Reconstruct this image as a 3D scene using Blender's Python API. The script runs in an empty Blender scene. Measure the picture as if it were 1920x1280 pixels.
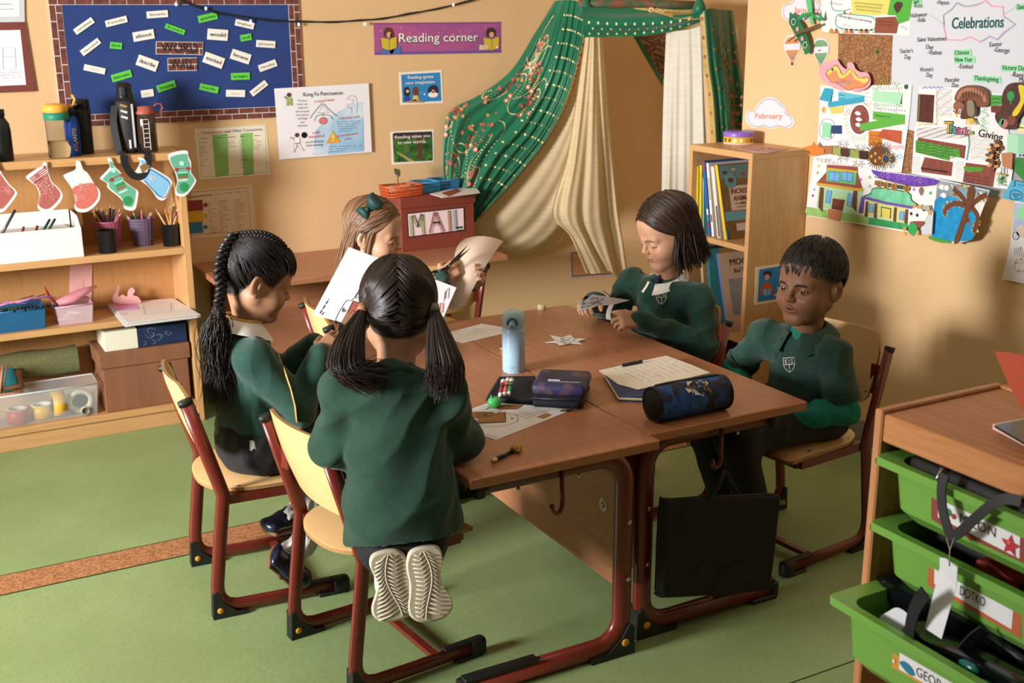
import bpy, bmesh, math, random
import numpy as np
from mathutils import Vector, Matrix
from math import sin, cos, pi, radians
A_, NRM = np.array, np.linalg.norm
def RG(n): return np.linspace(0, 2*pi, n, endpoint=False)
random.seed(7); rng = np.random.default_rng(7)
SC = bpy.context.scene
COL = SC.collection
# ---------------------------------------------------------------- camera
CAM = np.array([0.0, 0.0, 1.555])
_yaw, _pit, _rol, FPX = radians(28.4506), radians(15.7076), radians(0.353), 2164.3
_f = np.array([sin(_yaw)*cos(_pit), cos(_yaw)*cos(_pit), -sin(_pit)])
_r = np.array([cos(_yaw), -sin(_yaw), 0.0]); _d = np.cross(_f, _r)
_r2 = cos(_rol)*_r + sin(_rol)*_d; _d2 = -sin(_rol)*_r + cos(_rol)*_d
RM = np.array([_r2, _d2, _f])
cd = bpy.data.cameras.new('camera'); cam = bpy.data.objects.new('camera', cd); COL.objects.link(cam)
mw = Matrix.Identity(4)
for i in range(3):
    mw[i][0], mw[i][1], mw[i][2], mw[i][3] = _r2[i], -_d2[i], -_f[i], CAM[i]
cam.matrix_world = mw
cd.sensor_width = 36.0; cd.lens = FPX/1920*36; cd.clip_start = .02
cd.dof.use_dof = True; cd.dof.focus_distance = 3.05; cd.dof.aperture_fstop = 6.3
SC.camera = cam
# ---------------------------------------------------------------- light
SC.view_settings.view_transform = 'Standard'; SC.view_settings.look = 'None'
SC.view_settings.gamma = 1; SC.view_settings.use_curve_mapping = False
SC.view_settings.exposure = 0.0
W = bpy.data.worlds.new('world'); SC.world = W; W.use_nodes = True
W.node_tree.nodes['Background'].inputs[0].default_value = (1.0, .97, .94, 1)
W.node_tree.nodes['Background'].inputs[1].default_value = 0.045
def area(name, loc, target, sx, sy, power, col=(1, 1, 1), spread=180):
    l = bpy.data.lights.new(name, 'AREA'); l.shape = 'RECTANGLE'; l.size = sx; l.size_y = sy
    l.energy = power; l.color = col; l.spread = radians(spread)
    o = bpy.data.objects.new(name, l); COL.objects.link(o); o.location = loc
    o.rotation_euler = (Vector(target)-Vector(loc)).to_track_quat('-Z', 'Y').to_euler()
    return o
area('assumed_key_light', (-2.52, 2.35, 1.45), (1.7, 3.6, 1.1), .85, .85, 100, (1, .985, .965), 92)  # unseen key light at left, assumed from the shadows; aim and spread tuned
area('overhead_fill', (.6, 1.3, 2.62), (.6, 1.6, 0), 1.2, 1.2, 3.5, (1, .97, .93))  # weak fill lamp added overhead, no fitting in view
# ---------------------------------------------------------------- helpers
def unp(px, py, plane, val):
    d = RM.T @ np.array([(px-960)/FPX, (py-640)/FPX, 1.0])
    k = 'XYZ'.index(plane)
    return CAM + d*((val-CAM[k])/d[k])
def lin(h):
    if not isinstance(h, str): return tuple(h)[:3]
    h = h.lstrip('#'); o = []
    for i in (0, 2, 4):
        c = int(h[i:i+2], 16)/255
        o.append(c/12.92 if c <= .04045 else ((c+.055)/1.055)**2.4)
    return tuple(o)
_mats = {}
def nm(m): return m.node_tree.nodes, m.node_tree.links
def M(col, rough=.6, metal=0, trans=0, alpha=1, spec=.5, coat=0, ior=1.45, emit=0, sheen=0, sub=0, name=None):
    key = (col, rough, metal, trans, alpha, spec, coat, ior, emit, sheen, sub)
    if key in _mats: return _mats[key]
    m = bpy.data.materials.new(name or 'mat_'+str(len(_mats))); m.use_nodes = True
    b = m.node_tree.nodes['Principled BSDF']
    c = lin(col)
    I = b.inputs
    I['Base Color'].default_value = (*c, 1); I['Roughness'].default_value = rough; I['Metallic'].default_value = metal
    I['Transmission Weight'].default_value = trans; I['Alpha'].default_value = alpha; I['IOR'].default_value = ior
    I['Specular IOR Level'].default_value = spec; I['Coat Weight'].default_value = coat
    I['Sheen Weight'].default_value = sheen; I['Subsurface Weight'].default_value = sub
    if emit:
        I['Emission Color'].default_value = (*c, 1); I['Emission Strength'].default_value = emit
    _mats[key] = m
    return m
def _node(m, t, **kw):
    n = m.node_tree.nodes.new(t)
    for k, v in kw.items():
        if k in n.inputs: n.inputs[k].default_value = v
        else: setattr(n, k, v)
    return n
def noisy(name, c1, c2, scale=(1, 1, 1), nscale=5, detail=4, rough=.55, bump=0, bscale=80, lo=.35, hi=.65, distortion=0,
          spec=.5, sheen=0, alpha=1, c3=None, s3=90, sub=0, coat=0):
    """procedural material: two colours mixed by stretched noise + optional fine speckle + bump"""
    if name in _mats: return _mats[name]
    m = M(c1, rough=rough, spec=spec, sheen=sheen, alpha=alpha, sub=sub, coat=coat, name=name+'_')
    m = m.copy(); m.name = name
    N, L = nm(m); b = N['Principled BSDF']
    tc = _node(m, 'ShaderNodeTexCoord'); mp = _node(m, 'ShaderNodeMapping'); mp.inputs['Scale'].default_value = scale
    L.new(tc.outputs['Object'], mp.inputs['Vector'])
    n = _node(m, 'ShaderNodeTexNoise'); n.inputs['Scale'].default_value = nscale; n.inputs['Detail'].default_value = detail
    n.inputs['Distortion'].default_value = distortion
    L.new(mp.outputs[0], n.inputs['Vector'])
    r = _node(m, 'ShaderNodeValToRGB'); r.color_ramp.elements[0].position = lo; r.color_ramp.elements[1].position = hi
    r.color_ramp.elements[0].color = (*lin(c1), 1); r.color_ramp.elements[1].color = (*lin(c2), 1)
    L.new(n.outputs['Fac'], r.inputs[0]); out = r.outputs[0]
    if c3:
        n3 = _node(m, 'ShaderNodeTexNoise'); n3.inputs['Scale'].default_value = s3; n3.inputs['Detail'].default_value = 2
        L.new(tc.outputs['Object'], n3.inputs['Vector'])
        r3 = _node(m, 'ShaderNodeValToRGB'); r3.color_ramp.elements[0].position = .5; r3.color_ramp.elements[1].position = .68
        L.new(n3.outputs['Fac'], r3.inputs[0])
        mx = _node(m, 'ShaderNodeMix', data_type='RGBA'); mx.inputs[7].default_value = (*lin(c3), 1)
        L.new(r3.outputs[0], mx.inputs[0]); L.new(out, mx.inputs[6]); out = mx.outputs[2]
    L.new(out, b.inputs['Base Color'])
    if bump:
        n2 = _node(m, 'ShaderNodeTexNoise'); n2.inputs['Scale'].default_value = bscale; n2.inputs['Detail'].default_value = 3
        L.new(mp.outputs[0] if scale != (1, 1, 1) else tc.outputs['Object'], n2.inputs['Vector'])
        bp = _node(m, 'ShaderNodeBump'); bp.inputs['Strength'].default_value = bump; bp.inputs['Distance'].default_value = .01
        L.new(n2.outputs['Fac'], bp.inputs['Height']); L.new(bp.outputs[0], b.inputs['Normal'])
    _mats[name] = m
    return m
def attr_mat(name, rough=.5, spec=.5, bump=0, bscale=300, sub=0, sheen=0, bvec=(1, 1, 1), subcol=None):
    """colour read from the mesh's own albedo attribute"""
    if name in _mats: return _mats[name]
    m = bpy.data.materials.new(name); m.use_nodes = True
    N, L = nm(m); b = N['Principled BSDF']
    a = _node(m, 'ShaderNodeAttribute', attribute_name='Col'); L.new(a.outputs['Color'], b.inputs['Base Color'])
    b.inputs['Roughness'].default_value = rough; b.inputs['Specular IOR Level'].default_value = spec
    b.inputs['Sheen Weight'].default_value = sheen
    if sub:
        b.inputs['Subsurface Weight'].default_value = sub; b.inputs['Subsurface Radius'].default_value = (1, .35, .2); b.inputs['Subsurface Scale'].default_value = .006
    if bump:
        tc = _node(m, 'ShaderNodeTexCoord'); mp = _node(m, 'ShaderNodeMapping'); mp.inputs['Scale'].default_value = bvec
        L.new(tc.outputs['Object'], mp.inputs['Vector'])
        n2 = _node(m, 'ShaderNodeTexNoise'); n2.inputs['Scale'].default_value = bscale; n2.inputs['Detail'].default_value = 2
        L.new(mp.outputs[0], n2.inputs['Vector'])
        bp = _node(m, 'ShaderNodeBump'); bp.inputs['Strength'].default_value = bump; bp.inputs['Distance'].default_value = .004
        L.new(n2.outputs['Fac'], bp.inputs['Height']); L.new(bp.outputs[0], b.inputs['Normal'])
    _mats[name] = m
    return m
def thin(m, c, w=.3):
    """let light through a thin sheet: mix a translucent lobe into material m"""
    N, L = nm(m); o = N['Material Output']; b = N['Principled BSDF']; t = _node(m, 'ShaderNodeBsdfTranslucent'); x = _node(m, 'ShaderNodeMixShader'); x.inputs[0].default_value = w
    t.inputs[0].default_value = (*lin(c), 1); L.new(b.outputs[0], x.inputs[1]); L.new(t.outputs[0], x.inputs[2]); L.new(x.outputs[0], o.inputs[0]); return m
def wood(name, c1, c2, axis=0, rough=.42, nscale=6, coat=0):
    s = [14, 14, 14]; s[axis] = 1.1
    return noisy(name, c1, c2, scale=tuple(s), nscale=nscale, detail=5, rough=rough, lo=.3, hi=.72, distortion=.6, bump=.05, bscale=8, coat=coat)
ORI = {}
class MB:
    """collects shapes (world metres) and links them as ONE mesh object"""
    def __init__(s): s.v = []; s.f = []; s.m = []; s.s = []; s.mats = []; s.col = None
    def mi(s, mat):
        if mat not in s.mats: s.mats.append(mat)
        return s.mats.index(mat)
    def add(s, verts, faces, mat, smooth=False):
        o = len(s.v); k = s.mi(mat)
        s.v.extend([tuple(map(float, p)) for p in verts])
        for f in faces: s.f.append(tuple(i+o for i in f)); s.m.append(k); s.s.append(smooth)
        return s
    def bm(s, b, mat, mtx=None, smooth=False):
        if mtx is not None: b.transform(mtx)
        b.verts.index_update()
        s.add([v.co[:] for v in b.verts], [[v.index for v in f.verts] for f in b.faces], mat, smooth); b.free(); return s
    def box(s, c, size, mat, bev=0, rot=None, seg=1):
        b = bmesh.new(); bmesh.ops.create_cube(b, size=1)
        bmesh.ops.scale(b, vec=Vector(size), verts=b.verts)
        if bev: bmesh.ops.bevel(b, geom=list(b.edges), offset=bev, segments=seg, affect='EDGES', profile=.5)
        m = Matrix.Translation(Vector(c))
        if rot is not None: m = m @ (rot if isinstance(rot, Matrix) else Matrix.Rotation(rot, 4, 'Z'))
        return s.bm(b, mat, m, smooth=seg > 1)
    def b2(s, lo, hi, mat, bev=0, seg=1):
        lo, hi = np.minimum(lo, hi), np.maximum(lo, hi)
        return s.box((lo+hi)/2, hi-lo, mat, bev, None, seg)
    def tube(s, pts, r, mat, n=8, cap=True, ry=None, up=None, closed=False):
        P = [Vector(p) for p in pts]; K = len(P)
        R = r if hasattr(r, '__len__') else [r]*K
        RY = R if ry is None else (ry if hasattr(ry, '__len__') else [ry]*K)
        T = []
        for i in range(K):
            a = P[(i-1) % K] if closed or i > 0 else P[i]; b = P[(i+1) % K] if closed or i < K-1 else P[i]
            t = (b-a); T.append(t.normalized() if t.length > 1e-9 else Vector((0, 0, 1)))
        u = Vector(up) if up is not None else (Vector((0, 0, 1)) if abs(T[0].z) < .9 else Vector((1, 0, 0)))
        V = []; F = []
        for i in range(K):
            u = (u - T[i]*u.dot(T[i]))
            u = u.normalized() if u.length > 1e-6 else T[i].orthogonal().normalized()
            w = T[i].cross(u)
            for k in range(n):
                a = 2*pi*(k+.5)/n
                V.append(P[i] + w*(cos(a)*R[i]) + u*(sin(a)*RY[i]))
        for i in range(K if closed else K-1):
            for k in range(n):
                a, b = i*n+k, i*n+(k+1) % n; j = (i+1) % K
                F.append((a, b, j*n+(k+1) % n, j*n+k))
        if cap and not closed:
            F.append(tuple(range(n-1, -1, -1))); F.append(tuple((K-1)*n+k for k in range(n)))
        return s.add(V, F, mat, n > 4)
    def cyl(s, p0, p1, r, mat, n=20, r1=None, cap=True):
        return s.tube([p0, p1], [r, r if r1 is None else r1], mat, n, cap)
    def bar(s, pts, w, h, mat, up=(0, 0, 1)):
        """rectangular tube along pts"""
        q = math.sqrt(2)/2
        return s.tube(pts, w*q, mat, 4, True, h*q, up)
    def lathe(s, prof, c, mat, n=28, mtx=None, smooth=True, mats=None):
        V = []; F = []; c = Vector(c)
        for r, z in prof:
            for k in range(n):
                a = 2*pi*k/n; p = Vector((cos(a)*r, sin(a)*r, z))
                V.append((mtx @ p if mtx is not None else p)+c)
        for i in range(len(prof)-1):
            fs = [(i*n+k, i*n+(k+1) % n, (i+1)*n+(k+1) % n, (i+1)*n+k) for k in range(n)]
            if mats: s.add([], [], mats[i])
            F.append((fs, mats[i] if mats else mat))
        o = len(s.v); s.v.extend([tuple(p) for p in V])
        for fs, mm in F:
            k = s.mi(mm)
            for f in fs: s.f.append(tuple(i+o for i in f)); s.m.append(k); s.s.append(smooth)
        for idx, mm in ((0, mats[0] if mats else mat), (len(prof)-1, mats[-1] if mats else mat)):
            if prof[idx][0] > 1e-6:
                s.f.append(tuple(o+idx*n+k for k in range(n))); s.m.append(s.mi(mm)); s.s.append(False)
        return s
    def ball(s, c, r, mat, nu=16, nv=10, mtx=None):
        r = (r, r, r) if not hasattr(r, '__len__') else r
        b = bmesh.new(); bmesh.ops.create_uvsphere(b, u_segments=nu, v_segments=nv, radius=1)
        bmesh.ops.scale(b, vec=Vector(r), verts=b.verts)
        m = Matrix.Translation(Vector(c))
        if mtx is not None: m = m @ mtx
        return s.bm(b, mat, m, True)
    def grid(s, P, mat, smooth=True, cu=False, cv=False):
        P = np.asarray(P, float); nu, nv = P.shape[:2]; F = []
        for i in range(nu if cu else nu-1):
            for j in range(nv if cv else nv-1):
                F.append((i*nv+j, ((i+1) % nu)*nv+j, ((i+1) % nu)*nv+(j+1) % nv, i*nv+(j+1) % nv))
        return s.add(P.reshape(-1, 3), F, mat, smooth)
    def prism(s, poly, vec, mat, smooth=False):
        """extrude a 3-D polygon by vec"""
        n = len(poly); A = [Vector(p) for p in poly]; v = Vector(vec); B = [p+v for p in A]
        return s.add(A+B, [tuple(range(n)), tuple(range(2*n-1, n-1, -1))]+[(i, (i+1) % n, n+(i+1) % n, n+i) for i in range(n)], mat, smooth)
    def xf(s, mtx, start=0):
        for i in range(start, len(s.v)): s.v[i] = tuple(mtx @ Vector(s.v[i]))
        return s
    def build(s, name, parent=None, label=None, cat=None, group=None, kind=None, org=None):
        if parent is not None: o3 = ORI[parent.name]
        elif org is not None: o3 = np.array(org, float)
        else:
            A = np.array(s.v); lo, hi = A.min(0), A.max(0); o3 = np.array([(lo[0]+hi[0])/2, (lo[1]+hi[1])/2, lo[2]])
        me = bpy.data.meshes.new(name)
        me.from_pydata((np.array(s.v)-o3).tolist(), [], s.f)
        for m in s.mats: me.materials.append(m)
        me.polygons.foreach_set('material_index', s.m); me.polygons.foreach_set('use_smooth', s.s)
        if s.col is not None:
            at = me.color_attributes.new('Col', 'FLOAT_COLOR', 'POINT')
            at.data.foreach_set('color', np.c_[np.asarray(s.col, float), np.ones(len(s.v))].ravel())
        me.update()
        o = bpy.data.objects.new(name, me); COL.objects.link(o)
        if parent is not None: o.parent = parent
        else: o.location = o3
        ORI[o.name] = o3
        return tag(o, label, cat, group, kind)
def tag(o, label=None, cat=None, group=None, kind=None):
    for k, v in (('label', label), ('category', cat), ('group', group), ('kind', kind)):
        if v: o[k] = v
    return o
def thing(name, label, cat, loc, group=None):
    o = bpy.data.objects.new(name, None); COL.objects.link(o); o.location = loc; o.empty_display_size = .05
    ORI[o.name] = np.array(loc, float)
    return tag(o, label, cat, group)
def copy_tree(o, parent=None, top=True):
    c = o.copy(); COL.objects.link(c)
    ORI[c.name] = ORI.get(o.name, np.zeros(3))
    if parent is not None: c.parent = parent
    for ch in list(o.children): copy_tree(ch, c, False)
    return c
_txt = {}
def text_mesh(body, bold=0.0):
    key = (body, bold)
    if key not in _txt:
        cu = bpy.data.curves.new('lettering', 'FONT'); cu.body = body; cu.size = 1; cu.resolution_u = 3; cu.offset = bold
        ob = bpy.data.objects.new('lettering', cu); COL.objects.link(ob)
        dg = bpy.context.evaluated_depsgraph_get(); ev = ob.evaluated_get(dg); me = ev.to_mesh()
        V = np.array([v.co[:2] for v in me.vertices]) if len(me.vertices) else np.zeros((0, 2))
        F = [tuple(p.vertices) for p in me.polygons]
        ev.to_mesh_clear(); bpy.data.objects.remove(ob); bpy.data.curves.remove(cu)
        _txt[key] = (V, F)
    return _txt[key]
LAY = .0007
class Flat:
    """drawing on one real plane of the place; points are given as sight lines of the photograph met with that plane"""
    def __init__(s, plane, val=0, mb=None):
        s.pl, s.val, s.mb = plane, val, mb or MB()
        if not isinstance(plane, str):          # a tilted sheet given by one point and its normal
            s.o = np.array(plane, float); n = np.array(val, float); s.n = n/NRM(n); s.u = np.cross((0, 0, 1), s.n); s.u /= NRM(s.u); s.v = np.cross(s.n, s.u); s.pl = 'N'
    def p2(s, px, py):
        if s.pl == 'N':
            d = RM.T @ np.array([(px-960)/FPX, (py-640)/FPX, 1.0]); q = CAM+d*((s.o-CAM)@s.n/(d@s.n))-s.o; return A_((q@s.u, q@s.v))
        p = unp(px, py, s.pl, s.val)
        return np.array({'X': (-p[1], p[2]), 'Y': (p[0], p[2]), 'Z': (p[0], p[1])}[s.pl])
    def p3(s, q, lay):
        o = lay*LAY
        if s.pl == 'N': return tuple(s.o+s.u*q[0]+s.v*q[1]+s.n*o)
        return {'X': (s.val-o, -q[0], q[1]), 'Y': (q[0], s.val-o, q[1]), 'Z': (q[0], q[1], s.val+o)}[s.pl]
    def poly2(s, qs, mat, lay=1, thick=False):
        A = [s.p3(q, lay) for q in qs]
        if thick:
            B = [s.p3(q, 0) for q in qs]; n = len(qs)
            s.mb.add(A+B, [tuple(range(n))]+[(i, (i+1) % n, n+(i+1) % n, n+i) for i in range(n)], mat)
        else: s.mb.add(A, [tuple(range(len(A)))], mat)
        return s
    def poly(s, pts, mat, lay=1, thick=False):
        return s.poly2([s.p2(*p) for p in pts], mat, lay, thick)
    def sm(s, pts, mat, lay=1, thick=False, n=5):
        """smooth closed outline through pts"""
        Q = [s.p2(*p) for p in pts]
        return s.poly2(crom(Q, n, True), mat, lay, thick)
    def smline(s, pts, w, mat, lay=2, n=5, closed=False):
        return s.line2(crom([s.p2(*p) for p in pts], n, closed), w, mat, lay, closed)
    def line(s, pts, w, mat, lay=2, closed=False):
        return s.line2([s.p2(*p) for p in pts], w, mat, lay, closed)
    def line2(s, Q, w, mat, lay=2, closed=False):
        Q = [np.asarray(q, float) for q in Q]; n = len(Q); A = []; 
        for i in range(n):
            a = Q[i-1] if (closed or i) else Q[i]; b = Q[(i+1) % n] if (closed or i < n-1) else Q[i]
            t = b-a; t = t/(np.hypot(*t)+1e-9); nn = np.array([-t[1], t[0]])*w/2
            A += [s.p3(Q[i]+nn, lay), s.p3(Q[i]-nn, lay)]
        F = [(2*i, 2*i+1, (2*i+3) % (2*n), (2*i+2) % (2*n)) for i in range(n if closed else n-1)]
        s.mb.add(A, F, mat); return s
    def circ(s, px, py, r, mat, lay=2, n=18, ry=None, rot=0):
        c = s.p2(px, py); ry = ry or r
        return s.poly2([c+np.array([cos(rot)*cos(a)*r-sin(rot)*sin(a)*ry, sin(rot)*cos(a)*r+cos(rot)*sin(a)*ry]) for a in RG(n)], mat, lay)
    def ring(s, px, py, r, w, mat, lay=2, n=22, ry=None):
        c = s.p2(px, py); ry = ry or r
        return s.line2([c+np.array([cos(a)*r, sin(a)*ry]) for a in RG(n)], w, mat, lay, True)
    def text(s, body, p0, p1, mat, lay=3, h=None, bold=0.0):
        """baseline from p0 to p1"""
        a, b = s.p2(*p0), s.p2(*p1); V, F = text_mesh(body, bold)
        if not len(V): return s
        lo, hi = V.min(0), V.max(0); wd = np.hypot(*(b-a)); sx = wd/(hi[0]-lo[0])
        sy = sx if h is None else h/.7
        t = (b-a)/wd; n = np.array([-t[1], t[0]])
        s.mb.add([s.p3(a+t*((v[0]-lo[0])*sx)+n*(v[1]*sy), lay) for v in V], F, mat); return s
    def words(s, p0, p1, mat, lay=2, h=.003, fill=.85):
        """row of small unreadable print from p0 to p1"""
        a, b = s.p2(*p0), s.p2(*p1); L = np.hypot(*(b-a)); t = (b-a)/L; n = np.array([-t[1], t[0]]); x = 0
        while x < L*.98:
            w = min(random.uniform(2.2, 6)*h*.8, L-x)
            if random.random() < fill:
                q = a+t*x; s.poly2([q-n*h*.32, q+t*w-n*h*.32, q+t*w+n*h*.32, q+n*h*.32], mat, lay)
            x += w+h*.7
        return s
    def scrib(s, p0, p1, mat, lay=2, h=.008, n=24, w=.0011):
        """handwritten scribble / colouring strokes from p0 to p1"""
        a, b = s.p2(*p0), s.p2(*p1); L = np.hypot(*(b-a)); t = (b-a)/L; nn = np.array([-t[1], t[0]])
        return s.line2([a+t*L*i/n+nn*h*random.uniform(.2, .5)*(1 if i % 2 else -1) for i in range(n+1)], w, mat, lay)
    def rays(s, cx, cy, r0, r1, n, w, mat, lay=2, a0=0, a1=2*pi):
        c = s.p2(cx, cy)
        for a in np.linspace(a0, a1, n, endpoint=False):
            d = np.array([cos(a), sin(a)]); s.line2([c+d*r0, c+d*r1*random.uniform(.85, 1.1)], w, mat, lay)
        return s
    def build(s, *a, **k): return s.mb.build(*a, **k)
def crom(Q, n=5, closed=True):
    Q = [np.asarray(q, float) for q in Q]; K = len(Q); o = []
    for i in range(K if closed else K-1):
        p0 = Q[(i-1) % K] if closed or i else Q[i]; p1 = Q[i]; p2 = Q[(i+1) % K]; p3 = Q[(i+2) % K] if closed or i < K-2 else Q[i+1]
        for j in range(n):
            t = j/n; o.append(.5*((2*p1)+(-p0+p2)*t+(2*p0-5*p1+4*p2-p3)*t*t+(-p0+3*p1-3*p2+p3)*t**3))
    if not closed: o.append(Q[-1])
    return o
def V3(*a): return np.array(a, float)
# ---------------------------------------------------------------- the room
WB, WR, WA, YC = 4.71, 3.116, 3.473, 3.76       # back wall, right wall, recess wall, where the right wall ends
m_wall = noisy('wall_paint', '#dab586', '#deba8c', nscale=1.3, rough=.72, bump=.06, bscale=160, lo=.3, hi=.7)
m_floor = noisy('green_linoleum', '#8aa06b', '#96ac77', nscale=3.5, rough=.42, bump=.04, bscale=220, c3='#7d985c', s3=260)
m_cork_strip = noisy('cork_strip', '#c08a5e', '#a8714a', nscale=60, rough=.6, c3='#7a4d30', s3=170)
m_base = M('#8b8273')
b = MB(); b.b2((-2.66, -2.2, -.06), (4.2, 5.0, 0), m_floor)
b.build('floor', kind='structure', label='green linoleum floor with fine speckle')
b = MB(); b.b2((-2.55, 3.262, -.002), (3.1, 3.385, .0015), m_cork_strip)
b.b2((-2.55, 3.258, -.002), (3.1, 3.262, .0018), M('#2f3a1c')); b.b2((-2.55, 3.385, -.002), (3.1, 3.389, .0018), M('#2f3a1c'))
b.build('trim_1', kind='structure', label='speckled orange cork strip laid across the green floor')
b = MB(); b.b2((1.55, 1.845, -.002), (3.1, 1.848, .0012), M('#2f3a1c'))
b.build('trim_2', kind='structure', label='dark welded seam in the green floor')
b = MB(); b.b2((-2.65, WB, 0), (WA+.1, WB+.1, 2.7), m_wall); b.build('wall_back', kind='structure', label='tan painted back wall')
b = MB(); b.b2((WR, -2.2, 0), (WA+.1, YC, 2.7), m_wall); b.build('wall_right', kind='structure', label='tan painted right wall projecting in front of the recess')
b = MB(); b.b2((WA, YC, 0), (WA+.1, WB, 2.7), m_wall); b.build('wall_recess', kind='structure', label='tan recess wall behind the green drape')
b = MB()
x0, x1 = -2.65, -2.55
b.b2((x0, -2.2, 0), (x1, 1.85, 2.7), m_wall); b.b2((x0, 2.85, 0), (x1, WB, 2.7), m_wall)
b.b2((x0, 1.85, 0), (x1, 2.85, 0.95), m_wall); b.b2((x0, 1.85, 1.95), (x1, 2.85, 2.7), m_wall)
b.build('wall_left', kind='structure', label='tan painted left wall with window opening')  # opening is assumed, put where the unseen key light comes in
b = MB(); mf = M('#e9e6de', .4)
for lo, hi in (((1.85, .95), (1.91, 1.95)), ((2.79, .95), (2.85, 1.95)), ((1.85, .95), (2.85, 1.0)), ((1.85, 1.9), (2.85, 1.95))):
    b.b2((-2.63, lo[0], lo[1]), (-2.57, hi[0], hi[1]), mf, .004)
w = b.build('window_1', kind='structure', label='white framed window in the left wall')  # frame out of view, assumed to go with the left key light
b = MB(); b.b2((-2.65, -2.2, 2.7), (WA+.1, WB+.1, 2.8), M('#e8e2d6', .8)); b.build('ceiling', kind='structure', label='white ceiling')
b = MB(); b.b2((-2.55, WB-.012, 0), (WA, WB, .075), m_base, .003); b.build('baseboard_back', kind='structure')
b = MB(); b.b2((WR-.012, -2.2, 0), (WR, YC, .085), m_base, .003); b.build('baseboard_right', kind='structure')
b = MB(); b.b2((.0, .7, 2.67), (1.2, 1.9, 2.7), M('#f4f2ea', .5, emit=.6)); b.build('ceiling_light', label='square white ceiling light panel', cat='ceiling light')  # glowing panel out of view, added to go with the overhead fill
# ---------------------------------------------------------------- open bookshelf against the back wall
m_beech = wood('beech_board', '#c4935f', '#d2a470', axis=0, rough=.4)
m_beechv = wood('beech_panel', '#c4935f', '#d2a470', axis=2, rough=.4)
m_beechd = wood('beech_back_panel', '#b98550', '#c4915b', axis=2, rough=.5)
white = M('#e3e0dc'); paper = M('#e0dedd', .65); paperw = M('#e5e3e2', .65); black = M('#101113', .4); dark = M('#22201f', .5)
SF, SB = 4.447, 4.70
sh = thing('bookshelf', 'open beech bookshelf with bottles on top and craft trays on its shelves', 'bookshelf', (.15, 4.57, 0))
def part(name, par, fn, **k):
    b = MB(); fn(b); return b.build(name, par, **k)
part('side_panel', sh, lambda b: b.b2((.977, SF, 0), (1.003, SB, 1.043), m_beechv, .0015))
part('side_panel', sh, lambda b: b.b2((-.70, SF, 0), (-.674, SB, 1.043), m_beechv, .0015))
part('top_board', sh, lambda b: b.b2((-.70, SF, 1.043), (1.003, SB, 1.071), m_beech, .0015))
for z0, z1 in ((.683, .709), (.427, .451), (.063, .089)):
    part('shelf', sh, lambda b: b.b2((-.674, SF, z0), (.977, SB-.012, z1), m_beech, .0015))
part('plinth', sh, lambda b: b.b2((-.674, SF+.012, 0), (.977, SF+.03, .063), m_beech, .001))
part('back_panel', sh, lambda b: b.b2((-.674, SB-.012, .089), (.977, SB, 1.043), m_beechd))
ZT = 1.0712
def px_(px, py, y): return unp(px, py, 'Y', y)
# bottles on the top board ------------------------------------------------
m_glass = M('#f4faf8', .02, trans=1, ior=1.07)
def bottle(name, label, px, y, prof, mat, mats=None, cat='bottle', z=ZT, extra=None):
    x = px_(px, 290, y)[0]
    t = thing(name, label, cat, (x, y, z), 'drinks bottles on the bookshelf')
    b = MB(); b.lathe([(r, z+h) for r, h in prof], (x, y, 0), mat, 32, mats=mats); b.build('body', t)
    if extra: extra(t, x, y, z)
    return t
def ex_clear(t, x, y, z):
    b = MB(); b.lathe([(.0005, z+.004), (.036, z+.004), (.036, z+.062), (.0005, z+.062)], (x, y, 0), M('#f2efe6', .02, trans=1, ior=1.12), 28); b.build('water', t)
    b = MB(); b.lathe([(.0425, z+.136), (.044, z+.138), (.044, z+.162), (.041, z+.163)], (x, y, 0), M('#1d7f62', .5), 28); b.build('collar', t)
    b = MB(); b.lathe([(.0405, z+.163), (.043, z+.165), (.043, z+.186), (.03, z+.192), (.001, z+.193)], (x, y, 0), M('#e8a63c', .5), 28); b.build('cap', t, label='orange cap')
    b = MB(); b.tube([(x+.04, y, z+.178), (x+.062, y, z+.185), (x+.07, y, z+.205), (x+.062, y, z+.222)], .005, M('#e8a63c', .5), 8); b.build('strap', t)
bottle('clear_drinking_bottle', 'clear drinking bottle half full of water with orange and green lid', 113, 4.50,
       [(.036, 0), (.0395, .004), (.0395, .12), (.041, .137)], m_glass, extra=ex_clear)
def ex_blue(t, x, y, z):
    b = MB(); b.lathe([(.014, z+.148), (.018, z+.15), (.018, z+.172), (.006, z+.176), (.001, z+.177)], (x, y, 0), black, 20); b.build('cap', t)
    f = Flat('Y', y-.0292); q = f.p2(0, 0); V, F = text_mesh('ATLANTIS', .01)
    w = V[:, 0].max(); s_ = .085/w
    f.mb.add([(x+.012-v[1]*.02, y-.0285-.0012+abs(.5-v[1])*.0004, z+.018+v[0]*s_) for v in V], F, M('#c9a46c', .5)); f.build('lettering', t)
bottle('blue_metal_bottle', 'glossy blue metal bottle with vertical lettering beside black thermos', 139, 4.535,
       [(.026, 0), (.029, .003), (.029, .115), (.025, .135), (.014, .148)], M('#1746a0', .25, metal=.3), extra=ex_blue)
def ex_th(t, x, y, z):
    b = MB(); b.lathe([(.0335, z+.162), (.0345, z+.164), (.0335, z+.196), (.03, z+.2), (.001, z+.2)], (x, y, 0), M('#0c0d0f', .25), 28); b.build('cap', t)
bottle('black_thermos', 'tall matt black thermos standing behind blue metal bottle', 159, 4.59,
       [(.033, 0), (.0345, .003), (.0355, .158), (.034, .162)], M('#15181c', .4), extra=ex_th)
def ex_bl(t, x, y, z):
    b = MB(); b.lathe([(.018, z+.155), (.021, z+.157), (.021, z+.18), (.001, z+.182)], (x, y, 0), M('#0b0b0d', .4), 24); b.build('cap', t)
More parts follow.
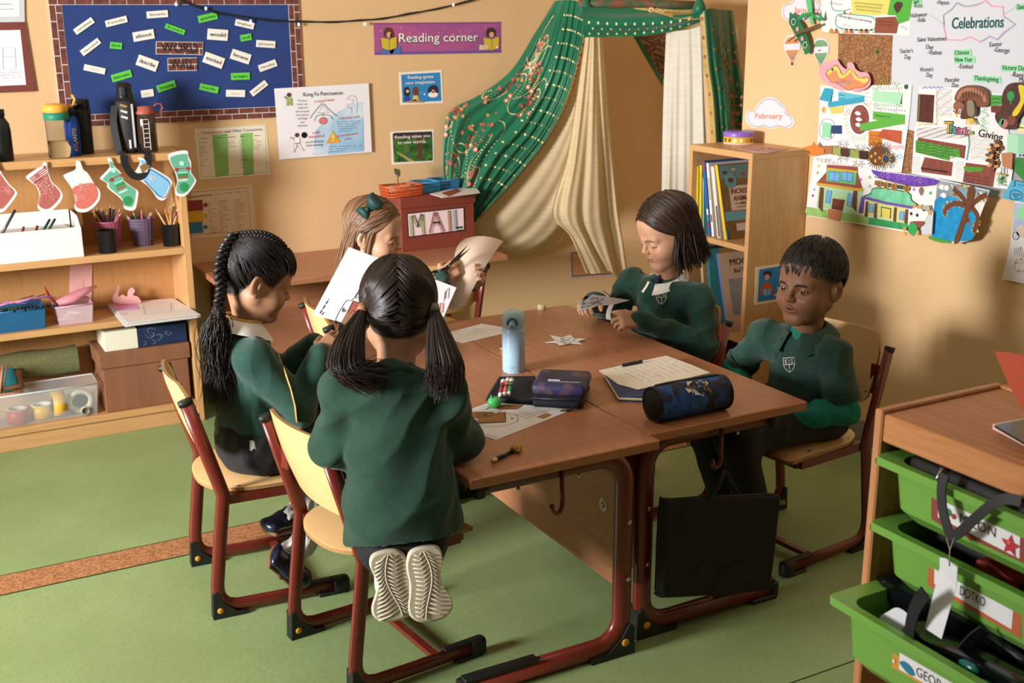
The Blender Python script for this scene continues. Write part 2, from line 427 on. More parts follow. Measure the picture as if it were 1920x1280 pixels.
bottle('black_bottle', 'black bottle with rounded shoulders at the frame edge of bookshelf top', 6, 4.50,
       [(.033, 0), (.035, .004), (.035, .105), (.032, .13), (.018, .155)], M('#17191b', .35), extra=ex_bl)
def ex_br(t, x, y, z):
    b = MB(); b.lathe([(.033, z+.14), (.037, z+.141), (.037, z+.150), (.030, z+.155), (.031, z+.168), (.0005, z+.171)], (x, y, 0), M('#a8554a', .45), 28); b.build('cap', t, label='dusty red cap')
    b = MB(); b.tube([(x+.026, y, z+.158), (x+.045, y, z+.176), (x+.062, y, z+.176), (x+.068, y, z+.16), (x+.056, y, z+.146), (x+.036, y, z+.145)], .0032, M('#a8554a', .45), 8); b.build('strap', t)
    b = MB()
    for i in range(7):
        zz = z+.02+i*.017; b.b2((x-.018, y-.0392, zz), (x+.004, y-.0385, zz+.0022), white)
    b.b2((x-.019, y-.0392, z+.02), (x-.0165, y-.0385, z+.125), white); b.b2((x+.003, y-.0392, z+.01), (x+.0055, y-.0385, z+.118), white); b.build('marking', t)
bottle('brown_measuring_bottle', 'smoky brown water bottle with white measuring marks and red lid', 278, 4.53,
       [(.035, 0), (.038, .004), (.038, .12), (.035, .138), (.033, .141)], M('#3b2a22', .12, coat=.5), extra=ex_br)
# black bottle in a sport sleeve with shoulder strap
x = px_(244, 290, 4.545)[0]; y = 4.545; z = ZT
t = thing('sleeved_sports_bottle', 'black sports bottle in zipped sleeve with shoulder strap hanging over shelf edge', 'bottle', (x, y, z), 'drinks bottles on the bookshelf')
b = MB(); b.lathe([(.034, z), (.0375, z+.004), (.0375, z+.17), (.034, z+.192)], (x, y, 0), M('#2c2a2d', .7), 28); b.build('sleeve', t)
b = MB(); b.lathe([(.034, z+.192), (.033, z+.205), (.027, z+.225), (.027, z+.25), (.02, z+.258), (.001, z+.259)], (x, y, 0), M('#0d0d10', .3), 28); b.box((x-.012, y-.026, z+.225), (.02, .016, .032), M('#3b3e44', .3), .004); b.build('cap', t)
b = MB()
for i, c in enumerate(('#b08a5a', '#d8d4d0', '#d8d4d0')):
    zz = z+.175-i*.021; b.box((x-.014, y-.0362, zz), (.024, .004, .008), M(c), 0, Matrix.Rotation(.35, 4, 'Y'))
b.b2((x+.012, y-.0385, z+.02), (x+.019, y-.035, z+.18), M('#c9c7cf', .5)); b.b2((x-.006, y-.0392, z+.018), (x+.001, y-.0365, z+.05), white); b.build('stripe', t)
b = MB(); mst = M('#17171a', .7); sp_ = lambda pts, up: b.bar(crom([A_(p) for p in pts], 4, False), .027, .003, mst, up)
sp_([(x-.040, y-.012, z+.175), (x-.053, y-.024, z+.12), (x-.050, y-.036, z+.05), (x-.046, y-.05, z+.004), (x-.042, SF-.004, z+.003)], (-.6, -.8, 0))
sp_([(x-.042, SF-.006, z+.002), (x-.040, SF-.011, z-.03), (x-.020, SF-.013, z-.070), (x+.012, SF-.013, z-.078), (x+.038, SF-.011, z-.045), (x+.046, SF-.006, z+.002)], (0, 1, 0))
sp_([(x+.046, SF-.004, z+.003), (x+.036, y-.05, z+.004), (x+.028, y-.04, z+.03)], (0, 0, 1)); b.build('shoulder_strap', t)
# paper stockings hanging in front of the shelf ---------------------------
c2 = lambda P: [(x/3.658, 270+y/3.658) for x, y in P]
def inset(P, k, dx=0, dy=0):
    c = np.mean(P, 0); return [(c[0]+(x-c[0])*k+dx, c[1]+(y-c[1])*k+dy) for x, y in P]
sto = [
 ([(-95, 60), (-40, 95), (0, 180), (60, 270), (110, 320), (112, 352), (60, 425), (20, 465), (-20, 462), (-50, 430), (-40, 360), (-65, 280), (-130, 230), (-125, 170)], 'red', 'red patterned paper stocking partly cut by the frame edge'),
 ([(297, 125), (318, 130), (328, 175), (350, 250), (385, 285), (425, 335), (425, 372), (400, 412), (340, 465), (290, 465), (258, 435), (264, 400), (270, 350), (245, 285), (184, 238), (186, 215), (258, 165), (288, 150)], 'redstripe', 'red paper stocking with striped cuff and swirls'),
 ([(522, 115), (548, 122), (572, 175), (602, 200), (640, 262), (684, 322), (682, 380), (650, 425), (600, 462), (555, 468), (520, 455), (510, 425), (518, 385), (490, 300), (440, 230), (442, 208), (512, 178), (520, 150)], 'redwhite', 'red paper stocking with plain white cuff'),
 ([(737, 93), (762, 103), (785, 150), (838, 208), (850, 250), (900, 290), (945, 320), (946, 360), (930, 440), (900, 457), (860, 447), (848, 430), (833, 380), (740, 302), (735, 270), (690, 242), (692, 224), (750, 162), (745, 130)], 'green', 'green paper stocking with red dots tilted above pink pencil basket'),
 ([(945, 92), (985, 98), (1012, 140), (1032, 155), (1120, 205), (1176, 250), (1172, 300), (1145, 362), (1115, 387), (1080, 375), (1055, 340), (1010, 285), (922, 222), (918, 204), (950, 150), (958, 120)], 'blue', 'pale blue paper stocking with white snowflake and tan cuff'),
 ([(1158, 68), (1275, 43), (1292, 85), (1310, 130), (1310, 190), (1330, 225), (1345, 252), (1320, 300), (1275, 352), (1230, 360), (1205, 345), (1203, 310), (1215, 250), (1190, 170), (1168, 130)], 'green', 'green paper stocking hanging upright at the bookshelf corner')]
mred, mpink, mgr, mgr2 = M('#b0605a'), M('#e89a90'), M('#66ad92'), M('#2f8f52')
for P, st, lab in sto:
    P = c2(P); f = Flat('Y', 4.436); f.sm(P, paperw, 2, True, 4)
    I = inset(P, .86)
    if st.startswith('red'):
        f.sm(I, mred if st != 'redwhite' else paperw, 3)
        ce = np.mean(P, 0)
        if st == 'redwhite': f.sm([p for p in I if p[1] > ce[1]-8]+[], M('#cf6f62'), 4)
        cl = [(mpink), (M('#f0b4aa'))]
        for k in range(26):
            q = random.choice(I); tt = random.uniform(.05, .85); q = (ce[0]+(q[0]-ce[0])*tt, ce[1]+(q[1]-ce[1])*tt)
            if st == 'redwhite' and q[1] < ce[1]-6: continue
            f.ring(q[0], q[1], random.uniform(.003, .008), .0016, random.choice(cl), 5, 9)
        if st == 'redstripe':
            A = c2([(190, 238), (200, 222), (300, 165), (325, 180), (335, 200), (222, 268)])
            f.poly(A, paperw, 6)
            for k in range(4):
                a, b_ = A[0], A[5]; e, g = A[2], A[4]
                t0 = k/3.6
                f.line([(a[0]+(b_[0]-a[0])*t0+3, a[1]+(b_[1]-a[1])*t0), (e[0]+(g[0]-e[0])*t0, e[1]+(g[1]-e[1])*t0)], .004, mred, 7)
            f.circ(*c2([(252, 215)])[0], .008, mred, 8)
    elif st == 'green':
        f.sm(I, mgr, 3); ce = np.mean(P, 0); A = np.array(I)
        toe = A[np.argsort(A[:, 1])[-6:]].mean(0); f.circ(toe[0], toe[1]-3, .017, mgr2, 4)
        top = A[np.argsort(A[:, 1])[:5]].mean(0); v = (toe-top); n = np.array([v[1], -v[0]])/np.hypot(*v)
        for k, (tt, c, w) in enumerate(((.30, M('#b0483f'), .004), (.52, mgr2, .010), (.60, M('#9a5b4a'), .008), (.70, M('#bfe0d2'), .007), (.44, M('#8fd6bd'), .006))):
            q = top+v*tt; f.line([q-n*9, q+n*9], w, c, 4)
        for s in (-1, 1):
            q = top+v*.32; f.circ(*(q+n*11*s), .007, M('#a33c3c', .5), 5)
        f.circ(*(top+v*.12), .009, M('#a9ead5'), 4)
    else:
        f.sm(I, M('#86bfe6'), 3); f.poly(c2([(930, 205), (965, 140), (1020, 160), (985, 250)]), paperw, 4); f.poly(c2([(955, 150), (1000, 130), (1022, 162), (975, 200)]), M('#8a6a3a'), 5)
        for a in range(4):
            c = f.p2(*c2([(1045, 232)])[0]); d = np.array([cos(a*pi/4), sin(a*pi/4)])*.014; f.line2([c-d, c+d], .0022, paperw, 5)
        f.smline(inset(c2([(985, 250), (1060, 330), (1115, 370), (1150, 340), (1165, 270), (1110, 220), (1020, 165)]), .97), .0022, M('#3a6fa8'), 5)
    f.build('paper_stocking', label=lab, cat='paper decoration', group='paper stockings hung along the bookshelf')
# middle shelf -------------------------------------------------------------
Z2 = .7095
xl, xr = .23, px_(157, 480, 4.46)[0]
t = thing('white_paper_tray', 'open white paper tray with pens lying on papers inside', 'tray', ((xl+xr)/2, 4.55, Z2))
b = MB(); mwt = M('#eeece6', .5)
zf = px_(150, 425, 4.455)[2]; zb = zf+.028
b.b2((xl, 4.453, Z2), (xr, 4.457, zf), mwt); b.b2((xl, 4.66, Z2), (xr-.01, 4.664, zb+.01), mwt); b.b2((xl, 4.457, Z2), (xr, 4.66, Z2+.004), mwt)
b.prism([(xr-.004, 4.457, Z2+.004), (xr-.004, 4.66, Z2+.004), (xr-.004, 4.66, zb+.006), (xr-.004, 4.52, zb+.006), (xr-.004, 4.457, zf-.004)], (.004, 0, 0), mwt)
b.build('tray_body', t)
b = MB()
for i in range(5): b.box(((xl+xr)/2-.02+i*.004, 4.56, zf-.03+i*.003), (.34, .17, .0015), paperw, 0, .03*i-.05)
b.build('sheet_stack', label='loose white sheets inside the white paper tray', cat='paper', org=((xl+xr)/2, 4.56, Z2+.004))
b = MB(); b.b2((xl+.02, 4.48, Z2+.0045), (xr-.03, 4.64, zf-.0315), paperw); b.build('filler_sheets', label='thick pile of paper filling the white paper tray', cat='paper')
def stick(name, p0, p1, r, mat, tip=None, label=None, cat='pencil', group=None, n=6, tipc=None, tail=None):
    p0, p1 = Vector(p0), Vector(p1); d = (p1-p0).normalized(); L = (p1-p0).length; b = MB()
    q = p1-d*(.016 if tip else 0)
    b.cyl(p0, q, r, mat, n)
    if tip: b.tube([q, p1-d*.005, p1], [r, r*.42, r*.12], tip, n)
    if tipc: b.tube([p1-d*.006, p1], [r*.45, r*.1], tipc, n)
    if tail: b.cyl(p0-d*.012, p0, r*1.02, tail, n)
    return b.build(name, label=label, cat=cat, group=group)
zs = zf-.012
for i, (px, c, L, a, lab) in enumerate(((16, '#4a4a52', .09, 1.1, 'grey gel pen sticking up out of the white paper tray'), (88, '#1f5a48', .06, .5, 'dark green pen lying in white paper tray'), (98, '#17604e', .06, .6, 'second dark green pen beside the first in white paper tray'))):
    x = px_(px, 430, 4.5)[0]
    if i == 0: stick('pen', (x-.03, 4.47, zs), (x+.03, 4.50, zs+.085), .005, M(c, .3), None, lab, 'pen', n=10)
    else: stick('pen', (x-.02, 4.49, zs-.005), (x+.02, 4.56, zs+.03), .005, M(c, .4), None, lab, 'pen', n=10)
for i, (px, c) in enumerate(((38, '#8a2a2a'), (64, '#7a2030'))):
    x = px_(px, 430, 4.5)[0]; stick('marker', (x, 4.475, zs-.002), (x+.015, 4.53, zs+.014), .005, M(c, .4), None, ('dark red marker lying at middle of white paper tray', 'maroon marker lying near the green pens in white paper tray')[i], 'pen', n=10)
pot_cols = ['#d9893a', '#c9a06a', '#b5452f', '#2d3d57', '#6b4c33', '#a87b52', '#3b6a3e', '#8a3b52', '#d8b98c', '#23252c']
def pot(name, label, px, py, y, r0, r1, h, kind, pencils):
    x = px_(px, py, y)[0]
    t = thing(name, label, 'pencil pot', (x, y, Z2), 'pencil pots on the middle shelf')
    if kind == 'black':
        b = MB(); b.lathe([(r0, Z2), (r1, Z2+h), (r1-.002, Z2+h), (r0-.002, Z2+.003), (.0005, Z2+.003)], (x, y, 0), M('#121214', .3), 24); b.build('cup', t)
    else:
        mm = M(kind, .3, alpha=.5); b = MB()
        b.lathe([(r0, Z2+.001), (r1, Z2+h), (r1-.001, Z2+h), (r0-.001, Z2+.003)], (x, y, 0), mm, 24); b.build('cup', t)
        b = MB(); ms = M(kind, .4)
        for i in range(24):
            a = 2*pi*i/24; b.cyl((x+cos(a)*r0, y+sin(a)*r0, Z2), (x+cos(a)*r1, y+sin(a)*r1, Z2+h), .0009, ms, 4, cap=False)
        for k in range(9):
            rr = r0+(r1-r0)*k/8; b.tube([(x+cos(a)*rr, y+sin(a)*rr, Z2+h*k/8) for a in RG(24)], .0009, ms, 4, closed=True)
        b.tube([(x+cos(a)*r1, y+sin(a)*r1, Z2+h) for a in RG(24)], .0022, ms, 6, closed=True); b.build('wire_mesh', t)
    for i, (a, lean, up, c, kd) in enumerate(pencils):
        ca, sa = cos(a), sin(a)
        p0 = (x-ca*r0*.5, y-sa*r0*.5, Z2+.012); p1 = (x+ca*(r1-.008+lean*.02), y+sa*(r1-.008)*.6, Z2+h+up)
        cn = {'#d9893a': 'orange', '#c9a06a': 'tan', '#b5452f': 'red', '#2d3d57': 'navy', '#6b4c33': 'brown', '#a87b52': 'light brown', '#3b6a3e': 'green', '#8a3b52': 'wine', '#d8b98c': 'cream', '#23252c': 'black', '#d97aa0': 'pink', '#c44': 'red', '#c9c4d2': 'pale'}.get(c, 'coloured')
        stick('pencil', p0, p1, .0037, M(c, .45), M('#d7b184'), f'{cn} pencil standing in the {label.split(" beside")[0].split(" behind")[0].split(" in front")[0].split(" holding")[0]}', 'pencil', 'pencils in the shelf pots', tipc=M(c, .5))
R_ = random.uniform
pot('black_pencil_cup', 'black pencil cup in front of pink basket', 202, 468, 4.49, .031, .034, .085, 'black', [])
pot('pink_mesh_pot', 'pink mesh pot behind empty black cup', 206, 450, 4.575, .036, .050, .105, '#c06a86', [(a, R_(0, 1), u, c, 0) for a, u, c in ((2.9, .045, '#d9893a'), (2.5, .05, '#23252c'), (2.2, .055, '#23252c'), (1.9, .05, '#2d3d57'), (1.5, .035, '#b5452f'), (1.2, .06, '#23252c'), (.9, .055, '#2d3d57'), (.4, .04, '#3b6a3e'), (.1, .045, '#d97aa0'), (-.3, .03, '#a87b52'), (3.3, .03, '#6b4c33'))])
pot('mauve_mesh_pot', 'mauve mesh pot beside black pencil cup', 268, 450, 4.575, .036, .050, .105, '#7d6a86', [(a, R_(0, 1), u, c, 0) for a, u, c in ((2.7, .02, '#c9c4d2'), (2.0, .025, '#3b6a3e'), (1.4, .03, '#d97aa0'), (.8, .02, '#c9a06a'), (.2, .02, '#d97aa0'))])
pot('black_pencil_pot', 'black pencil pot holding bare wooden pencils', 322, 460, 4.51, .031, .034, .085, 'black', [(a, l, u, c, 0) for a, l, u, c in ((2.9, 1.2, .065, '#c9a06a'), (2.6, .6, .05, '#6b4c33'), (2.0, 0, .06, '#d9893a'), (1.5, 0, .055, '#a87b52'), (1.0, 0, .075, '#c9a06a'), (.6, .3, .08, '#6b4c33'), (.3, .6, .06, '#8a3b52'), (-.2, .9, .04, '#d9893a'), (-.6, .3, .03, '#d8b98c'), (1.2, .2, .07, '#a87b52'))])
# third shelf --------------------------------------------------------------
Z3 = .4515
def tray(name, label, xa, xb, ya, yb, z, h, mat, cat='tray', flare=.008, rim=None):
    t = thing(name, label, cat, ((xa+xb)/2, (ya+yb)/2, z)); b = MB(); w = .003
    lo = [(xa+flare, ya+flare), (xb-flare, ya+flare), (xb-flare, yb-flare), (xa+flare, yb-flare)]; hi = [(xa, ya), (xb, ya), (xb, yb), (xa, yb)]
    il = [(xa+flare+w, ya+flare+w), (xb-flare-w, ya+flare+w), (xb-flare-w, yb-flare-w), (xa+flare+w, yb-flare-w)]; ih = [(xa+w, ya+w), (xb-w, ya+w), (xb-w, yb-w), (xa+w, yb-w)]
    V = [(p[0], p[1], z) for p in lo]+[(p[0], p[1], z+h) for p in hi]+[(p[0], p[1], z+w) for p in il]+[(p[0], p[1], z+h) for p in ih]
    F = [(3, 2, 1, 0), (8, 9, 10, 11)]
    for i in range(4):
        j = (i+1) % 4; F += [(i, j, 4+j, 4+i), (4+i, 4+j, 12+j, 12+i), (12+i, 12+j, 8+j, 8+i)]
    b.add(V, F, mat); b.build('tray_body', t)
    b = MB(); b.tube([(p[0], p[1], z+h) for p in hi], .0035, rim or mat, 6, closed=True); b.build('rim', t)
    return t
xa, xb = .255, px_(87, 600, 4.47)[0]
tb = tray('blue_craft_tray', 'translucent blue tray with black bead chain along its rim', xa, xb, 4.465, 4.62, Z3, .078, M('#2a6a98', .25, alpha=.75), rim=M('#1f6ba8', .3))
b = MB()
for i in range(20):
    f_ = i/19; b.ball((xa+.01+(xb-xa+.03)*f_, 4.468-.004*sin(i*2.1), Z3+.083+.004*sin(i*1.7)), (.0065, .005, .006), M('#15141a', .25), 8, 6)
b.build('bead_chain', label='black bead chain draped along front of blue craft tray', cat='bead chain')
for i in range(7):
    x = xa+.02+i*.022; b = MB()
    b.tube([(x-.04, 4.54+R_(-.03, .03), Z3+.085+i*.002), (x+.03, 4.55, Z3+.093+i*.0015), (x+.08+R_(0, .05), 4.54+R_(-.04, .04), Z3+.09+R_(0, .02))], .0022, M(('#d887c8', '#b06ad0', '#c9a06a')[i % 3], .4), 6)
    b.build('craft_stick', label=f'{("pink", "violet", "tan")[i % 3]} pipe cleaner lying across the blue craft tray', cat='pipe cleaner', group='pipe cleaners over the blue tray')
b = MB(); b.box((xa+.08, 4.54, Z3+.04), (.12, .1, .06), M('#1f7a68'), .01, .1); b.build('foam_block', label='green foam block inside the blue craft tray', cat='craft material')
xa2, xb2 = px_(106, 600, 4.48)[0], px_(177, 600, 4.48)[0]
tray('clear_craft_box', 'clear pinkish plastic box heaped with pink craft scraps', xa2, xb2, 4.47, 4.60, Z3, .072, M('#f0d5de', .12, alpha=.42), rim=M('#e9b6cf', .3, alpha=.7))
b = MB(); xm = (xa2+xb2)/2
b.tube([(xm-.05, 4.53, Z3+.075), (xm, 4.54, Z3+.085), (xm+.05, 4.55, Z3+.105), (xm+.10, 4.56, Z3+.118)], [.02, .036, .022, .006], M('#e79aa6', .5, alpha=.75), 10, ry=[.012, .02, .014, .004]); b.build('pink_netting', label='pink netting cone rising from the clear craft box', cat='netting')
b = MB(); b.tube([(xm-.045, 4.56, Z3+.06), (xm-.075, 4.575, Z3+.10), (xm-.085, 4.58, Z3+.135)], [.004, .013, .003], M('#b5452a', .5), 8, ry=[.002, .004, .001]); b.build('orange_feather', label='orange feather standing behind the clear craft box', cat='feather')
for i, (c, nme) in enumerate((('#f2b6d8', 'pink'), ('#d9e3c8', 'pale green'), ('#efe9e2', 'white'), ('#5f7f6a', 'grey green'))):
    b = MB(); b.box((xm-.03+.02*i, 4.52+.01*(i % 2), Z3+.018+.011*i), (.06, .05, .008), M(c), .003, .5*i); b.build('felt_scrap', label=f'{nme} felt scrap inside the clear craft box', cat='felt scrap', group='felt scraps in the clear craft box')
f = Flat('Y', 4.686); f.poly([(131, 495), (173, 495), (172, 575), (129, 575)], M('#eab0aa'), 2, True); f.scrib((155, 525), (160, 555), M('#c07f80'), 3, .006, 10); f.build('pink_paper_strip', label='long pink paper strip against the bookshelf back', cat='paper')
f = Flat('Y', 4.62); f.sm([(212, 566), (220, 537), (224, 538), (221, 556), (230, 552), (238, 556), (240, 545), (247, 539), (253, 545), (249, 553), (258, 556), (262, 568)], M('#f0b4b4'), 2, True, 3); f.build('pink_cutout', label='pink paper cutout shape standing behind the drawings', cat='paper decoration')
PS = [(203, 569), (322, 559), (372, 590), (236, 606)]
for i in range(6):
    f = Flat('Z', Z3+.002+i*.0028); dx = (i % 3)*4-3
    q = [(x+dx+R_(-3, 3), y+(5-i)*1.5+R_(-1, 1)) for x, y in PS]
    f.poly(q, M(('#f1eeec', '#dfe6ea', '#efe6e2')[i % 3], .65), 2, True)
    if i == 5:
        f.poly([q[0], ((q[0][0]*.6+q[1][0]*.4), (q[0][1]*.6+q[1][1]*.4)), (262, 580), (222, 584)], M('#e7a6dc'), 3)
        mk = M('#5a5560')
        f.line([(268, 572), (320, 568), (322, 584), (272, 590)], .0015, mk, 4, True)
        for k in range(4): f.scrib((255+k*4, 578+k*4), (325+k*3, 573+k*4.5), mk, 4, .006, 26, .0009)
        f.ring(232, 589, .012, .0013, mk, 4)
    f.build('drawing_sheet', label=('topmost sheet of the drawings on the third shelf, pink along its rear edge' if i == 5 else 'plain sheet within the stack of drawings on third shelf'), cat='paper', group='sheets stacked under the top drawing' if i < 5 else None)
# bottom shelf -------------------------------------------------------------
Z4 = .0895
xl, xr = px_(197, 768, 4.46)[0], px_(362, 745, 4.46)[0]; zl = px_(362, 640, 4.46)[2]
m_card = noisy('brown_card', '#84563a', '#8d5e40', scale=(3, 3, .3), nscale=9, rough=.75)
t = thing('brown_storage_box', 'large brown cardboard storage box with lid on the bottom shelf', 'box', ((xl+xr)/2, 4.56, Z4))
part('box_body', t, lambda b: b.b2((xl+.006, 4.462, Z4), (xr-.006, 4.67, zl-.012), m_card, .003))
part('lid', t, lambda b: b.b2((xl-.004, 4.454, zl-.062), (xr+.002, 4.678, zl), m_card, .003))
xl2, xr2 = px_(195, 640, 4.475)[0], px_(350, 630, 4.475)[0]; zt2 = zl+.078
t = thing('patterned_gift_box', 'flat box half white half navy with silver scrolls on brown box', 'box', ((xl2+xr2)/2, 4.55, zl))
xm = xl2+(xr2-xl2)*.40
part('plain_half', t, lambda b: b.b2((xl2, 4.47, zl+.0005), (xm, 4.64, zt2), M('#e9e4cf', .55), .002))
def nb(b):
    b.b2((xm, 4.472, zl+.0005), (xr2, 4.64, zt2-.002), M('#1d2d4f', .5), .002)
    ms = M('#8f9aab', .4)
    for k in range(9):
        cx, cz = R_(xm+.02, xr2-.02), R_(zl+.015, zt2-.018); r = R_(.008, .02); a0 = R_(0, 6)
        b.tube([(cx+cos(a)*r*(1-.06*j), 4.4712, np.clip(cz+sin(a)*r*(1-.06*j), zl+.004, zt2-.005)) for j, a in enumerate(np.linspace(a0, a0+4.2, 12))], .0014, ms, 4, ry=.0006)
part('patterned_half', t, nb)
xa, xb = .235, px_(190, 780, 4.46)[0]
m_clr = M('#dfe4e4', .18, alpha=.17)
tray('clear_tape_tray', 'clear plastic tray holding rolls of coloured tape', xa, xb, 4.457, 4.60, Z4, .125, m_clr, flare=.012, rim=M('#dfe4e4', .3, alpha=.6))
def tape(label, c, px, y, r, w, core, axis, z=None):
    x = px_(px, 770, y)[0]; b = MB(); zc = Z4+.0045 if axis == 'z' else Z4+.0045+r
    m = Matrix.Identity(3) if axis == 'z' else (Matrix.Rotation(pi/2, 3, 'Y') if axis == 'x' else Matrix.Rotation(pi/2, 3, 'X'))
    mc = M(core, .6)
    b.lathe([(r*.66, 0), (r, 0), (r, w), (r*.66, w), (r*.66, 0)], (x-(w/2 if axis == 'x' else 0), y, zc), M(c, .45), 28, m, mats=[M(c, .5), M(c, .4), mc, mc])
    b.build('tape_roll', label=label, cat='tape roll', group='tape rolls in the clear tray')
tape('red tape roll lying flat in the clear tray', '#b04c44', 33, 4.515, .04, .052, '#d9cfc6', 'z')
tape('yellow tape roll with white core lying in the clear tray', '#e2b42a', 80, 4.53, .04, .05, '#f0eeea', 'z')
tape('orange yellow tape roll standing edge-on in the clear tray', '#e8b53a', 112, 4.51, .048, .045, '#d9cfc6', 'x')
tape('cream masking tape roll standing upright with its open centre showing', '#ddd4b4', 152, 4.52, .046, .022, '#d8d2c0', 'y')
tape('small cream tape roll at the corner of the clear tray', '#ded6b6', 160, 4.475, .017, .015, '#8a8272', 'y')
b = MB(); P = []
for i in range(10):
    a = i/9; r = []
    for j in range(14):
        th = 2*pi*j/13; rad = .058*(1+.06*sin(3*th+i)); r.append((.27+a*.30, 4.635+cos(th)*rad*.75, Z4+.185+sin(th)*rad*.95))
    P.append(r)
b.grid(P, noisy('olive_hessian', '#6f6a42', '#5f6a4a', nscale=7, rough=.9, bump=.25, bscale=300, c3='#86784c', s3=200)); b.build('olive_fabric_roll', label='olive green hessian fabric rolled up behind the tape tray', cat='fabric roll')
b = MB()
for i in range(10): b.box((.285+.012*(i % 3), 4.60-.004*i, Z4+.135+.01*(i // 3)), (.10, .004, .07), M('#1f6f7a' if i % 2 else '#8a5a3a', .7), .001, Matrix.Rotation(R_(-.2, .2), 4, 'Y'))
b.build('patterned_fabric', label='folded teal patterned fabric between straws and hessian roll', cat='fabric')
for i in range(9):
    b = MB(); b.tube([(.245+.004*i, 4.49+.004*(i % 3), Z4+.13), (.245+.007*i+R_(-.01, .01), 4.50, Z4+.235)], .003, M(('#c9a878', '#8a5a3a', '#a8452f')[i % 3], .6), 5)
    b.build('wooden_stick', label=('pale', 'brown', 'red')[i % 3]+' craft stick standing at the end of the tape tray', cat='stick', group='craft sticks beside the tape tray')
# ---------------------------------------------------------------- things on the back wall
c1 = lambda x, y: (x/3.658, y/3.658)
c4 = lambda x, y: (340+x/3.658, 130+y/3.658)
m_brick = noisy('brick_print', '#7d4438', '#6a372f', nscale=30, rough=.7, c3='#55302c', s3=60)
m_blue = noisy('blue_felt', '#263f7c', '#223975', nscale=4, rough=.85, bump=.05, bscale=300)
f = Flat('Y', WB-.002)
def rect2(f, x0, z0, x1, z1, mat, lay=1, thick=False): f.poly2([(x0, z0), (x1, z0), (x1, z1), (x0, z1)], mat, lay, thick)
X0, X1, Zb, Zt = .662, 1.528, 1.206, 1.607
ww = thing('word_wall_board', 'royal blue word wall board with brick print border', 'notice board', ((X0+X1)/2, WB-.002, Zb))
rect2(f, X0, Zb, X1, Zt, m_blue, 6, True); f.build('backing', ww)
f = Flat('Y', WB-.002); bw = .046
rect2(f, X0-bw, Zb-bw, X1+bw, Zb, white, 7, True); rect2(f, X0-bw, Zt, X1+bw, Zt+bw, white, 7, True)
rect2(f, X0-bw, Zb, X0, Zt, white, 7, True); rect2(f, X1, Zb, X1+bw, Zt, white, 7, True)
g = .0028; rw = bw/2
for z0 in (Zb-bw, Zt):
    for r in range(2):
        x = X0-bw+(0 if r else -.03)
        while x < X1+bw:
            a, e = max(x, X0-bw), min(x+.062, X1+bw); z = z0+r*rw
            if e-a > .006: rect2(f, a+g/2, z+g/2, e-g/2, z+rw-g/2, m_brick, 8)
            x += .062
for x0 in (X0-bw, X1):
    for r in range(2):
        z = Zb+(0 if r else -.03)
        while z < Zt:
            a, e = max(z, Zb), min(z+.062, Zt); x = x0+r*rw
            if e-a > .006: rect2(f, x+g/2, a+g/2, x+rw-g/2, e-g/2, m_brick, 8)
            z += .062
f.build('brick_border', ww)
mcw, mcg, mink = M('#ece8e0', .7), M('#62c94a'), M('#26262a'); mfade = M('#8f8a84'); mgink = M('#1f6a26')
def card(cx, cy, w, h, deg, mat, txt, ink, label, lay=7, name='word_card', pat=None, group='word cards pinned on the blue board', k=.36, t0=-.32, bo=0):
    a = radians(deg); u = np.array([cos(a), -sin(a)]); v = np.array([-sin(a), -cos(a)])
    q = lambda s, t: tuple(np.array(c1(*(np.array([cx, cy])+u*w/2*s+v*h/2*t))))
    f = Flat('Y', WB-.002-.0056); A = [q(-1, -1), q(1, -1), q(1, 1), q(-1, 1)]
    f.poly(A, mat, 4, True)
    if pat: pat(f, q)
    if txt: f.text(txt, q(-.78, t0), q(.78, t0), ink, 6, h=h/3.658*.0021*k, bold=bo)
    else: f.scrib(q(-.5, -.1), q(.4, -.1), ink, 6, .008, 14, .0009)
    return f.build(name, label=label, cat='word card', group=group)
cards = [(575, 178, 150, 45, 35, 0, 'sunshine', 2), (797, 147, 150, 45, 14, 0, 'Family', 2), (1078, 98, 145, 48, 4, 0, 'favourite', 2), (1424, 120, 132, 50, 13, 1, 'grandma', 3),
 (1677, 166, 130, 45, -13, 0, 'laughter', 2), (1200, 200, 140, 35, -20, 1, 'best', 3), (984, 243, 145, 65, 10, 0, 'about', 1), (1492, 238, 140, 75, -4, 0, 'would', 1), (1686, 257, 75, 45, 10, 1, 'took', 3),
 (1822, 302, 130, 48, -4, 0, 'picture', 2), (620, 322, 150, 45, 37, 0, 'second', 2), (795, 313, 82, 45, -5, 1, 'Sick', 3), (1010, 433, 145, 75, -20, 0, 'describe', 1), (1465, 413, 140, 75, -20, 0, 'excited', 1),
 (1650, 388, 135, 70, -18, 0, 'because', 1), (1835, 450, 125, 48, 20, 0, 'Monday', 2), (648, 475, 148, 42, -12, 0, '', 2), (833, 521, 140, 52, 16, 1, 'biscuits', 3), (1648, 523, 128, 48, 2, 1, 'strangers', 3),
 (1140, 592, 130, 50, 18, 1, 'Shopping', 3), (1433, 606, 130, 45, -12, 1, 'talk', 3), (1615, 640, 130, 48, -1, 0, '', 2), (1775, 605, 130, 42, 38, 0, 'cabinet', 2), (1010, 640, 85, 50, 8, 0, '', 2)]
blank = ['white card with faint writing above the biscuits card', 'white card with faint pencil marks beside the tilted cabinet card', 'small white card half behind the sleeved sports bottle']
for cx, cy, w, h, dg, g_, tx, ik in cards:
    lab = f"{'green' if g_ else 'white'} word card reading {tx} on the blue board" if tx else blank.pop(0)
    card(cx, cy, w, h, dg, mcg if g_ else mcw, tx, [None, mink, mfade, mgink][ik], lab)
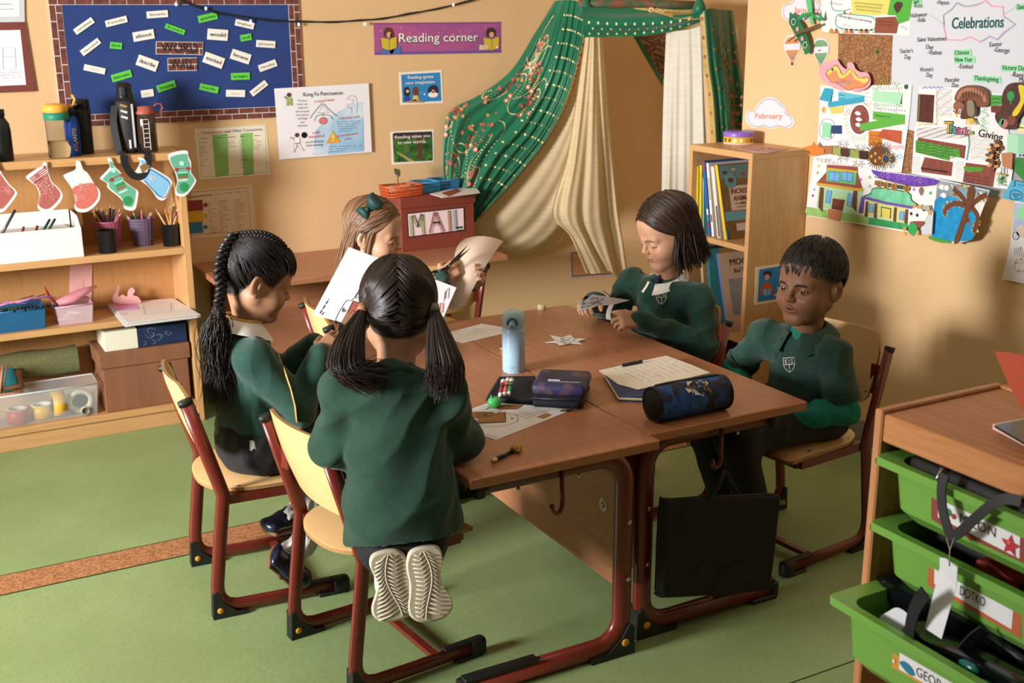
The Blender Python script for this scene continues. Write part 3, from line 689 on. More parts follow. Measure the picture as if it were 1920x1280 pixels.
def bricks(f, q):
    for r in range(2):
        for k in range(4):
            s0 = -1+k*.62-(.31 if r else 0); s1 = s0+.58; s0, s1 = max(s0, -.98), min(s1, .98)
            if s1-s0 > .08: f.poly([q(s0, -.92+r*.98), q(s1, -.92+r*.98), q(s1, -.05+r*.98), q(s0, -.05+r*.98)], m_brick, 5)
card(1230, 330, 322, 88, -1, white, 'WORD', mink, 'brick print title card reading WORD at board centre', name='title_card', pat=bricks, group='title cards of the word wall', k=.66, t0=-.62, bo=.012)
card(1250, 441, 200, 90, 1, white, 'WALL', mink, 'brick print title card reading WALL below the WORD card', name='title_card', pat=bricks, group='title cards of the word wall', k=.66, t0=-.62, bo=.012)
# framed charts at the edge
f = Flat('Y', WB); t = thing('framed_chart', 'maroon framed pale floor plan chart at the frame edge', 'framed chart', (.44, WB, 1.3))
f.poly([(-70, 43), (46, 41), (67, 171), (-60, 176)], noisy('maroon_frame', '#7c3f38', '#713831', nscale=8, rough=.6), 12, True); f.build('frame', t)
f = Flat('Y', WB-.0085); f.poly([(-60, 58), (38, 56), (49, 159), (-50, 163)], M('#dfe2ea'), 1); mk = M('#8b93a0')
f.line([(5, 90), (28, 89), (30, 128), (6, 130)], .001, mk, 2, True); f.line([(5, 107), (29, 106)], .001, mk, 2)
for k in range(3): f.words((-10, 137+k*5), (42, 135+k*5), mk, 2, .002)
f.build('chart_sheet', t)
f = Flat('Y', WB); f.poly([(-70, -40), (44, -40), (46, 41), (-65, 43)], M('#c9cdd2', .5), 10, True); f.poly([(-70, -40), (36, -40), (37, 31), (-65, 33)], M('#dde3ea'), 11)
f.words((-10, 8), (22, 8), M('#3d8a6a'), 12, .003); f.line([(-10, 18), (26, 17)], .0015, mk, 12); f.build('white_framed_sheet', label='white framed notice above the maroon framed chart', cat='framed chart')
# string lights
Pl = crom([(325, -14), (345, 3), (400, 22), (470, 34), (560, 41), (650, 40), (720, 34), (800, 20), (885, 1), (930, -16)], 5, False)
P3 = [unp(p[0], p[1], 'Y', WB-.016) for p in Pl]
t = thing('string_lights', 'dark cord of tiny string lights looped along the wall top', 'string lights', P3[0])
b = MB(); b.tube(P3, .0032, M('#1d2422', .5), 6); b.tube([p+V3(0, .004, .004*sin(i)) for i, p in enumerate(P3)], .0022, M('#1d2422', .5), 6); b.build('cord', t)
for k, (x, y) in enumerate(((330, 8), (386, 16), (684, 45), (850, 9), (560, 46), (470, 40))):
    b = MB(); q = unp(x, y, 'Y', WB-.02); b.ball(q, (.0045, .0045, .007), M('#fff8ec', .2, emit=1.2), 8, 6); b.build('bulb', t)
# posters
ink = M('#2a2a2e'); red = M('#c8433a'); mskin = M('#c98f6a')
f = Flat('Y', WB); f.poly([(364, 241), (499, 233), (507, 327), (373, 337)], M('#e9dfc6', .5), 2, True)
f.smline([c4(*p) for p in ((112, 405), (572, 383), (590, 705), (140, 738))], .0016, M('#8fae7a'), 3, 1, True)
for xa, xb, ya in ((212, 315, 448), (405, 487, 440)): f.poly([c4(xa, ya), c4(xb, ya-8), c4(xb+10, ya+275), c4(xa+22, ya+290)], M('#88ba68'), 3)
f.text('Conjunctions', c4(133, 443), c4(285, 436), M('#c0543a'), 4, .011); f.text('and', c4(295, 434), c4(335, 432), ink, 4, .011); f.text('Other Connectives', c4(347, 430), c4(555, 418), M('#3a6fae'), 4, .011)
for k, (w_, x, y) in enumerate((('When?', 130, 478), ('Why?', 230, 475), ('Opinions', 320, 468), ('But...', 402, 463), ('And...', 497, 458))):
    f.text(w_, c4(x, y), c4(x+50, y-3), ink, 4, .0045, .01)
    for r in range((13, 6, 4, 15, 6)[k]): f.words(c4(x-8+r, y+22+r*13.5), c4(x+R_(20, 55), y+20+r*13.5), M('#5a574e'), 4, .0022)
f.build('connectives_poster', label='cream poster titled Conjunctions and Other Connectives with green columns', cat='poster')
f = Flat('Y', WB); f.poly([(358, 356), (473, 346), (481, 437), (360, 448)], M('#e3cfae', .5), 2, True); f.line([(352, 360), (464, 352), (470, 431), (352, 441)], .0014, M('#6a6a55'), 3, True)
f.text('Conjunctions', (352, 371), (397, 366), ink, 4, .007, .012); f.words((404, 364), (462, 358), ink, 4, .002)
for c, y0, y1 in (('#8e3a2c', 376, 396), ('#d8ab2c', 396, 417), ('#2f7a9c', 417, 438)):
    f.poly([(352, y0), (379, y0-2), (381, y1-2), (352, y1)], M(c), 3); f.circ(385, (y0+y1)/2-2, .009, M(c), 3)
for k, x in enumerate((389, 410, 440)):
    for r in range((14, 14, 13)[k]): f.words((x+r*.2, 379+r*4.4-k*2), (x+R_(7, 20), 378+r*4.4-k*2.5), M('#6a5f4a'), 4, .0022)
f.build('conjunctions_poster', label='cream conjunctions poster with jigsaw pieces half hidden by the bookshelf', cat='poster')
# kung fu punctuation
f = Flat('Y', WB-.0105); f.poly([(514, 166), (691, 156), (697, 285), (524, 299)], M('#eceaf0', .5), 2, True)
f.poly([c4(920, 420), c4(1000, 330), c4(1130, 260), c4(1240, 220), c4(1250, 560), c4(900, 590)], noisy('blue_wash', '#dfe8f2', '#9fc6e4', nscale=9, rough=.6, lo=.3, hi=.6), 3)
f.poly([c4(1050, 430), c4(1245, 330), c4(1250, 560), c4(1000, 585)], noisy('blue_wash_b', '#a9cce8', '#8fbde0', nscale=9, rough=.6), 4)
f.text('Kung Fu Punctuation', c4(835, 185), c4(1105, 172), ink, 5, .016)
f.text('a capital letter', c4(910, 228), c4(1050, 215), red, 5); f.text('a full', c4(897, 445), c4(945, 438), red, 5); f.text('stop/period', c4(870, 470), c4(978, 462), red, 5)
f.text('a question mark', c4(1080, 342), c4(1222, 330), red, 5); f.text('an exclamation', c4(1065, 465), c4(1210, 445), red, 5); f.text('point', c4(1122, 482), c4(1165, 478), red, 5)
for k, w_ in enumerate(('Put your', 'hands over', 'head and', 'bow to greet', 'your partner', 'and begin', 'your', 'sentence.')):
    L = 7.5*len(w_); f.text(w_, c4(830-L/2, 220+k*24.5), c4(830+L/2, 218+k*24.5), ink, 5)
f.text('punch forward', c4(853, 505), c4(972, 497), ink, 5); f.text('while shouting,', c4(853, 529), c4(972, 521), ink, 5)
for k in range(5): f.words(c4(1065+k*4, 360+k*16), c4(1228-k*8, 352+k*16), M('#44506a'), 5, .0028)
for k in range(3): f.words(c4(1010, 530+k*18), c4(1240-k*60, 520+k*18), M('#44506a'), 5, .003)
for P in ([(880, 335), (925, 275), (968, 235), (1010, 275), (1068, 322)], [(910, 355), (925, 320), (970, 312), (1020, 318), (1038, 345)]): f.smline([c4(*p) for p in P], .0018, ink, 5)
f.line([c4(*p) for p in ((935, 300), (968, 245), (1010, 297))], .0018, ink, 5, True); f.line([c4(962, 300), c4(975, 300), c4(975, 315), c4(962, 315)], .0015, ink, 5, True)
f.circ(*c4(970, 352), .018, M('#d9797a'), 5, 20, .014); f.ring(*c4(970, 352), .018, .0012, ink, 6, 20, .014)
f.smline([c4(*p) for p in ((1130, 205), (1160, 180), (1190, 190), (1205, 235), (1200, 300))], .0014, M('#8a8a92'), 5); f.smline([c4(*p) for p in ((1130, 240), (1160, 238), (1180, 225), (1165, 205), (1140, 205))], .0014, M('#8a8a92'), 5); f.smline([c4(*p) for p in ((1130, 250), (1160, 262), (1168, 300))], .0014, M('#8a8a92'), 5)
f.circ(*c4(841, 450), .0125, black, 5)
f.poly([c4(1035, 420), c4(1090, 500), c4(992, 508)], M('#e0a62c'), 6); f.poly([c4(1038, 430), c4(1046, 470), c4(1030, 470)], M('#fbe9a8'), 7); f.circ(*c4(1038, 485), .004, M('#fbe9a8'), 7)
gi = M('#e8ead8')
for (x, y, g2) in ((735, 175, '#9fb46a'), (790, 450, '#f4f2f0')):
    f.circ(*c4(x, y), .009, M('#5b3a2a'), 6); f.poly([c4(x-18, y+20), c4(x+18, y+18), c4(x+22, y+55), c4(x-14, y+60)], M(g2), 6)
    if g2 == '#9fb46a': f.poly([c4(x-16, y+58), c4(x-2, y+58), c4(x-6, y+75), c4(x-20, y+75)], M(g2), 6); f.poly([c4(x+4, y+56), c4(x+20, y+54), c4(x+24, y+72), c4(x+8, y+74)], M(g2), 6); f.line([c4(x-14, y+26), c4(x-30, y+10)], .004, M('#6b4630'), 6)
    else:
        f.line([c4(x-48, y+20), c4(x-16, y+26)], .004, M('#d7a183'), 6); f.line([c4(x-2, y+58), c4(x-22, y+118)], .006, M(g2), 6); f.line([c4(x+10, y+58), c4(x+44, y+105)], .006, M(g2), 6)
        f.line([c4(x-14, y+58), c4(x+20, y+54)], .003, M('#9c2b38'), 7); f.line([c4(x-50, y+14), c4(x-18, y+20), c4(x-22, y+118), c4(x-2, y+70), c4(x+48, y+108)], .0011, ink, 7)
f.build('punctuation_poster', label='white poster titled Kung Fu Punctuation with drawn figures', cat='poster')
# reading corner banner
f = Flat('Y', WB); mpur = noisy('purple_print', '#b2598f', '#8f4f8e', nscale=5, rough=.45); f.poly([(700, 43), (939, 41), (939, 99), (702, 103)], mpur, 2, True)
f.poly([(702, 98), (939, 94.5), (939, 99), (702, 103)], M('#6d4f9a', .5), 3); f.poly([(700, 43), (939, 41), (939, 44), (700, 46)], M('#8a4a86', .5), 3)
for k in range(26): f.circ(R_(712, 932), R_(50, 92), R_(.0012, .003), M('#e9b7da', .5), 3, 8)
wl = M('#f4efee', .5)
for o_, mm, lw in ((0, ink, 3), (-.9, wl, 4)):
    f.text('Reading corner', (748+o_*.3, 80+o_), (896+o_*.3, 78+o_), mm, lw, .037, .03 if mm is ink else .005)
for x0, fl, hc in ((713, 1, '#5a3522'), (905, -1, '#3f2a20')):
    f.sm([(x0+6, 62), (x0+9, 53), (x0+18, 52), (x0+24, 58), (x0+22, 68), (x0+8, 69)], M(hc), 4, n=4); f.circ(x0+16, 65, .012, M('#d9a27c'), 5)
    f.poly([(x0, 70), (x0+16, 73), (x0+30, 68), (x0+30, 89), (x0+16, 95), (x0+2, 90)], M('#cdb43a'), 6); f.line([(x0+16, 73), (x0+16, 95)], .0012, ink, 7); f.line([(x0, 70), (x0+16, 73), (x0+30, 68), (x0+30, 89), (x0+16, 95), (x0+2, 90)], .001, ink, 7, True)
    if fl > 0: f.sm([(732, 62), (738, 66), (738, 96), (730, 97)], M('#5a3522'), 5); f.poly([(716, 90), (750, 87), (752, 100), (714, 101)], M('#4a6fae'), 5)
    else: f.poly([(898, 84), (914, 84), (916, 93), (897, 94)], M('#d8c3a0'), 7); f.circ(931, 89, .006, wl, 7)
f.build('reading_corner_banner', label='purple banner reading Reading corner beside the green drape', cat='banner')
def quote(cs, bg, name, label, fn):
    f = Flat('Y', WB); f.poly(cs, M('#efe9dc', .5), 2, True); c = np.mean(cs, 0); f.poly([(c[0]+(x-c[0])*.91, c[1]+(y-c[1])*.86) for x, y in cs], bg, 3); fn(f); f.build(name, label=label, cat='poster', group=None)
def q1(f):
    f.text('Reading ignites', c4(1552, 65), c4(1728, 58), wl, 5, .013, .01); f.text('your imagination.', c4(1535, 103), c4(1742, 93), wl, 5, .013, .01)
    for x, y, hc, bc in ((1545, 150, '#1f1b1a', '#2f4a9a'), (1605, 148, '#6b3f26', '#e0c060')):
        f.sm([c4(x-18, y+25), c4(x-18, y-18), c4(x, y-30), c4(x+18, y-16), c4(x+18, y+28)], M(hc), 4, n=3)
        if hc == '#1f1b1a': f.circ(*c4(x+4, y), .0075, M('#e0b090'), 5)
        f.poly([c4(x-22, y+70), c4(x-16, y+30), c4(x+14, y+30), c4(x+22, y+62)], M(bc), 5)
    f.poly([c4(1520, 228), c4(1600, 205), c4(1665, 220), c4(1660, 228)], M('#b98a5a'), 5); f.circ(*c4(1665, 170), .004, wl, 5); f.circ(*c4(1640, 160), .002, wl, 5)
    f.sm([c4(1690, 160), c4(1700, 118), c4(1745, 110), c4(1760, 150), c4(1745, 170)], M('#2a2236'), 5); f.sm([c4(1690, 172), c4(1710, 155), c4(1740, 158), c4(1758, 168), c4(1745, 188), c4(1705, 190)], wl, 6); f.circ(*c4(1725, 150), .008, M('#c98a8a'), 6)
quote([(748, 136), (828, 131), (831, 193), (751, 197)], M('#2f86c4', .5), 'imagination_poster', 'blue poster reading Reading ignites your imagination', q1)
m_jung = noisy('jungle_print', '#1e4a22', '#4f8a2c', nscale=22, rough=.6, c3='#173a1c', s3=40)
def q2(f):
    f.poly([c4(1455, 435), c4(1715, 425), c4(1718, 470), c4(1455, 480)], M('#3a2a2c'), 4)
    f.poly([c4(1455, 480), c4(1718, 470), c4(1722, 625), c4(1457, 637)], m_jung, 4); f.sm([c4(1615, 480), c4(1650, 480), c4(1648, 590), c4(1675, 605), c4(1600, 608), c4(1622, 580)], M('#5a3a24'), 5)
    f.poly([c4(1460, 555), c4(1540, 595), c4(1600, 630), c4(1560, 632), c4(1500, 590)], M('#a3a05a'), 5); f.line([c4(1556, 560), c4(1557, 610)], .006, M('#3a6aa0'), 6); f.circ(*c4(1555, 555), .005, M('#a8603c'), 6)
    f.text('Reading takes you', c4(1462, 475), c4(1705, 462), wl, 6, .013, .01); f.text('to new worlds.', c4(1482, 512), c4(1680, 502), wl, 6, .013, .01)
quote([(732, 247), (813, 242), (814, 303), (735, 309)], M('#5a2f38', .5), 'new_worlds_poster', 'jungle poster reading Reading takes you to new worlds', q2)
f = Flat('Y', WB); f.poly([(1067, 470), (1152, 464), (1152, 516), (1069, 523)], M('#c9b2b4', .5), 2, True); f.poly([(1070.5, 473), (1149, 467), (1149, 513), (1072, 519)], M('#6f4a3e'), 3); f.poly([(1072, 475), (1147, 469), (1147, 511), (1073.5, 517)], M('#c58f68', .5), 4)
for k in range(3): f.words((1080, 490+k*6), (1098, 489+k*6), M('#c9a0b4'), 5, .004)
f.build('small_wall_sign', label='small plain sign on the wall behind the cream voile hem', cat='sign')
# ---------------------------------------------------------------- side desk with the mail box
m_desk = wood('desk_laminate', '#a06a4c', '#b47a58', axis=1, rough=.32)
m_desku = wood('desk_laminate_side', '#a06a4c', '#b47a58', axis=0, rough=.32)
m_steel = M('#6b241a', .33, coat=.3); m_plug = M('#1a1c1a', .5); m_scr = M('#b9b4ac', .3, metal=1); m_dot = M('#d08f2a', .4)
def arc(c, a0, a1, r, n=6, ax='xz'):
    return [(c[0]+cos(a)*r, c[1], c[2]+sin(a)*r) for a in np.linspace(a0, a1, n)]
def desk(name, label, x0, y0, W_, L_, H, legside, group=None):
    """two-seat desk, long along y; C frames stand at x side `legside` (+1/-1) and reach out to the other side"""
    t = thing(name, label, 'desk', (x0+W_/2, y0+L_/2, 0), group)
    part('tabletop', t, lambda b: b.b2((x0, y0, H-.024), (x0+W_, y0+L_, H), m_desk, .0025))
    s = legside; xl = x0+W_-.045 if s > 0 else x0+.045; xe = x0+.062 if s > 0 else x0+W_-.062
    for yy in (y0+.082, y0+L_-.082):
        b = MB(); hz = H-.024-.0275; r = .075
        pts = [(xe, yy, hz)]+[(xl-s*r+s*cos(a)*r, yy, hz-r+sin(a)*r) for a in np.linspace(pi/2, 0, 7)]+[(xl-s*r+s*cos(a)*r, yy, .028+r-sin(a)*r) for a in np.linspace(0, pi/2, 7)]+[(xe-s*.045, yy, .028)]
        b.tube(pts, .0265, m_steel, 16, True, .0185, up=(0, 1, 0)); 
        fr = b.build('leg_frame', t)
        b = MB()
        b.prism([(xl+s*.028, yy-.024, 0), (xl+s*.026, yy-.024, .075), (xl+s*.012, yy-.024, .085), (xl-s*.01, yy-.024, .05), (xl-s*.05, yy-.024, .018), (xl-s*.10, yy-.024, .014), (xl-s*.10, yy-.024, 0)], (0, .048, 0), m_plug)
        b.lathe([(.0105, 0), (.0105, .002), (.001, .0022)], (xl-s*.002, yy-.0245, .038), m_dot, 16, Matrix.Rotation(pi/2, 3, 'X')); b.build('heel_cap', t)
        b = MB(); b.b2((xe-s*.055, yy-.025, 0), (xe+s*.035, yy+.025, .014), m_plug, .004); b.b2((xe-s*.06, yy-.024, .004), (xe-s*.035, yy+.024, .05), m_plug, .008, 2); b.b2((xe-s*.05, yy-.016, .046), (xe+s*.15, yy+.016, .058), m_plug, .004, 2); b.build('toe_cap', t)
        b = MB(); b.b2((xe-s*.02, yy-.028, hz-.027), (xe+s*.005, yy+.028, hz+.024), m_plug, .006, 2); b.build('end_plug', t)
        b = MB()
        for zz in (H*.36, H*.62): b.ball((xl+s*.002, yy-.0268, zz), (.006, .004, .006), m_scr, 10, 6)
        for xx in (xe+s*.10, xl-s*.13): b.ball((xx, yy-.004, hz-.03), (.005, .005, .006), m_scr, 8, 6)
        b.build('screw', t)
    b = MB(); b.b2((xl-.009, y0+.105, H*.30), (xl+.009, y0+L_-.105, H-.03), m_desk, .001); b.build('modesty_panel', t)
    b = MB(); b.bar([(xl-s*.04, y0+.09, H-.05), (xl-s*.04, y0+L_-.09, H-.05)], .04, .022, m_steel); b.build('cross_rail', t)
    hx = x0+W_*.53
    b = MB(); yy = y0+.082; b.tube([(hx, yy-.024, H-.05), (hx, yy-.027, H-.11), (hx, yy-.028, H-.135), (hx-.007, yy-.03, H-.150), (hx-.018, yy-.031, H-.153), (hx-.027, yy-.031, H-.145), (hx-.031, yy-.031, H-.128)], .0058, m_steel, 8); b.build('bag_hook', t)
    return t, xl
Hd = .59
# the wall desk stands with its long side along the wall
t = thing('wall_desk', 'reddish laminate desk against the back wall carrying the mail box', 'desk', (1.66, 4.455, 0))
part('tabletop', t, lambda b: b.b2((1.06, 4.206, Hd-.024), (2.261, 4.704, Hd), m_desku, .0025))
for xx in (1.14, 2.18):
    b = MB(); yl, ye, r = 4.66, 4.26, .07; hz = Hd-.05
    b.tube([(xx, ye, hz)]+[(xx, yl-r+cos(a)*r, hz-r+sin(a)*r) for a in np.linspace(pi/2, 0, 6)]+[(xx, yl-r+cos(a)*r, .028+r-sin(a)*r) for a in np.linspace(0, pi/2, 6)]+[(xx, ye-.04, .028)], .021, m_steel, 12, True, .026, up=(1, 0, 0)); b.build('leg_frame', t)
    b = MB(); b.b2((xx-.024, ye-.06, 0), (xx+.024, ye+.03, .016), m_plug, .004); b.build('toe_cap', t)
part('modesty_panel', t, lambda b: b.b2((1.16, 4.615, .16), (2.16, 4.633, Hd-.03), m_desku, .001))
# mail box
m_mail = M('#7f3a2c'); Xa, Xb, Ya, Yb_ = 1.898, 2.252, 4.487, 4.698; zt = .822
t = thing('mail_box', 'brick red cardboard mail box with lid and MAIL sign on wall desk', 'box', ((Xa+Xb)/2, 4.59, Hd))
part('box_body', t, lambda b: b.b2((Xa+.004, Ya+.004, Hd), (Xb-.004, Yb_-.004, zt-.01), m_mail, .002))
part('lid', t, lambda b: b.b2((Xa-.002, Ya-.003, zt-.046), (Xb+.002, Yb_, zt), m_mail, .002))
cm = lambda x, y: (560+x/3.879, 330+y/3.879)
f = Flat('Y', Ya+.003); f.poly([cm(786, 270), cm(1204, 225), cm(1208, 395), cm(797, 447)], black, 2, True); f.poly([cm(792, 276), cm(1197, 232), cm(1201, 389), cm(802, 439)], M('#eed9dc'), 3)
def stroke(p, q, c, w):
    f.line([cm(*p), cm(*q)], w, M(c), 4); p, q = np.array(p, float), np.array(q, float); v = q-p; n = np.array([-v[1], v[0]])/np.hypot(*v)*10
    for sg in (1, -1): f.line([cm(*(p+n*sg*1.15)), cm(*(q+n*sg*1.15))], .0018, ink, 6)
    for k in range(9):
        a = p+v*(k+.2)/9; f.line([cm(*(a-n*1.05)), cm(*(a+v/14))], .0024, ink, 5)
for p, q, c in (((815, 285), (825, 435), '#bfd08a'), ((830, 285), (868, 370), '#bfd08a'), ((868, 370), (895, 275), '#bfd08a'), ((897, 275), (908, 425), '#bfd08a'), ((955, 415), (990, 262), '#e58f8c'), ((992, 262), (1052, 405), '#e58f8c'), ((972, 345), (1028, 340), '#e58f8c'), ((1092, 250), (1102, 400), '#d98a6a'), ((1133, 245), (1142, 388), '#9fcbe2'), ((1142, 382), (1192, 376), '#9fcbe2')): stroke(p, q, c, .0065)
f.build('mail_sign', t, label='white sign lettered MAIL')
zl = zt+.0005
def basket(label, px0, px1, py, y0, dy, c, cn):
    xa = unp(px0, py, 'Y', y0)[0]; xb = unp(px1, py, 'Y', y0)[0]; h = .042; mm = M(c, .4)
    t = thing('plastic_basket', label, 'basket', ((xa+xb)/2, y0+dy/2, zl), 'plastic baskets on the mail box')
    b = MB(); b.b2((xa+.006, y0+.006, zl), (xb-.006, y0+dy-.006, zl+.003), mm)
    q = [(xa, y0), (xb, y0), (xb, y0+dy), (xa, y0+dy)]; c_ = np.array([(xa+xb)/2, y0+dy/2])
    for k, (hh, s) in enumerate(((.003, .93), (.014, .95), (.028, .98), (h, 1))):
        b.tube([(*(c_+(np.array(p)-c_)*s), zl+hh) for p in q], .0022 if k < 3 else .0042, mm, 6, closed=True)
    for a, e in ((0, 1), (1, 2), (2, 3), (3, 0)):
        n = 14 if a % 2 == 0 else 9
        for k in range(n+1):
            p = np.array(q[a])+(np.array(q[e])-np.array(q[a]))*k/n; lo = c_+(p-c_)*.93; b.tube([(*lo, zl+.003), (*p, zl+h)], .0017, mm, 4)
    b.build('basket_body', t); return t, xa, xb
_, xa, xb = basket('orange plastic basket on the mail box lid', 728, 793, 350, 4.50, .10, '#cf5a26', 'orange')
for i in range(5):
    b = MB(); b.box((xa+.03+.022*i, 4.545+.01*(i % 2), zl+.03), (.03, .06, .006), M(('#e9d9d2', '#d8c7c0', '#c98a6a')[i % 3], .6), .001, Matrix.Rotation(.4*i, 4, 'Z') @ Matrix.Rotation(.2, 4, 'X')); b.build('paper_scrap', label='folded paper scrap inside the orange basket', cat='paper scrap', group='scraps in the orange basket')
b = MB(); q = unp(745, 322, 'Y', 4.58); b.tube([(q[0]+.004, 4.58, zl+.004), (q[0]+.002, 4.58, zl+.05), (q[0], 4.58, q[2])], .0025, M('#5a4a2c', .7), 6)
for k in range(9): b.ball((q[0]+R_(-.008, .008), 4.58+R_(-.006, .006), q[2]+R_(-.014, .016)), R_(.004, .008), M('#4b4a2a', .8), 6, 5)
b.build('dried_sprig', label='small dried plant sprig standing up from the orange basket', cat='dried plant')
_, xa, xb = basket('bright blue plastic basket between the orange basket and the other blue one', 786, 826, 348, 4.56, .10, '#3f9cd0', 'blue')
b = MB(); b.box((xa+.04, 4.61, zl+.028), (.05, .06, .02), M('#4a4038', .7), .004, .3); b.build('craft_block', label='dark craft block inside the bright blue basket', cat='craft material')
_, xa, xb = basket('bright blue plastic basket at the drape end of mail box lid', 818, 862, 345, 4.59, .10, '#358fcf', 'blue')
b = MB(); b.box((xa+.045, 4.64, zl+.026), (.06, .05, .018), M('#8f5a86', .7), .004, -.2); b.build('craft_block', label='mauve craft block inside the far blue basket', cat='craft material')
f = Flat('Z', zl+.0005); f.poly([(806, 364), (830, 371), (900, 362), (893, 352), (866, 350)], paperw, 3, True); f.build('loose_sheet', label='white sheet lying on the mail box lid', cat='paper')
f = Flat('Z', zl+.0035); f.poly([(828, 362), (842, 368), (864, 358), (856, 354)], M('#8f4538'), 2, True); f.build('red_card', label='small red card on the white sheet on mail box', cat='card')
# ---------------------------------------------------------------- draped reading tent in the corner
def bez(P, n):
    Q = np.array(crom([np.array(p, float) for p in P], 12, False)); d = np.r_[0, np.cumsum(NRM(np.diff(Q, axis=0), axis=1))]
    t = np.linspace(0, d[-1], n); return np.c_[[np.interp(t, d, Q[:, k]) for k in range(Q.shape[1])]].T
def drape(strands, nu, nv, folds=0, amp=.02, ph=0, power=1, seed=1):
    """strands: list of [(px,py,Y),...]; returns grid[nu][nv] of world points with folds pushed along the sight depth"""
    S = np.array([bez(s, nv) for s in strands]); us = np.linspace(0, len(S)-1, nu); G = np.zeros((nu, nv, 3))
    for j in range(nv):
        cu = np.array(crom(list(S[:, j]), 8, False)); tt = np.linspace(0, len(S)-1, len(cu))
        for k in range(3): G[:, j, k] = np.interp(us, tt, cu[:, k])
    rs = np.random.default_rng(seed); P = np.zeros((nu, nv, 3)); p1, p2 = rs.uniform(0, 6, 2)
    for i in range(nu):
        for j in range(nv):
            u, v = i/(nu-1), j/(nv-1)
            a = amp*(sin(2*pi*folds*u+ph+.8*sin(3*v+p1))+.45*sin(2*pi*folds*2.3*u+p2+2*v))*min(1, .25+v*power)
            P[i, j] = unp(G[i, j, 0], G[i, j, 1], 'Y', G[i, j, 2]+a)
    return P
def at(P, u, v):
    nu, nv = P.shape[:2]; x, y = u*(nu-1), v*(nv-1); i, j = min(int(x), nu-2), min(int(y), nv-2); fx, fy = x-i, y-j
    p = P[i, j]*(1-fx)*(1-fy)+P[i+1, j]*fx*(1-fy)+P[i, j+1]*(1-fx)*fy+P[i+1, j+1]*fx*fy
    du = P[i+1, j]-P[i, j]; dv = P[i, j+1]-P[i, j]; n = np.cross(du, dv); n /= NRM(n)+1e-9
    if n @ (CAM-p) < 0: n = -n
    return p, n, du/(NRM(du)+1e-9)
def spot(b, P, u, v, r, mat, n=7, ry=None, off=.0022, rot=0):
    p, nn, du = at(P, u, v); e = np.cross(nn, du); ry = ry or r
    b.add([p+nn*off+du*(cos(a+rot)*r)+e*(sin(a+rot)*ry) for a in RG(n)], [tuple(range(n))], mat)
m_sari = noisy('green_sari', '#127350', '#0e6545', nscale=6, rough=.42, bump=.05, bscale=350, sheen=.3)
thin(m_sari, '#0d6a47', .18)
m_gold, m_goldd, m_pk, m_cr = M('#b89652', .5), M('#7a5a2c', .55), M('#b4605a'), M('#d9cd92', .55)
m_voile = noisy('cream_voile', '#d8c29a', '#e0cca6', scale=(1, 1, 22), nscale=9, rough=.75, lo=.4, hi=.6, bump=.1, bscale=14)
m_voilew = noisy('white_voile', '#dfdccd', '#e9e6d9', scale=(1, 1, 22), nscale=9, rough=.75, lo=.4, hi=.6, bump=.1, bscale=14)
thin(m_voile, '#e6d0a8', .3); thin(m_voilew, '#ece8dc', .3)
tent = thing('reading_tent', 'green sari and cream voile canopy draped over the reading corner', 'canopy', (2.95, 4.35, .4))
# green side drape
L = [(1040, 2, 4.42), (1003, 62, 4.55), (958, 132, 4.62), (898, 178, 4.655), (850, 203, 4.665), (834, 235, 4.66), (830, 320, 4.65), (845, 385, 4.64), (884, 417, 4.62)]
M1 = [(1060, 0, 4.34), (1040, 80, 4.45), (1010, 160, 4.52), (960, 230, 4.56), (915, 280, 4.58), (890, 330, 4.58), (875, 370, 4.58), (872, 400, 4.585), (886, 418, 4.60)]
M2 = [(1080, 2, 4.30), (1068, 90, 4.40), (1045, 170, 4.46), (1005, 245, 4.50), (960, 300, 4.53), (925, 345, 4.545), (898, 385, 4.55), (885, 405, 4.56), (887, 419, 4.58)]
Rr = [(1104, 14, 4.26), (1093, 85, 4.34), (1064, 190, 4.40), (1026, 262, 4.44), (975, 328, 4.48), (935, 372, 4.51), (905, 402, 4.53), (890, 415, 4.55), (888, 420, 4.57)]
Pg = drape([L, M1, M2, Rr], 90, 70, 6, .011, .4, 1.2, 3)
b = MB(); b.grid(Pg, m_sari)
for i in range(9):
    for j in range(14):
        u = .40+.56*(i+.5*(j % 2))/9; v = .06+.8*j/14
        if u < .97: spot(b, Pg, u, v, .0065, m_cr, 6, .005)
rs = np.random.default_rng(5)
for k, (uc, vc, s) in enumerate(((.13, .36, 1), (.22, .60, 1.5), (.10, .74, 1.2), (.33, .42, 1), (.30, .80, .8), (.18, .18, .8), (.05, .55, 1), (.24, .30, .9))):
    for q in range(26):
        a = rs.uniform(0, 6.28); r = rs.uniform(0, 1)**.7
        spot(b, Pg, min(max(uc+cos(a)*r*.055*s, .01), .99), min(max(vc+sin(a)*r*.06*s, .01), .98), rs.uniform(.004, .010), (m_pk, m_gold, m_pk, M('#8c4a3c'))[q % 4], 6, off=.0022+.0004*(q % 4))
    for sp in range(3):
        a0 = rs.uniform(0, 6.28)
        for q in range(20):
            r = .05+.1*q/20; a = a0+q*.09
            u, v = uc+cos(a)*r*s*.8, vc+sin(a)*r*s
            if .01 < u < .6 and .02 < v < .97: spot(b, Pg, u, v, .0032, m_cr, 5)
    for q in range(3):
        u, v = uc+rs.uniform(-.05, .09), vc+rs.uniform(.06, .12)
        if 0 < v < .95 and 0 < u < .6:
            spot(b, Pg, u, v, .012, m_pk, 8); spot(b, Pg, u, v, .006, m_cr, 7, off=.003)
            for w in range(5): spot(b, Pg, min(max(u+rs.uniform(-.004, .004), 0), 1), v-.012*w-.01, .003, m_gold, 5)
b.build('sari_drape', tent)
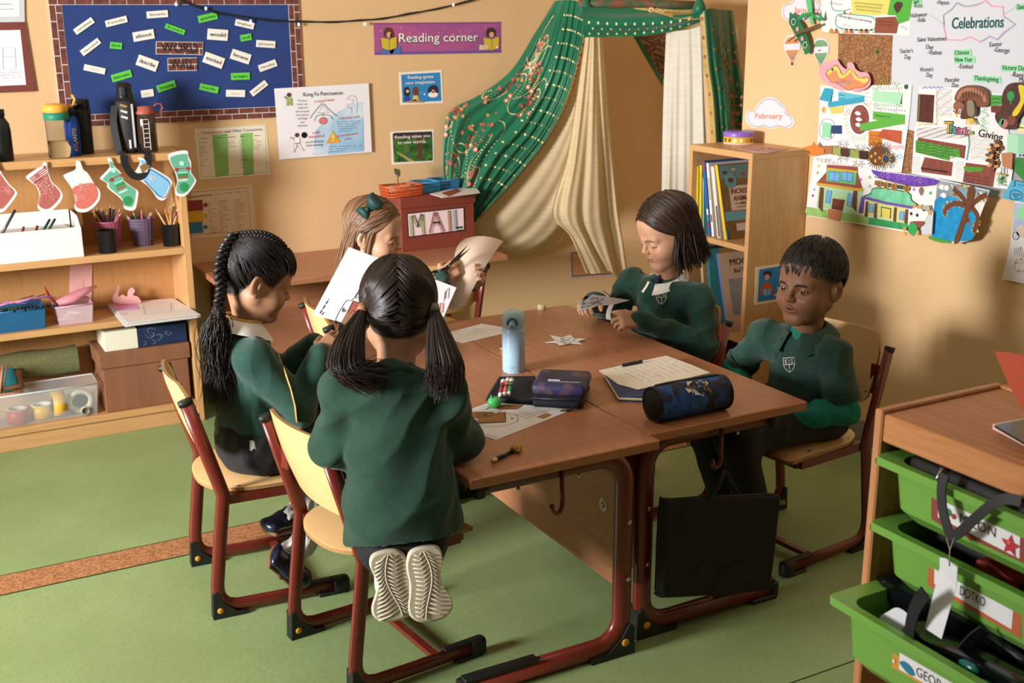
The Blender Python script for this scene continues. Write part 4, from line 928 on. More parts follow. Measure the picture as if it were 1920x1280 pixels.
def border(P, u0, u1, mat, name, dots, off=.003, vs=(0.01, .99), horizontal=False):
    b = MB(); n = 60; rows = []
    for u in (u0, (u0+u1)/2, u1):
        r = []
        for v in np.linspace(vs[0], vs[1], n):
            p, nn, _ = at(P, v if horizontal else u, u if horizontal else v); r.append(p+nn*off)
        rows.append(r)
    b.grid(np.array(rows), mat)
    for k in range(dots):
        v = vs[0]+(vs[1]-vs[0])*(k+.5)/dots
        for rr, mm, o in ((.0085, m_goldd, .0008), (.0062, m_cr if k % 2 else m_pk, .0014), (.003, m_goldd, .002)):
            a = ((u0+u1)/2, v); a = a[::-1] if horizontal else a
            spot(b, P, a[0], a[1], rr, mm, 8, off=off+o)
    b.build(name, tent)
border(Pg, .955, .997, m_gold, 'gold_border', 46)
# valance across the opening
T_ = [(1092, 12, 4.25), (1150, 16, 4.20), (1210, 15, 4.13), (1270, 17, 4.05), (1322, 14, 3.98)]
Bm = [(1094, 70, 4.24), (1150, 69, 4.18), (1205, 67, 4.12), (1265, 57, 4.05), (1318, 40, 3.98)]
Mi = [(1093, 38, 4.22), (1150, 42, 4.155), (1210, 42, 4.09), (1270, 38, 4.02), (1320, 28, 3.96)]
Pv = drape([T_, Mi, Bm], 24, 60, 1.4, .01, 0, 1, 4)
b = MB(); b.grid(Pv, m_sari)
for i in range(3):
    for j in range(12): spot(b, Pv, .55+.15*i, .05+.075*j+.03*(i % 2), .0065, m_cr, 6, .005)
b.build('valance', tent)
b = MB(); rows = []
for e in (0, .5, 1):
    r = []
    for v in np.linspace(.42, .985, 40):
        w = (.04+.62*((v-.42)/.565)**1.1); p, nn, _ = at(Pv, .02+w*e, v); r.append(p+nn*.004)
    rows.append(r)
b.grid(np.array(rows), m_gold)
for k in range(9):
    v = .56+.045*k; u = .02+.5*(.04+.62*((v-.42)/.565)**1.1)
    for rr, mm, o in ((.014, m_goldd, .006), (.010, m_cr, .007), (.005, m_pk, .008)): spot(b, Pv, u, v, rr, mm, 9, off=o, ry=rr*1.2)
b.build('valance_border', tent)
b = MB(); b.tube([unp(1085, 8, 'Y', 4.29), unp(1130, 7, 'Y', 4.24), unp(1180, 6, 'Y', 4.20), unp(1240, 9, 'Y', 4.12), unp(1318, 10, 'Y', 4.02)], [.018, .022, .024, .02, .016], noisy('bunched_sari', '#7a4a34', '#1f5a3a', nscale=30, rough=.6), 10); b.build('bunched_top', tent)
for (px, py, yy) in ((1098, 14, 4.26), (1311, 10, 3.97)):
    q = unp(px, py, 'Y', yy); b = MB(); b.tube([(q[0], q[1], q[2]-.035), (q[0]+.003, q[1], q[2]), (q[0], q[1], q[2]+.02), (q[0], q[1], q[2]+.06)], [.030, .024, .014, .006], m_sari, 10); b.tube([(q[0], q[1], q[2]+.05), (q[0], q[1], 2.7)], .0012, M('#d8d2c4'), 5); b.build('hanging_cord', tent)
# inner back strip
Pi_ = drape([[(1186, 66, 4.50), (1212, 112, 4.54), (1242, 162, 4.58)], [(1205, 64, 4.48), (1225, 100, 4.52), (1246, 140, 4.56)], [(1262, 60, 4.42), (1264, 90, 4.46), (1262, 120, 4.52)]], 24, 24, 1, .006)
b = MB(); b.grid(Pi_[:8], m_sari); b.grid(Pi_[7:], noisy('inner_band', '#7d4f35', '#5c3a28', nscale=40, rough=.7, c3='#b08f5a', s3=60)); b.build('inner_drape', tent)
# cream voile below the sari
Va = drape([[(1104, 60, 4.33), (1075, 170, 4.42), (1026, 262, 4.47), (965, 340, 4.52), (905, 400, 4.57), (886, 418, 4.60)],
            [(1106, 80, 4.34), (1080, 200, 4.42), (1040, 300, 4.47), (985, 385, 4.53), (940, 430, 4.58), (905, 440, 4.62)],
            [(1108, 100, 4.34), (1084, 230, 4.41), (1055, 335, 4.46), (1015, 410, 4.53), (975, 450, 4.59), (940, 462, 4.63)],
            [(1110, 120, 4.35), (1088, 250, 4.41), (1066, 360, 4.46), (1050, 420, 4.54), (1020, 455, 4.60), (985, 476, 4.64)],
            [(1112, 130, 4.36), (1092, 270, 4.42), (1078, 370, 4.47), (1074, 410, 4.55), (1062, 432, 4.60), (1050, 455, 4.65)]], 60, 50, 2.5, .007, 1.0, 1, 6)
b = MB(); b.grid(Va, m_voile); b.build('voile_swag', tent)
Vb = drape([[(1098, 66, 4.30), (1078, 200, 4.34), (1062, 300, 4.38), (1036, 400, 4.42), (1068, 442, 4.43), (1098, 512, 4.44)],
            [(1104, 66, 4.28), (1090, 200, 4.31), (1078, 300, 4.34), (1064, 400, 4.38), (1088, 450, 4.40), (1118, 513, 4.42)],
            [(1112, 68, 4.27), (1108, 200, 4.29), (1104, 300, 4.32), (1100, 400, 4.36), (1112, 450, 4.39), (1142, 508, 4.42)],
            [(1120, 70, 4.27), (1124, 200, 4.29), (1130, 300, 4.32), (1138, 400, 4.37), (1148, 450, 4.40), (1158, 520, 4.43)],
            [(1130, 72, 4.28), (1140, 200, 4.31), (1150, 300, 4.35), (1160, 400, 4.39), (1168, 450, 4.41), (1178, 517, 4.44)]], 80, 60, 3, .011, 0, 1, 8)
b = MB(); b.grid(Vb, m_voile); b.build('voile_curtain', tent)
Vc = drape([[(1249, 60, 4.12), (1245, 150, 4.13), (1242, 260, 4.14), (1240, 420, 4.15)], [(1270, 58, 4.05), (1268, 150, 4.07), (1268, 260, 4.08), (1268, 420, 4.1)], [(1292, 55, 4.0), (1296, 150, 4.02), (1298, 260, 4.03), (1300, 420, 4.06)], [(1315, 48, 3.96), (1319, 150, 3.97), (1324, 260, 3.98), (1332, 420, 4.0)]], 50, 40, 3, .008, .5, 1, 9)
b = MB(); b.grid(Vc, m_voilew); b.build('voile_curtain', tent, label='white voile curtain')
Pr = drape([[(1313, 24, 3.95), (1320, 120, 3.95), (1330, 200, 3.95), (1342, 420, 3.95)], [(1330, 16, 3.93), (1340, 120, 3.92), (1350, 200, 3.92), (1362, 420, 3.92)], [(1352, 18, 3.98), (1362, 120, 3.95), (1372, 200, 3.95), (1382, 420, 3.95)], [(1374, 20, 4.02), (1388, 120, 3.98), (1398, 200, 3.97), (1404, 420, 3.97)]], 50, 50, 2.5, .012, 2, 1, 11)
border(Pr, .01, .17, m_gold, 'gold_border', 22)
b = MB(); b.grid(Pr, m_sari); rs = np.random.default_rng(8)
for q in range(150):
    u = rs.uniform(.55, .97); v = rs.choice([.2, .4, .5, .6, .75])+rs.normal(0, .05)
    if 0 < v < .98: spot(b, Pr, u, v, rs.uniform(.004, .009), (m_pk, M('#8c4a3c'), m_gold)[q % 3], 6, off=.0022+.0004*(q % 3))
for j in range(9): spot(b, Pr, .36, .1+.09*j, .006, m_goldd, 6)
b.build('sari_drape', tent)
# ---------------------------------------------------------------- small bookcase at the right wall
bx0, bx1, by0, by1, bzt = 2.835, WR-.004, 3.354, 3.737, 1.062
bc = thing('bookcase', 'narrow beech bookcase of picture books against the wall beside the drape', 'bookcase', ((bx0+bx1)/2, (by0+by1)/2, 0))
th = .021
part('side_panel', bc, lambda b: b.b2((bx0, by0, 0), (bx1, by0+th, bzt-.024), m_beechv, .0012))
part('side_panel', bc, lambda b: b.b2((bx0, by1-th, 0), (bx1, by1, bzt-.024), m_beechv, .0012))
part('top_board', bc, lambda b: b.b2((bx0, by0, bzt-.024), (bx1, by1, bzt), m_beech, .0012))
for z in (.688, .326, .05): part('shelf', bc, lambda b: b.b2((bx0+.001, by0+th, z), (bx1-.01, by1-th, z+.021), m_beech, .001))
part('back_panel', bc, lambda b: b.b2((bx1-.01, by0+th, 0), (bx1, by1-th, bzt-.024), m_beechd))
S1, S2 = .7095, .3475
def book(label, yb, yt, th, h, dep, cover, spine=None, z=S1, x=2.862, cover_fn=None, name='picture_book', pages='#e8e0cc', group='picture books in the bookcase'):
    """upright book: spine faces the room, yb/yt = y of its camera-side cover at foot and head"""
    sl = (yt-yb)/h; t = thing(name, label, 'book', (x+dep/2, yb+th/2, z), group)
    def sh_(b): b.v = [(p[0], p[1]+sl*(p[2]-z), p[2]) for p in b.v]; return b
    mc = M(cover, .4) if isinstance(cover, str) else cover
    b = MB(); b.b2((x+.002, yb, z), (x+dep, yb+.0025, z+h), mc); b.b2((x+.002, yb+th-.0025, z), (x+dep, yb+th, z+h), mc); b.b2((x, yb, z), (x+.0025, yb+th, z+h), spine and M(spine, .4) or mc, .0008); sh_(b).build('cover', t)
    b = MB(); b.b2((x+.0025, yb+.0025, z+.004), (x+dep-.004, yb+th-.0025, z+h-.004), M(pages, .8)); sh_(b).build('pages', t)
    if cover_fn:
        b = MB(); cover_fn(b, yb, h, x, dep, z); sh_(b).build('print', t)
    return t
def fc(b, yb, x, z):
    """draw on the cover facing the room: returns poly and text functions in metres from the cover's lower left"""
    P = lambda pts, c, l=1: b.add([(x+u, yb-.0004*l, z+w) for u, w in pts], [tuple(range(len(pts)))], c)
    def T(s, u0, u1, w, c, l=2, hh=None, bold=0.0):
        V, F = text_mesh(s, bold); lo, hi = V.min(0), V.max(0); sx = (u1-u0)/(hi[0]-lo[0]); sy = sx if hh is None else hh/.7
        b.add([(x+u0+(v[0]-lo[0])*sx, yb-.0004*l, z+w+v[1]*sy) for v in V], F, c)
    return P, T
def spinefn(cols):
    def f_(b, yb, h, x, dep, z):
        for z0, z1, c in cols: b.b2((x-.0004, yb+.0015, z+h*z0), (x+.001, yb+.011, z+h*z1), M(c, .5))
    return f_
book('thin yellow book first from the drape side of the upper shelf', 3.7005, 3.712, .009, .265, .19, '#c8a81e', '#d9bd2a', cover_fn=spinefn([(0, .28, '#c96a24')]))
book('yellow book with gold foot beside the thin yellow one', 3.678, 3.690, .013, .272, .2, '#b89a24', '#d8c437', cover_fn=spinefn([(.02, .14, '#d8c98c'), (.6, .9, '#c2b02c')]))
book('slim teal book between the yellow and blue books', 3.660, 3.675, .006, .225, .18, '#5f8f8a', '#8fb8ae')
book('tall blue and red book leaning on the upper shelf', 3.617, 3.672, .018, .29, .22, '#27538a', '#2a5f9e', cover_fn=spinefn([(.86, 1, '#a5332c'), (.28, .36, '#e8e2d8'), (.2, .27, '#2b9c58'), (.1, .18, '#8f2f36')]))
book('white book with grey lettering leaning beside the blue and red one', 3.594, 3.648, .014, .285, .21, '#cfc9c0', '#e3ded6', cover_fn=spinefn([(.5, .8, '#b9a48f'), (.2, .3, '#a04848')]))
book('cream book with dark cat spine leaning on the upper shelf', 3.553, 3.613, .020, .275, .22, '#c9bda8', '#d9d0c0', cover_fn=spinefn([(.02, .45, '#4a4542')]))
def cov_inc(b, yb, h, x, dep, z):
    P, T = fc(b, yb, x, z); r = lambda u0, w0, u1, w1, c, l: P([(u0, w0), (u1, w0), (u1, w1), (u0, w1)], c, l)
    r(.006, .004, dep, h-.002, noisy('animal_cover', '#7b5a34', '#8f7042', nscale=14, rough=.5, c3='#5d6a3c', s3=26), 1)
    r(.006, h-.055, dep, h-.002, M('#6b8a86', .5), 2); r(.006, .07, .11, .105, M('#6fa3a8', .5), 2); r(.09, .02, .15, .06, M('#5d7a4c', .5), 2)
    for u, w, c in ((.03, h-.03, '#3f4a3a'), (.075, h-.02, '#c9b08f'), (.12, h-.04, '#8a5a3a'), (.15, .09, '#8a86a0'), (.06, .05, '#4c5a34')):
        P([(u+cos(a)*.012, w+sin(a)*.006) for a in np.linspace(0, 6.1, 10)], M(c, .5), 3)
    P([(.055+cos(a)*.030, h-.062+sin(a)*.030) for a in np.linspace(0, 6.2, 22)], M('#6f9a98', .5), 4); P([(.055+cos(a)*.014, h-.06+sin(a)*.010) for a in np.linspace(0, 6.2, 12)], M('#5a4a36', .5), 5)
    r(.042, h-.175, .20, h-.082, M('#d9c0a4', .5), 3)
    mt = M('#7a2f22', .5); T('INCREDIBLE', .048, .185, h-.112, mt, 5, .019, .012); T('ANIMALS', .056, .160, h-.139, mt, 5, .019, .012); T('AROUND THE', .06, .112, h-.153, ink, 5); T('REAL', .09, .12, h-.153, M('#3d4a2c', .5), 6, .009, .02); T('around the world', .068, .150, h-.166, M('#3d4a2c', .5), 5)
    r(.055, .03, .115, .058, M('#d7c3b4'), 4); r(-.001, .004, .006, .035, M('#58b0d0', .5), 6)
book('Incredible Animals picture book showing its brown front cover', 3.514, 3.592, .016, .283, .232, '#7b5a34', '#d9b93a', cover_fn=cov_inc, name='picture_book', group=None)
# lower shelf
def cov_teal(b, yb, h, x, dep, z):
    P, T = fc(b, yb, x, z); P([(.05+cos(a)*.05+.05, h-.03+sin(a)*.02) for a in np.linspace(0, 6.2, 16)], M('#b3813a', .5), 1); P([(0, h-.012), (dep, h-.012), (dep, h), (0, h)], M('#3c2c24', .5), 2)
book('tall teal picture book standing behind the pale one on the lower shelf', 3.575, 3.63, .014, .318, .235, '#3f8a94', '#2f6f7a', z=S2, cover_fn=cov_teal, group=None)
book('plain tan book standing at the back of lower shelf', 3.62, 3.665, .016, .27, .2, '#b99a6c', '#c4a87c', z=S2, group=None)
def cov_mog(b, yb, h, x, dep, z):
    P, T = fc(b, yb, x, z); r = lambda u0, w0, u1, w1, c, l: P([(u0, w0), (u1, w0), (u1, w1), (u0, w1)], c, l)
    r(0, 0, dep, h, M('#d3b596', .5), 1)
    T("MOG'S", .052, .163, h-.048, M('#2c2622', .5), 3, .024, .0); T('Bad Thing', .068, .155, h-.078, M('#3a322c', .5), 3, .016, .004)
    r(.036, .058, .196, h-.100, noisy('cover_wash', '#8b8a8c', '#a09c94', nscale=20, rough=.6), 2)
    T('Judith Kerr', .085, .172, .022, M('#4a3f36', .5), 3, .012)
book("pale picture book titled MOG'S Bad Thing showing its front cover", 3.475, 3.56, .012, .298, .222, '#d3b596', '#5a62a0', z=S2, x=2.858, cover_fn=cov_mog, group=None)
b = MB(); b.b2((2.86, 3.40, .0715), (3.05, 3.56, .25), M('#5c1822', .7), .012, 2); b.build('red_fabric_box', label='dark red fabric box at the bottom of the bookcase', cat='box')
b = MB(); b.lathe([(.05, .0715), (.058, .12), (.06, .29), (.056, .29), (.045, .085), (.001, .085)], (2.925, 3.63, 0), noisy('wicker', '#8a6a3c', '#5c4424', nscale=120, rough=.8, bump=.4, bscale=200), 24); b.build('wicker_basket', label='brown wicker basket at the bottom of the bookcase', cat='basket')
# tin and print on top, sign on the side
q = unp(1385, 272, 'Z', bzt); cx, cy = q[0]+.036, q[1]+.046; zt = bzt+.0005
t = thing('round_tin', 'round yellow tin with purple lid standing on top of the bookcase', 'tin', (cx, cy, zt))
b = MB(); b.lathe([(.0575, zt), (.0585, zt+.002), (.0585, zt+.033)], (cx, cy, 0), M('#dcae32', .35), 36)
for a in np.linspace(2.6, 5.8, 9): b.box((cx+cos(a)*.0588, cy+sin(a)*.0588, zt+.017), (.001, .012, .013), M(('#6a4a2a', '#f2e6c8', '#c98a2a')[int(a*9) % 3], .5), 0, a)
b.lathe([(.0590, zt), (.0592, zt+.006)], (cx, cy, 0), M('#e6cdb8', .4), 36); b.build('tin_body', t)
b = MB(); b.lathe([(.0602, zt+.030), (.0608, zt+.033), (.0608, zt+.045), (.058, zt+.048), (.001, zt+.048)], (cx, cy, 0), M('#8a62c4', .35), 36); b.build('lid', t, label='purple lid')
f = Flat('Z', bzt+.0005); f.poly([(1383, 279), (1410, 274), (1478, 280), (1440, 287), (1415, 284)], M('#c99a92'), 2, True)
for k in range(10): f.circ(R_(1395, 1455), R_(277, 283), R_(.006, .012), M(('#a86a72', '#e2b9b0', '#8a5a62')[k % 3], .6), 3, 9)
f.build('pink_leaflet', label='pink patterned leaflet lying on top of the bookcase', cat='paper')
f = Flat('Y', by0); f.poly([(1417, 501), (1482, 491), (1479, 562), (1414, 572)], M('#e8d9b4', .5), 2, True); f.poly([(1423, 505), (1478, 496), (1476, 557), (1420, 566)], M('#2a7ab8', .5), 3)
f.circ(1437, 519, .0125, M('#d39a6e'), 5); f.sm([(1430.5, 517), (1432, 509), (1438, 507), (1444, 510), (1444, 517), (1437, 513)], M('#2a1d18'), 6, n=3)
f.sm([(1425, 549), (1428, 536), (1436, 529), (1445, 533), (1449, 545), (1446, 552), (1428, 553)], M('#c25230'), 4, n=3); f.poly([(1430, 541), (1437, 543), (1444, 540), (1444, 551), (1437, 554), (1430, 552)], M('#6fb4d8'), 6); f.line([(1437, 543), (1437, 554)], .0012, ink, 7)
f.text('Read', (1463, 514), (1478, 512), wl, 5, .010, .03); f.text('to', (1465, 526), (1472, 525), wl, 5, .010, .03); f.text('your', (1455, 541), (1474, 539), wl, 5, .010, .03); f.text('new', (1451, 554), (1468, 551), wl, 5, .010, .03)
f.build('reading_sign', label='blue sign of a reading figure fixed on the side of the bookcase', cat='sign')
# ---------------------------------------------------------------- displays on the right wall
c6 = lambda x, y: (1380+x/3.556, y/3.556)
c7 = lambda x, y: (1380+x/3.556, 200+y/3.556)
ca = lambda x, y: (1600+x/5.334, 120+y/5.334)      # finer views of the same wall
cb = lambda x, y: (1440+x/5.334, y/5.334)
def L6(P, c=c6): return [c(*p) for p in P]
m_cork = noisy('cork', '#8e5f3b', '#7c5030', nscale=40, rough=.85, c3='#b88a5c', s3=160, bump=.2, bscale=250)
RW = WR-.001
f = Flat('X', RW); bd = thing('display_board', 'large cork and white display board carrying the celebrations work', 'display board', f.p3(f.p2(1760, 330), 0))
f.poly([(1576, -60), (1990, -60), (1990, 395), (1700, 329), (1571, 306)], M('#9aa0a2', .4), 10, True); f.build('frame', bd)
f = Flat('X', RW); f.poly(L6([(698, -80), (1072, -80), (1050, 640), (690, 640)]), m_cork, 12); f.poly(L6([(1090, 560), (1240, 560), (1240, 1160), (1100, 1150)]), m_cork, 12); f.build('cork_panel', bd)
f = Flat('X', RW); f.poly([cb(1287, -60), (1990, -60), (1990, 330), (1700, 240), cb(1250, 850)], M('#cfd2d9', .4), 14, True); f.build('white_panel', bd)
hand = M('#2c2e36'); hg = M('#8fd8a4')
f = Flat('X', RW-.0108)
star = [c6(1405, 265), c6(1385, 180), c6(1380, 105), c6(1440, 60), c6(1470, 20), c6(1520, 45), c6(1580, 40), c6(1625, 25), c6(1665, 2), c6(1700, 40), c6(1780, 45), c6(1785, 110), c6(1862, 160), c6(1785, 215), c6(1740, 262), c6(1690, 240), c6(1625, 278), c6(1560, 245), c6(1500, 268)]
f.line(star, .0042, M('#e79bb4'), 1, True); f.line([(x+1.2, y-1.2) for x, y in star[1:8]], .003, M('#6fb8a6'), 2); f.line([(x+1, y+1) for x, y in star[11:17]], .003, M('#7fb8cc'), 2)
f.text('Celebrations', c6(1436, 192), c6(1785, 182), M('#6fb8a6'), 1, .036, .02); f.text('Celebrations', c6(1440, 190), c6(1782, 180), M('#1f2b3c'), 2, .034, .0)
for s, x0, y0, x1, y1, hl in (('Saint Valentines', 1210, 278, 1405, 270, 0), ('Day', 1268, 325, 1315, 328, 0), ('-Vladimir', 1278, 362, 1375, 366, 0), ("Teacher's", 1092, 355, 1180, 350, 0), ('Day', 1125, 392, 1165, 396, 0), ('Easter', 1692, 312, 1775, 306, 0), ('-Georgyi', 1718, 345, 1822, 352, 0),
    ('Chinese', 1460, 366, 1555, 362, 1), ('New Year', 1462, 412, 1578, 410, 1), ('-Ezekiel', 1482, 455, 1578, 458, 0), ("Woman's", 1226, 478, 1315, 474, 0), ('Day', 1270, 512, 1310, 516, 0), ('Pancake', 1395, 548, 1488, 543, 0), ('Day', 1440, 580, 1485, 583, 0), ('Thanksgiving', 1588, 532, 1752, 545, 1),
    ('Victory Day', 1775, 465, 1935, 470, 1), ('-Rami', 1835, 510, 1915, 516, 0), ('Ma', 1888, 545, 1925, 548, 0), ('Halloween', 1165, 118, 1272, 108, 0), ('-Sofa', 1205, 145, 1262, 146, 0), ('Sam', 1185, 24, 1222, 22, 1), ('-Ramin', 1185, 50, 1242, 52, 0), ('-Hayson', 1338, 28, 1420, 32, 0), ('Sain', 1875, 60, 1930, 60, 1)):
    if hl: f.poly(L6([(x0-10, y0-30), (x1+14, y1-34), (x1+18, y1+10), (x0-6, y0+12)]), hg, 1)
    f.text(s, c6(x0, y0), c6(x1, y1), hand, 3, .0145)
for p, q in (((1290, 95), (1385, 160)), ((1785, 95), (1870, 45))): f.line([c6(*p), c6(*q)], .001, M('#a8adb5'), 1)
f.build('handwriting', bd)
def sheetx(name, label, P, off, fn, c=paperw, cat='display sheet', group=None, th=2, smooth=0):
    f = Flat('X', RW-off)
    if P: (f.sm(P, c, th, True, smooth) if smooth else f.poly(P, c, th, True))
    fn(f); return f.build(name, label=label, cat=cat, group=group)
def flap(f, P, c, lift=22, lay=3):
    """paper flap hinged along P[0]-P[1], its far edge P[2]-P[3] standing off the sheet"""
    m = M(c); a = [f.p3(f.p2(*P[0]), lay), f.p3(f.p2(*P[1]), lay), f.p3(f.p2(*P[2]), lay+lift), f.p3(f.p2(*P[3]), lay+lift)]
    f.mb.add(a+[(x+.0004, y, z) for x, y, z in a], [(0, 1, 2, 3), (7, 6, 5, 4), (0, 3, 7, 4), (1, 5, 6, 2), (2, 6, 7, 3)], m)
# clouds and balloons
mcl, mcw_ = M('#ded6dd', .55), M('#6a6670')
def cloud(P, txt, p0, p1, label):
    def fn(f):
        I = inset(P, .90); Q = crom([f.p2(*p) for p in I], 6); f.line2(Q, .0018, mcw_, 3, True)
        f.text(txt, p0, p1, M('#d9876a'), 3, .021, .02)
    sheetx('month_cloud', label, P, 0, fn, mcl, 'cloud sign', 'month clouds on the wall', 2, 5)
cloud([c6(*p) for p in ((65, 790), (75, 745), (120, 735), (150, 690), (205, 650), (265, 655), (300, 690), (335, 715), (340, 755), (385, 785), (390, 830), (350, 855), (290, 845), (235, 858), (180, 842), (130, 852), (85, 830))], 'February', c6(130, 790), c6(312, 790), 'white cloud sign reading February above the bookcase')
cloud([c6(*p) for p in ((305, 80), (320, 35), (360, 25), (390, -10), (440, -40), (510, -30), (550, 10), (570, 60), (600, 90), (570, 135), (500, 130), (440, 150), (380, 145), (320, 125))], 'January', c6(388, 85), c6(560, 85), 'white cloud sign reading January behind the green paper plane')
def balloon(cx, cy, c, lab):
    O = [(cx-55, cy-30), (cx-35, cy-75), (cx, cy-85), (cx+35, cy-75), (cx+55, cy-30), (cx+40, cy+40), (cx+14, cy+85), (cx+8, cy+118), (cx-8, cy+118), (cx-14, cy+85), (cx-42, cy+40)]
    P = L6(O)
    def fn(f):
        f.sm(inset(P[:8]+P[8:], .88), M(c), 3, n=4); f.poly(L6([(cx-55, cy-22), (cx+55, cy-30), (cx+52, cy+12), (cx-52, cy+18)]), mcl, 4)
        for k in range(-3, 4): f.line(L6([(cx+k*13, cy-70+abs(k)*6), (cx+k*15, cy-28)]), .001, mcw_, 4); f.line(L6([(cx+k*11, cy+20), (cx+k*4, cy+80)]), .001, mcw_, 4)
        f.words(c6(cx-14, cy-2), c6(cx+14, cy-3), ink, 5, .006); f.circ(*c6(cx, cy+108), .006, black, 4, 8)
    sheetx('paper_balloon', lab, P, 0, fn, mcl, 'paper decoration', 'paper hot air balloons', 2, 4)
balloon(377, 318, '#d0925c', 'orange paper hot air balloon pinned left of the green paper plane'.replace(' left of', ' beside'))
balloon(568, 338, '#7aa878', 'green paper hot air balloon half behind the green paper plane')
# green paper plane standing off the wall
t = thing('paper_plane_model', 'green painted card aeroplane standing off the wall near January cloud', 'paper model', f.p3(f.p2(*cb(380, 330)), 40))
mgp = noisy('green_paint', '#1d7a4a', '#15653c', nscale=14, rough=.5)
def thick(P, l0, l1, mat, name, tt, extra=None):
    f = Flat('X', RW); A = [f.p3(f.p2(*cb(*p)), l0+(l1-l0)*i/(len(P)-1)) for i, p in enumerate(P)]
    f.mb.prism(A, (-.0012, 0, 0), mat); 
    if extra: extra(f)
    f.build(name, tt)
def ring_ex(f):
    for x, y in ((322, 218), (438, 448)): f.ring(*cb(x, y), .011, .0022, white, 48, 16); f.circ(*cb(x, y), .008, M('#2a5a40', .5), 47)
    for x, y in ((360, 290), (408, 385)): f.circ(*cb(x, y), .009, M('#d88f96'), 47, 7)
thick([(275, 120), (330, 150), (400, 250), (450, 360), (480, 460), (470, 530), (430, 545), (390, 440), (320, 330), (268, 230)], 40, 40, mgp, 'fuselage', t, ring_ex)
thick([(415, -10), (470, -10), (492, 240), (470, 250), (440, 130)], 25, 25, M('#58b878', .5), 'strut', t)
thick([(275, 410), (395, 310), (600, 230), (615, 250), (500, 300), (380, 350), (290, 420)], 52, 60, M('#6a4a34'), 'wing', t)
thick([(370, 195), (430, 130), (520, 125), (590, 180), (610, 100), (625, 200), (590, 215), (500, 150), (420, 180), (385, 205)], 58, 50, M('#2f8f50', .5), 'tail_fin', t)
def top_sheet(f):
    f.poly(L6([(770, -10), (1035, -10), (1020, 95), (930, 105), (775, 90)]), M('#dccf6c'), 3); f.poly([cb(*p) for p in ((1230, -10), (1450, -10), (1415, 205), (1310, 240), (1285, 155), (1200, 150))], M('#4fa83a'), 4)
    f.sm([cb(*p) for p in ((1268, 50), (1300, 20), (1345, 25), (1350, 60), (1305, 130), (1275, 95))], M('#4a3020'), 6, n=4); f.poly([cb(*p) for p in ((1085, 175), (1280, 165), (1310, 240), (1290, 335), (1070, 330))], M('#8a4a36'), 5)
    f.smline([cb(*p) for p in ((690, 165), (760, 140), (900, 150), (1065, 180), (1065, 290), (900, 300), (700, 270))], .0035, M('#3fa38c'), 4, 4, True)
    f.smline([cb(*p) for p in ((640, -20), (650, 90), (740, 110), (830, 90))], .003, M('#3fa38c'), 4, 4)
    for k in range(3): f.scrib(c6(795+k*5, 18+k*22), c6(985-k*10, 35+k*22), M('#3a2f22'), 5, .009, 30, .0012)
    f.text('We are light as it is and moving', cb(715, 170), cb(1040, 225), hand, 5, .008); f.scrib(cb(760, 250), cb(830, 262), M('#6a3a3a'), 5, .014, 10); f.scrib(cb(620, 30), cb(750, 45), hand, 5, .008, 18)
    for k in range(9): f.sm([cb(620+k*50, 330), cb(625+k*50, 295), cb(640+k*50, 285), cb(655+k*50, 300), cb(658+k*50, 332)], M(('#c98a3a', '#b5653f', '#e8e2d8')[k % 3], .6), 4, n=2); f.line([cb(618+k*50, 332), cb(640+k*50, 284), cb(660+k*50, 332)], .0012, hand, 5)
    for k in range(2): f.scrib(cb(1110, 205+k*35), cb(1270, 225+k*30), M('#5a2a22'), 6, .008, 16)
    f.scrib(cb(1340, 260), cb(1395, 290), hand, 5, .012, 10); f.poly([cb(765, 105), cb(790, 130), cb(760, 140)], M('#a8502a'), 5); f.poly([cb(825, 115), cb(850, 150), cb(815, 150)], M('#d98a3a'), 5)
sheetx('celebration_sheet', 'white sheet with yellow and green notes above the bare cork', [cb(530, -40), cb(1455, -40), cb(1415, 355), cb(740, 335), cb(540, 315)], .0095, top_sheet)
b = MB(); q = Flat('X', RW-.008); p = q.p3(q.p2(*cb(1095, 520)), 1); b.ball(np.array(p)-V3(.005, 0, 0), (.005, .006, .006), M('#2f8f4a', .35), 10, 8); b.build('push_pin', label='green push pin on the bare cork square', cat='push pin')
def dragon(f):
    O = [(585, 725), (640, 680), (690, 650), (720, 690), (760, 750), (820, 690), (880, 740), (920, 780), (1000, 770), (1015, 810), (960, 870), (870, 880), (810, 900), (760, 870), (690, 830), (640, 820), (600, 770)]
    f.sm([cb(*p) for p in O], M('#d98a5c'), 3, n=4); f.smline([cb(*p) for p in ((600, 740), (660, 690), (700, 690), (730, 760), (790, 740), (840, 700), (880, 770), (930, 790), (960, 810), (1010, 790))], .014, M('#d8c86a'), 4)
    f.smline([cb(*p) for p in O], .0018, M('#8a5a3a'), 5, 4, True); f.smline([cb(*p) for p in ((690, 800), (740, 840), (800, 830), (840, 790))], .006, M('#c99ab0'), 5); f.circ(*cb(652, 695), .005, M('#3a2a20'), 6, 8)
    for k in range(10): f.line([cb(690+k*15, 800+8*sin(k)), cb(700+k*14, 840)], .001, M('#8a4a6a'), 6)
sheetx('dragon_cutout', 'pink and orange cut-out paper dragon overlapping the cork square', [cb(*p) for p in ((515, 740), (530, 650), (620, 610), (690, 595), (740, 660), (790, 690), (800, 630), (850, 630), (880, 690), (930, 720), (1000, 730), (1030, 820), (990, 880), (880, 920), (830, 905), (700, 895), (580, 830))], .026, dragon, M('#e8a0aa'), 'paper decoration', None, 2, 4)
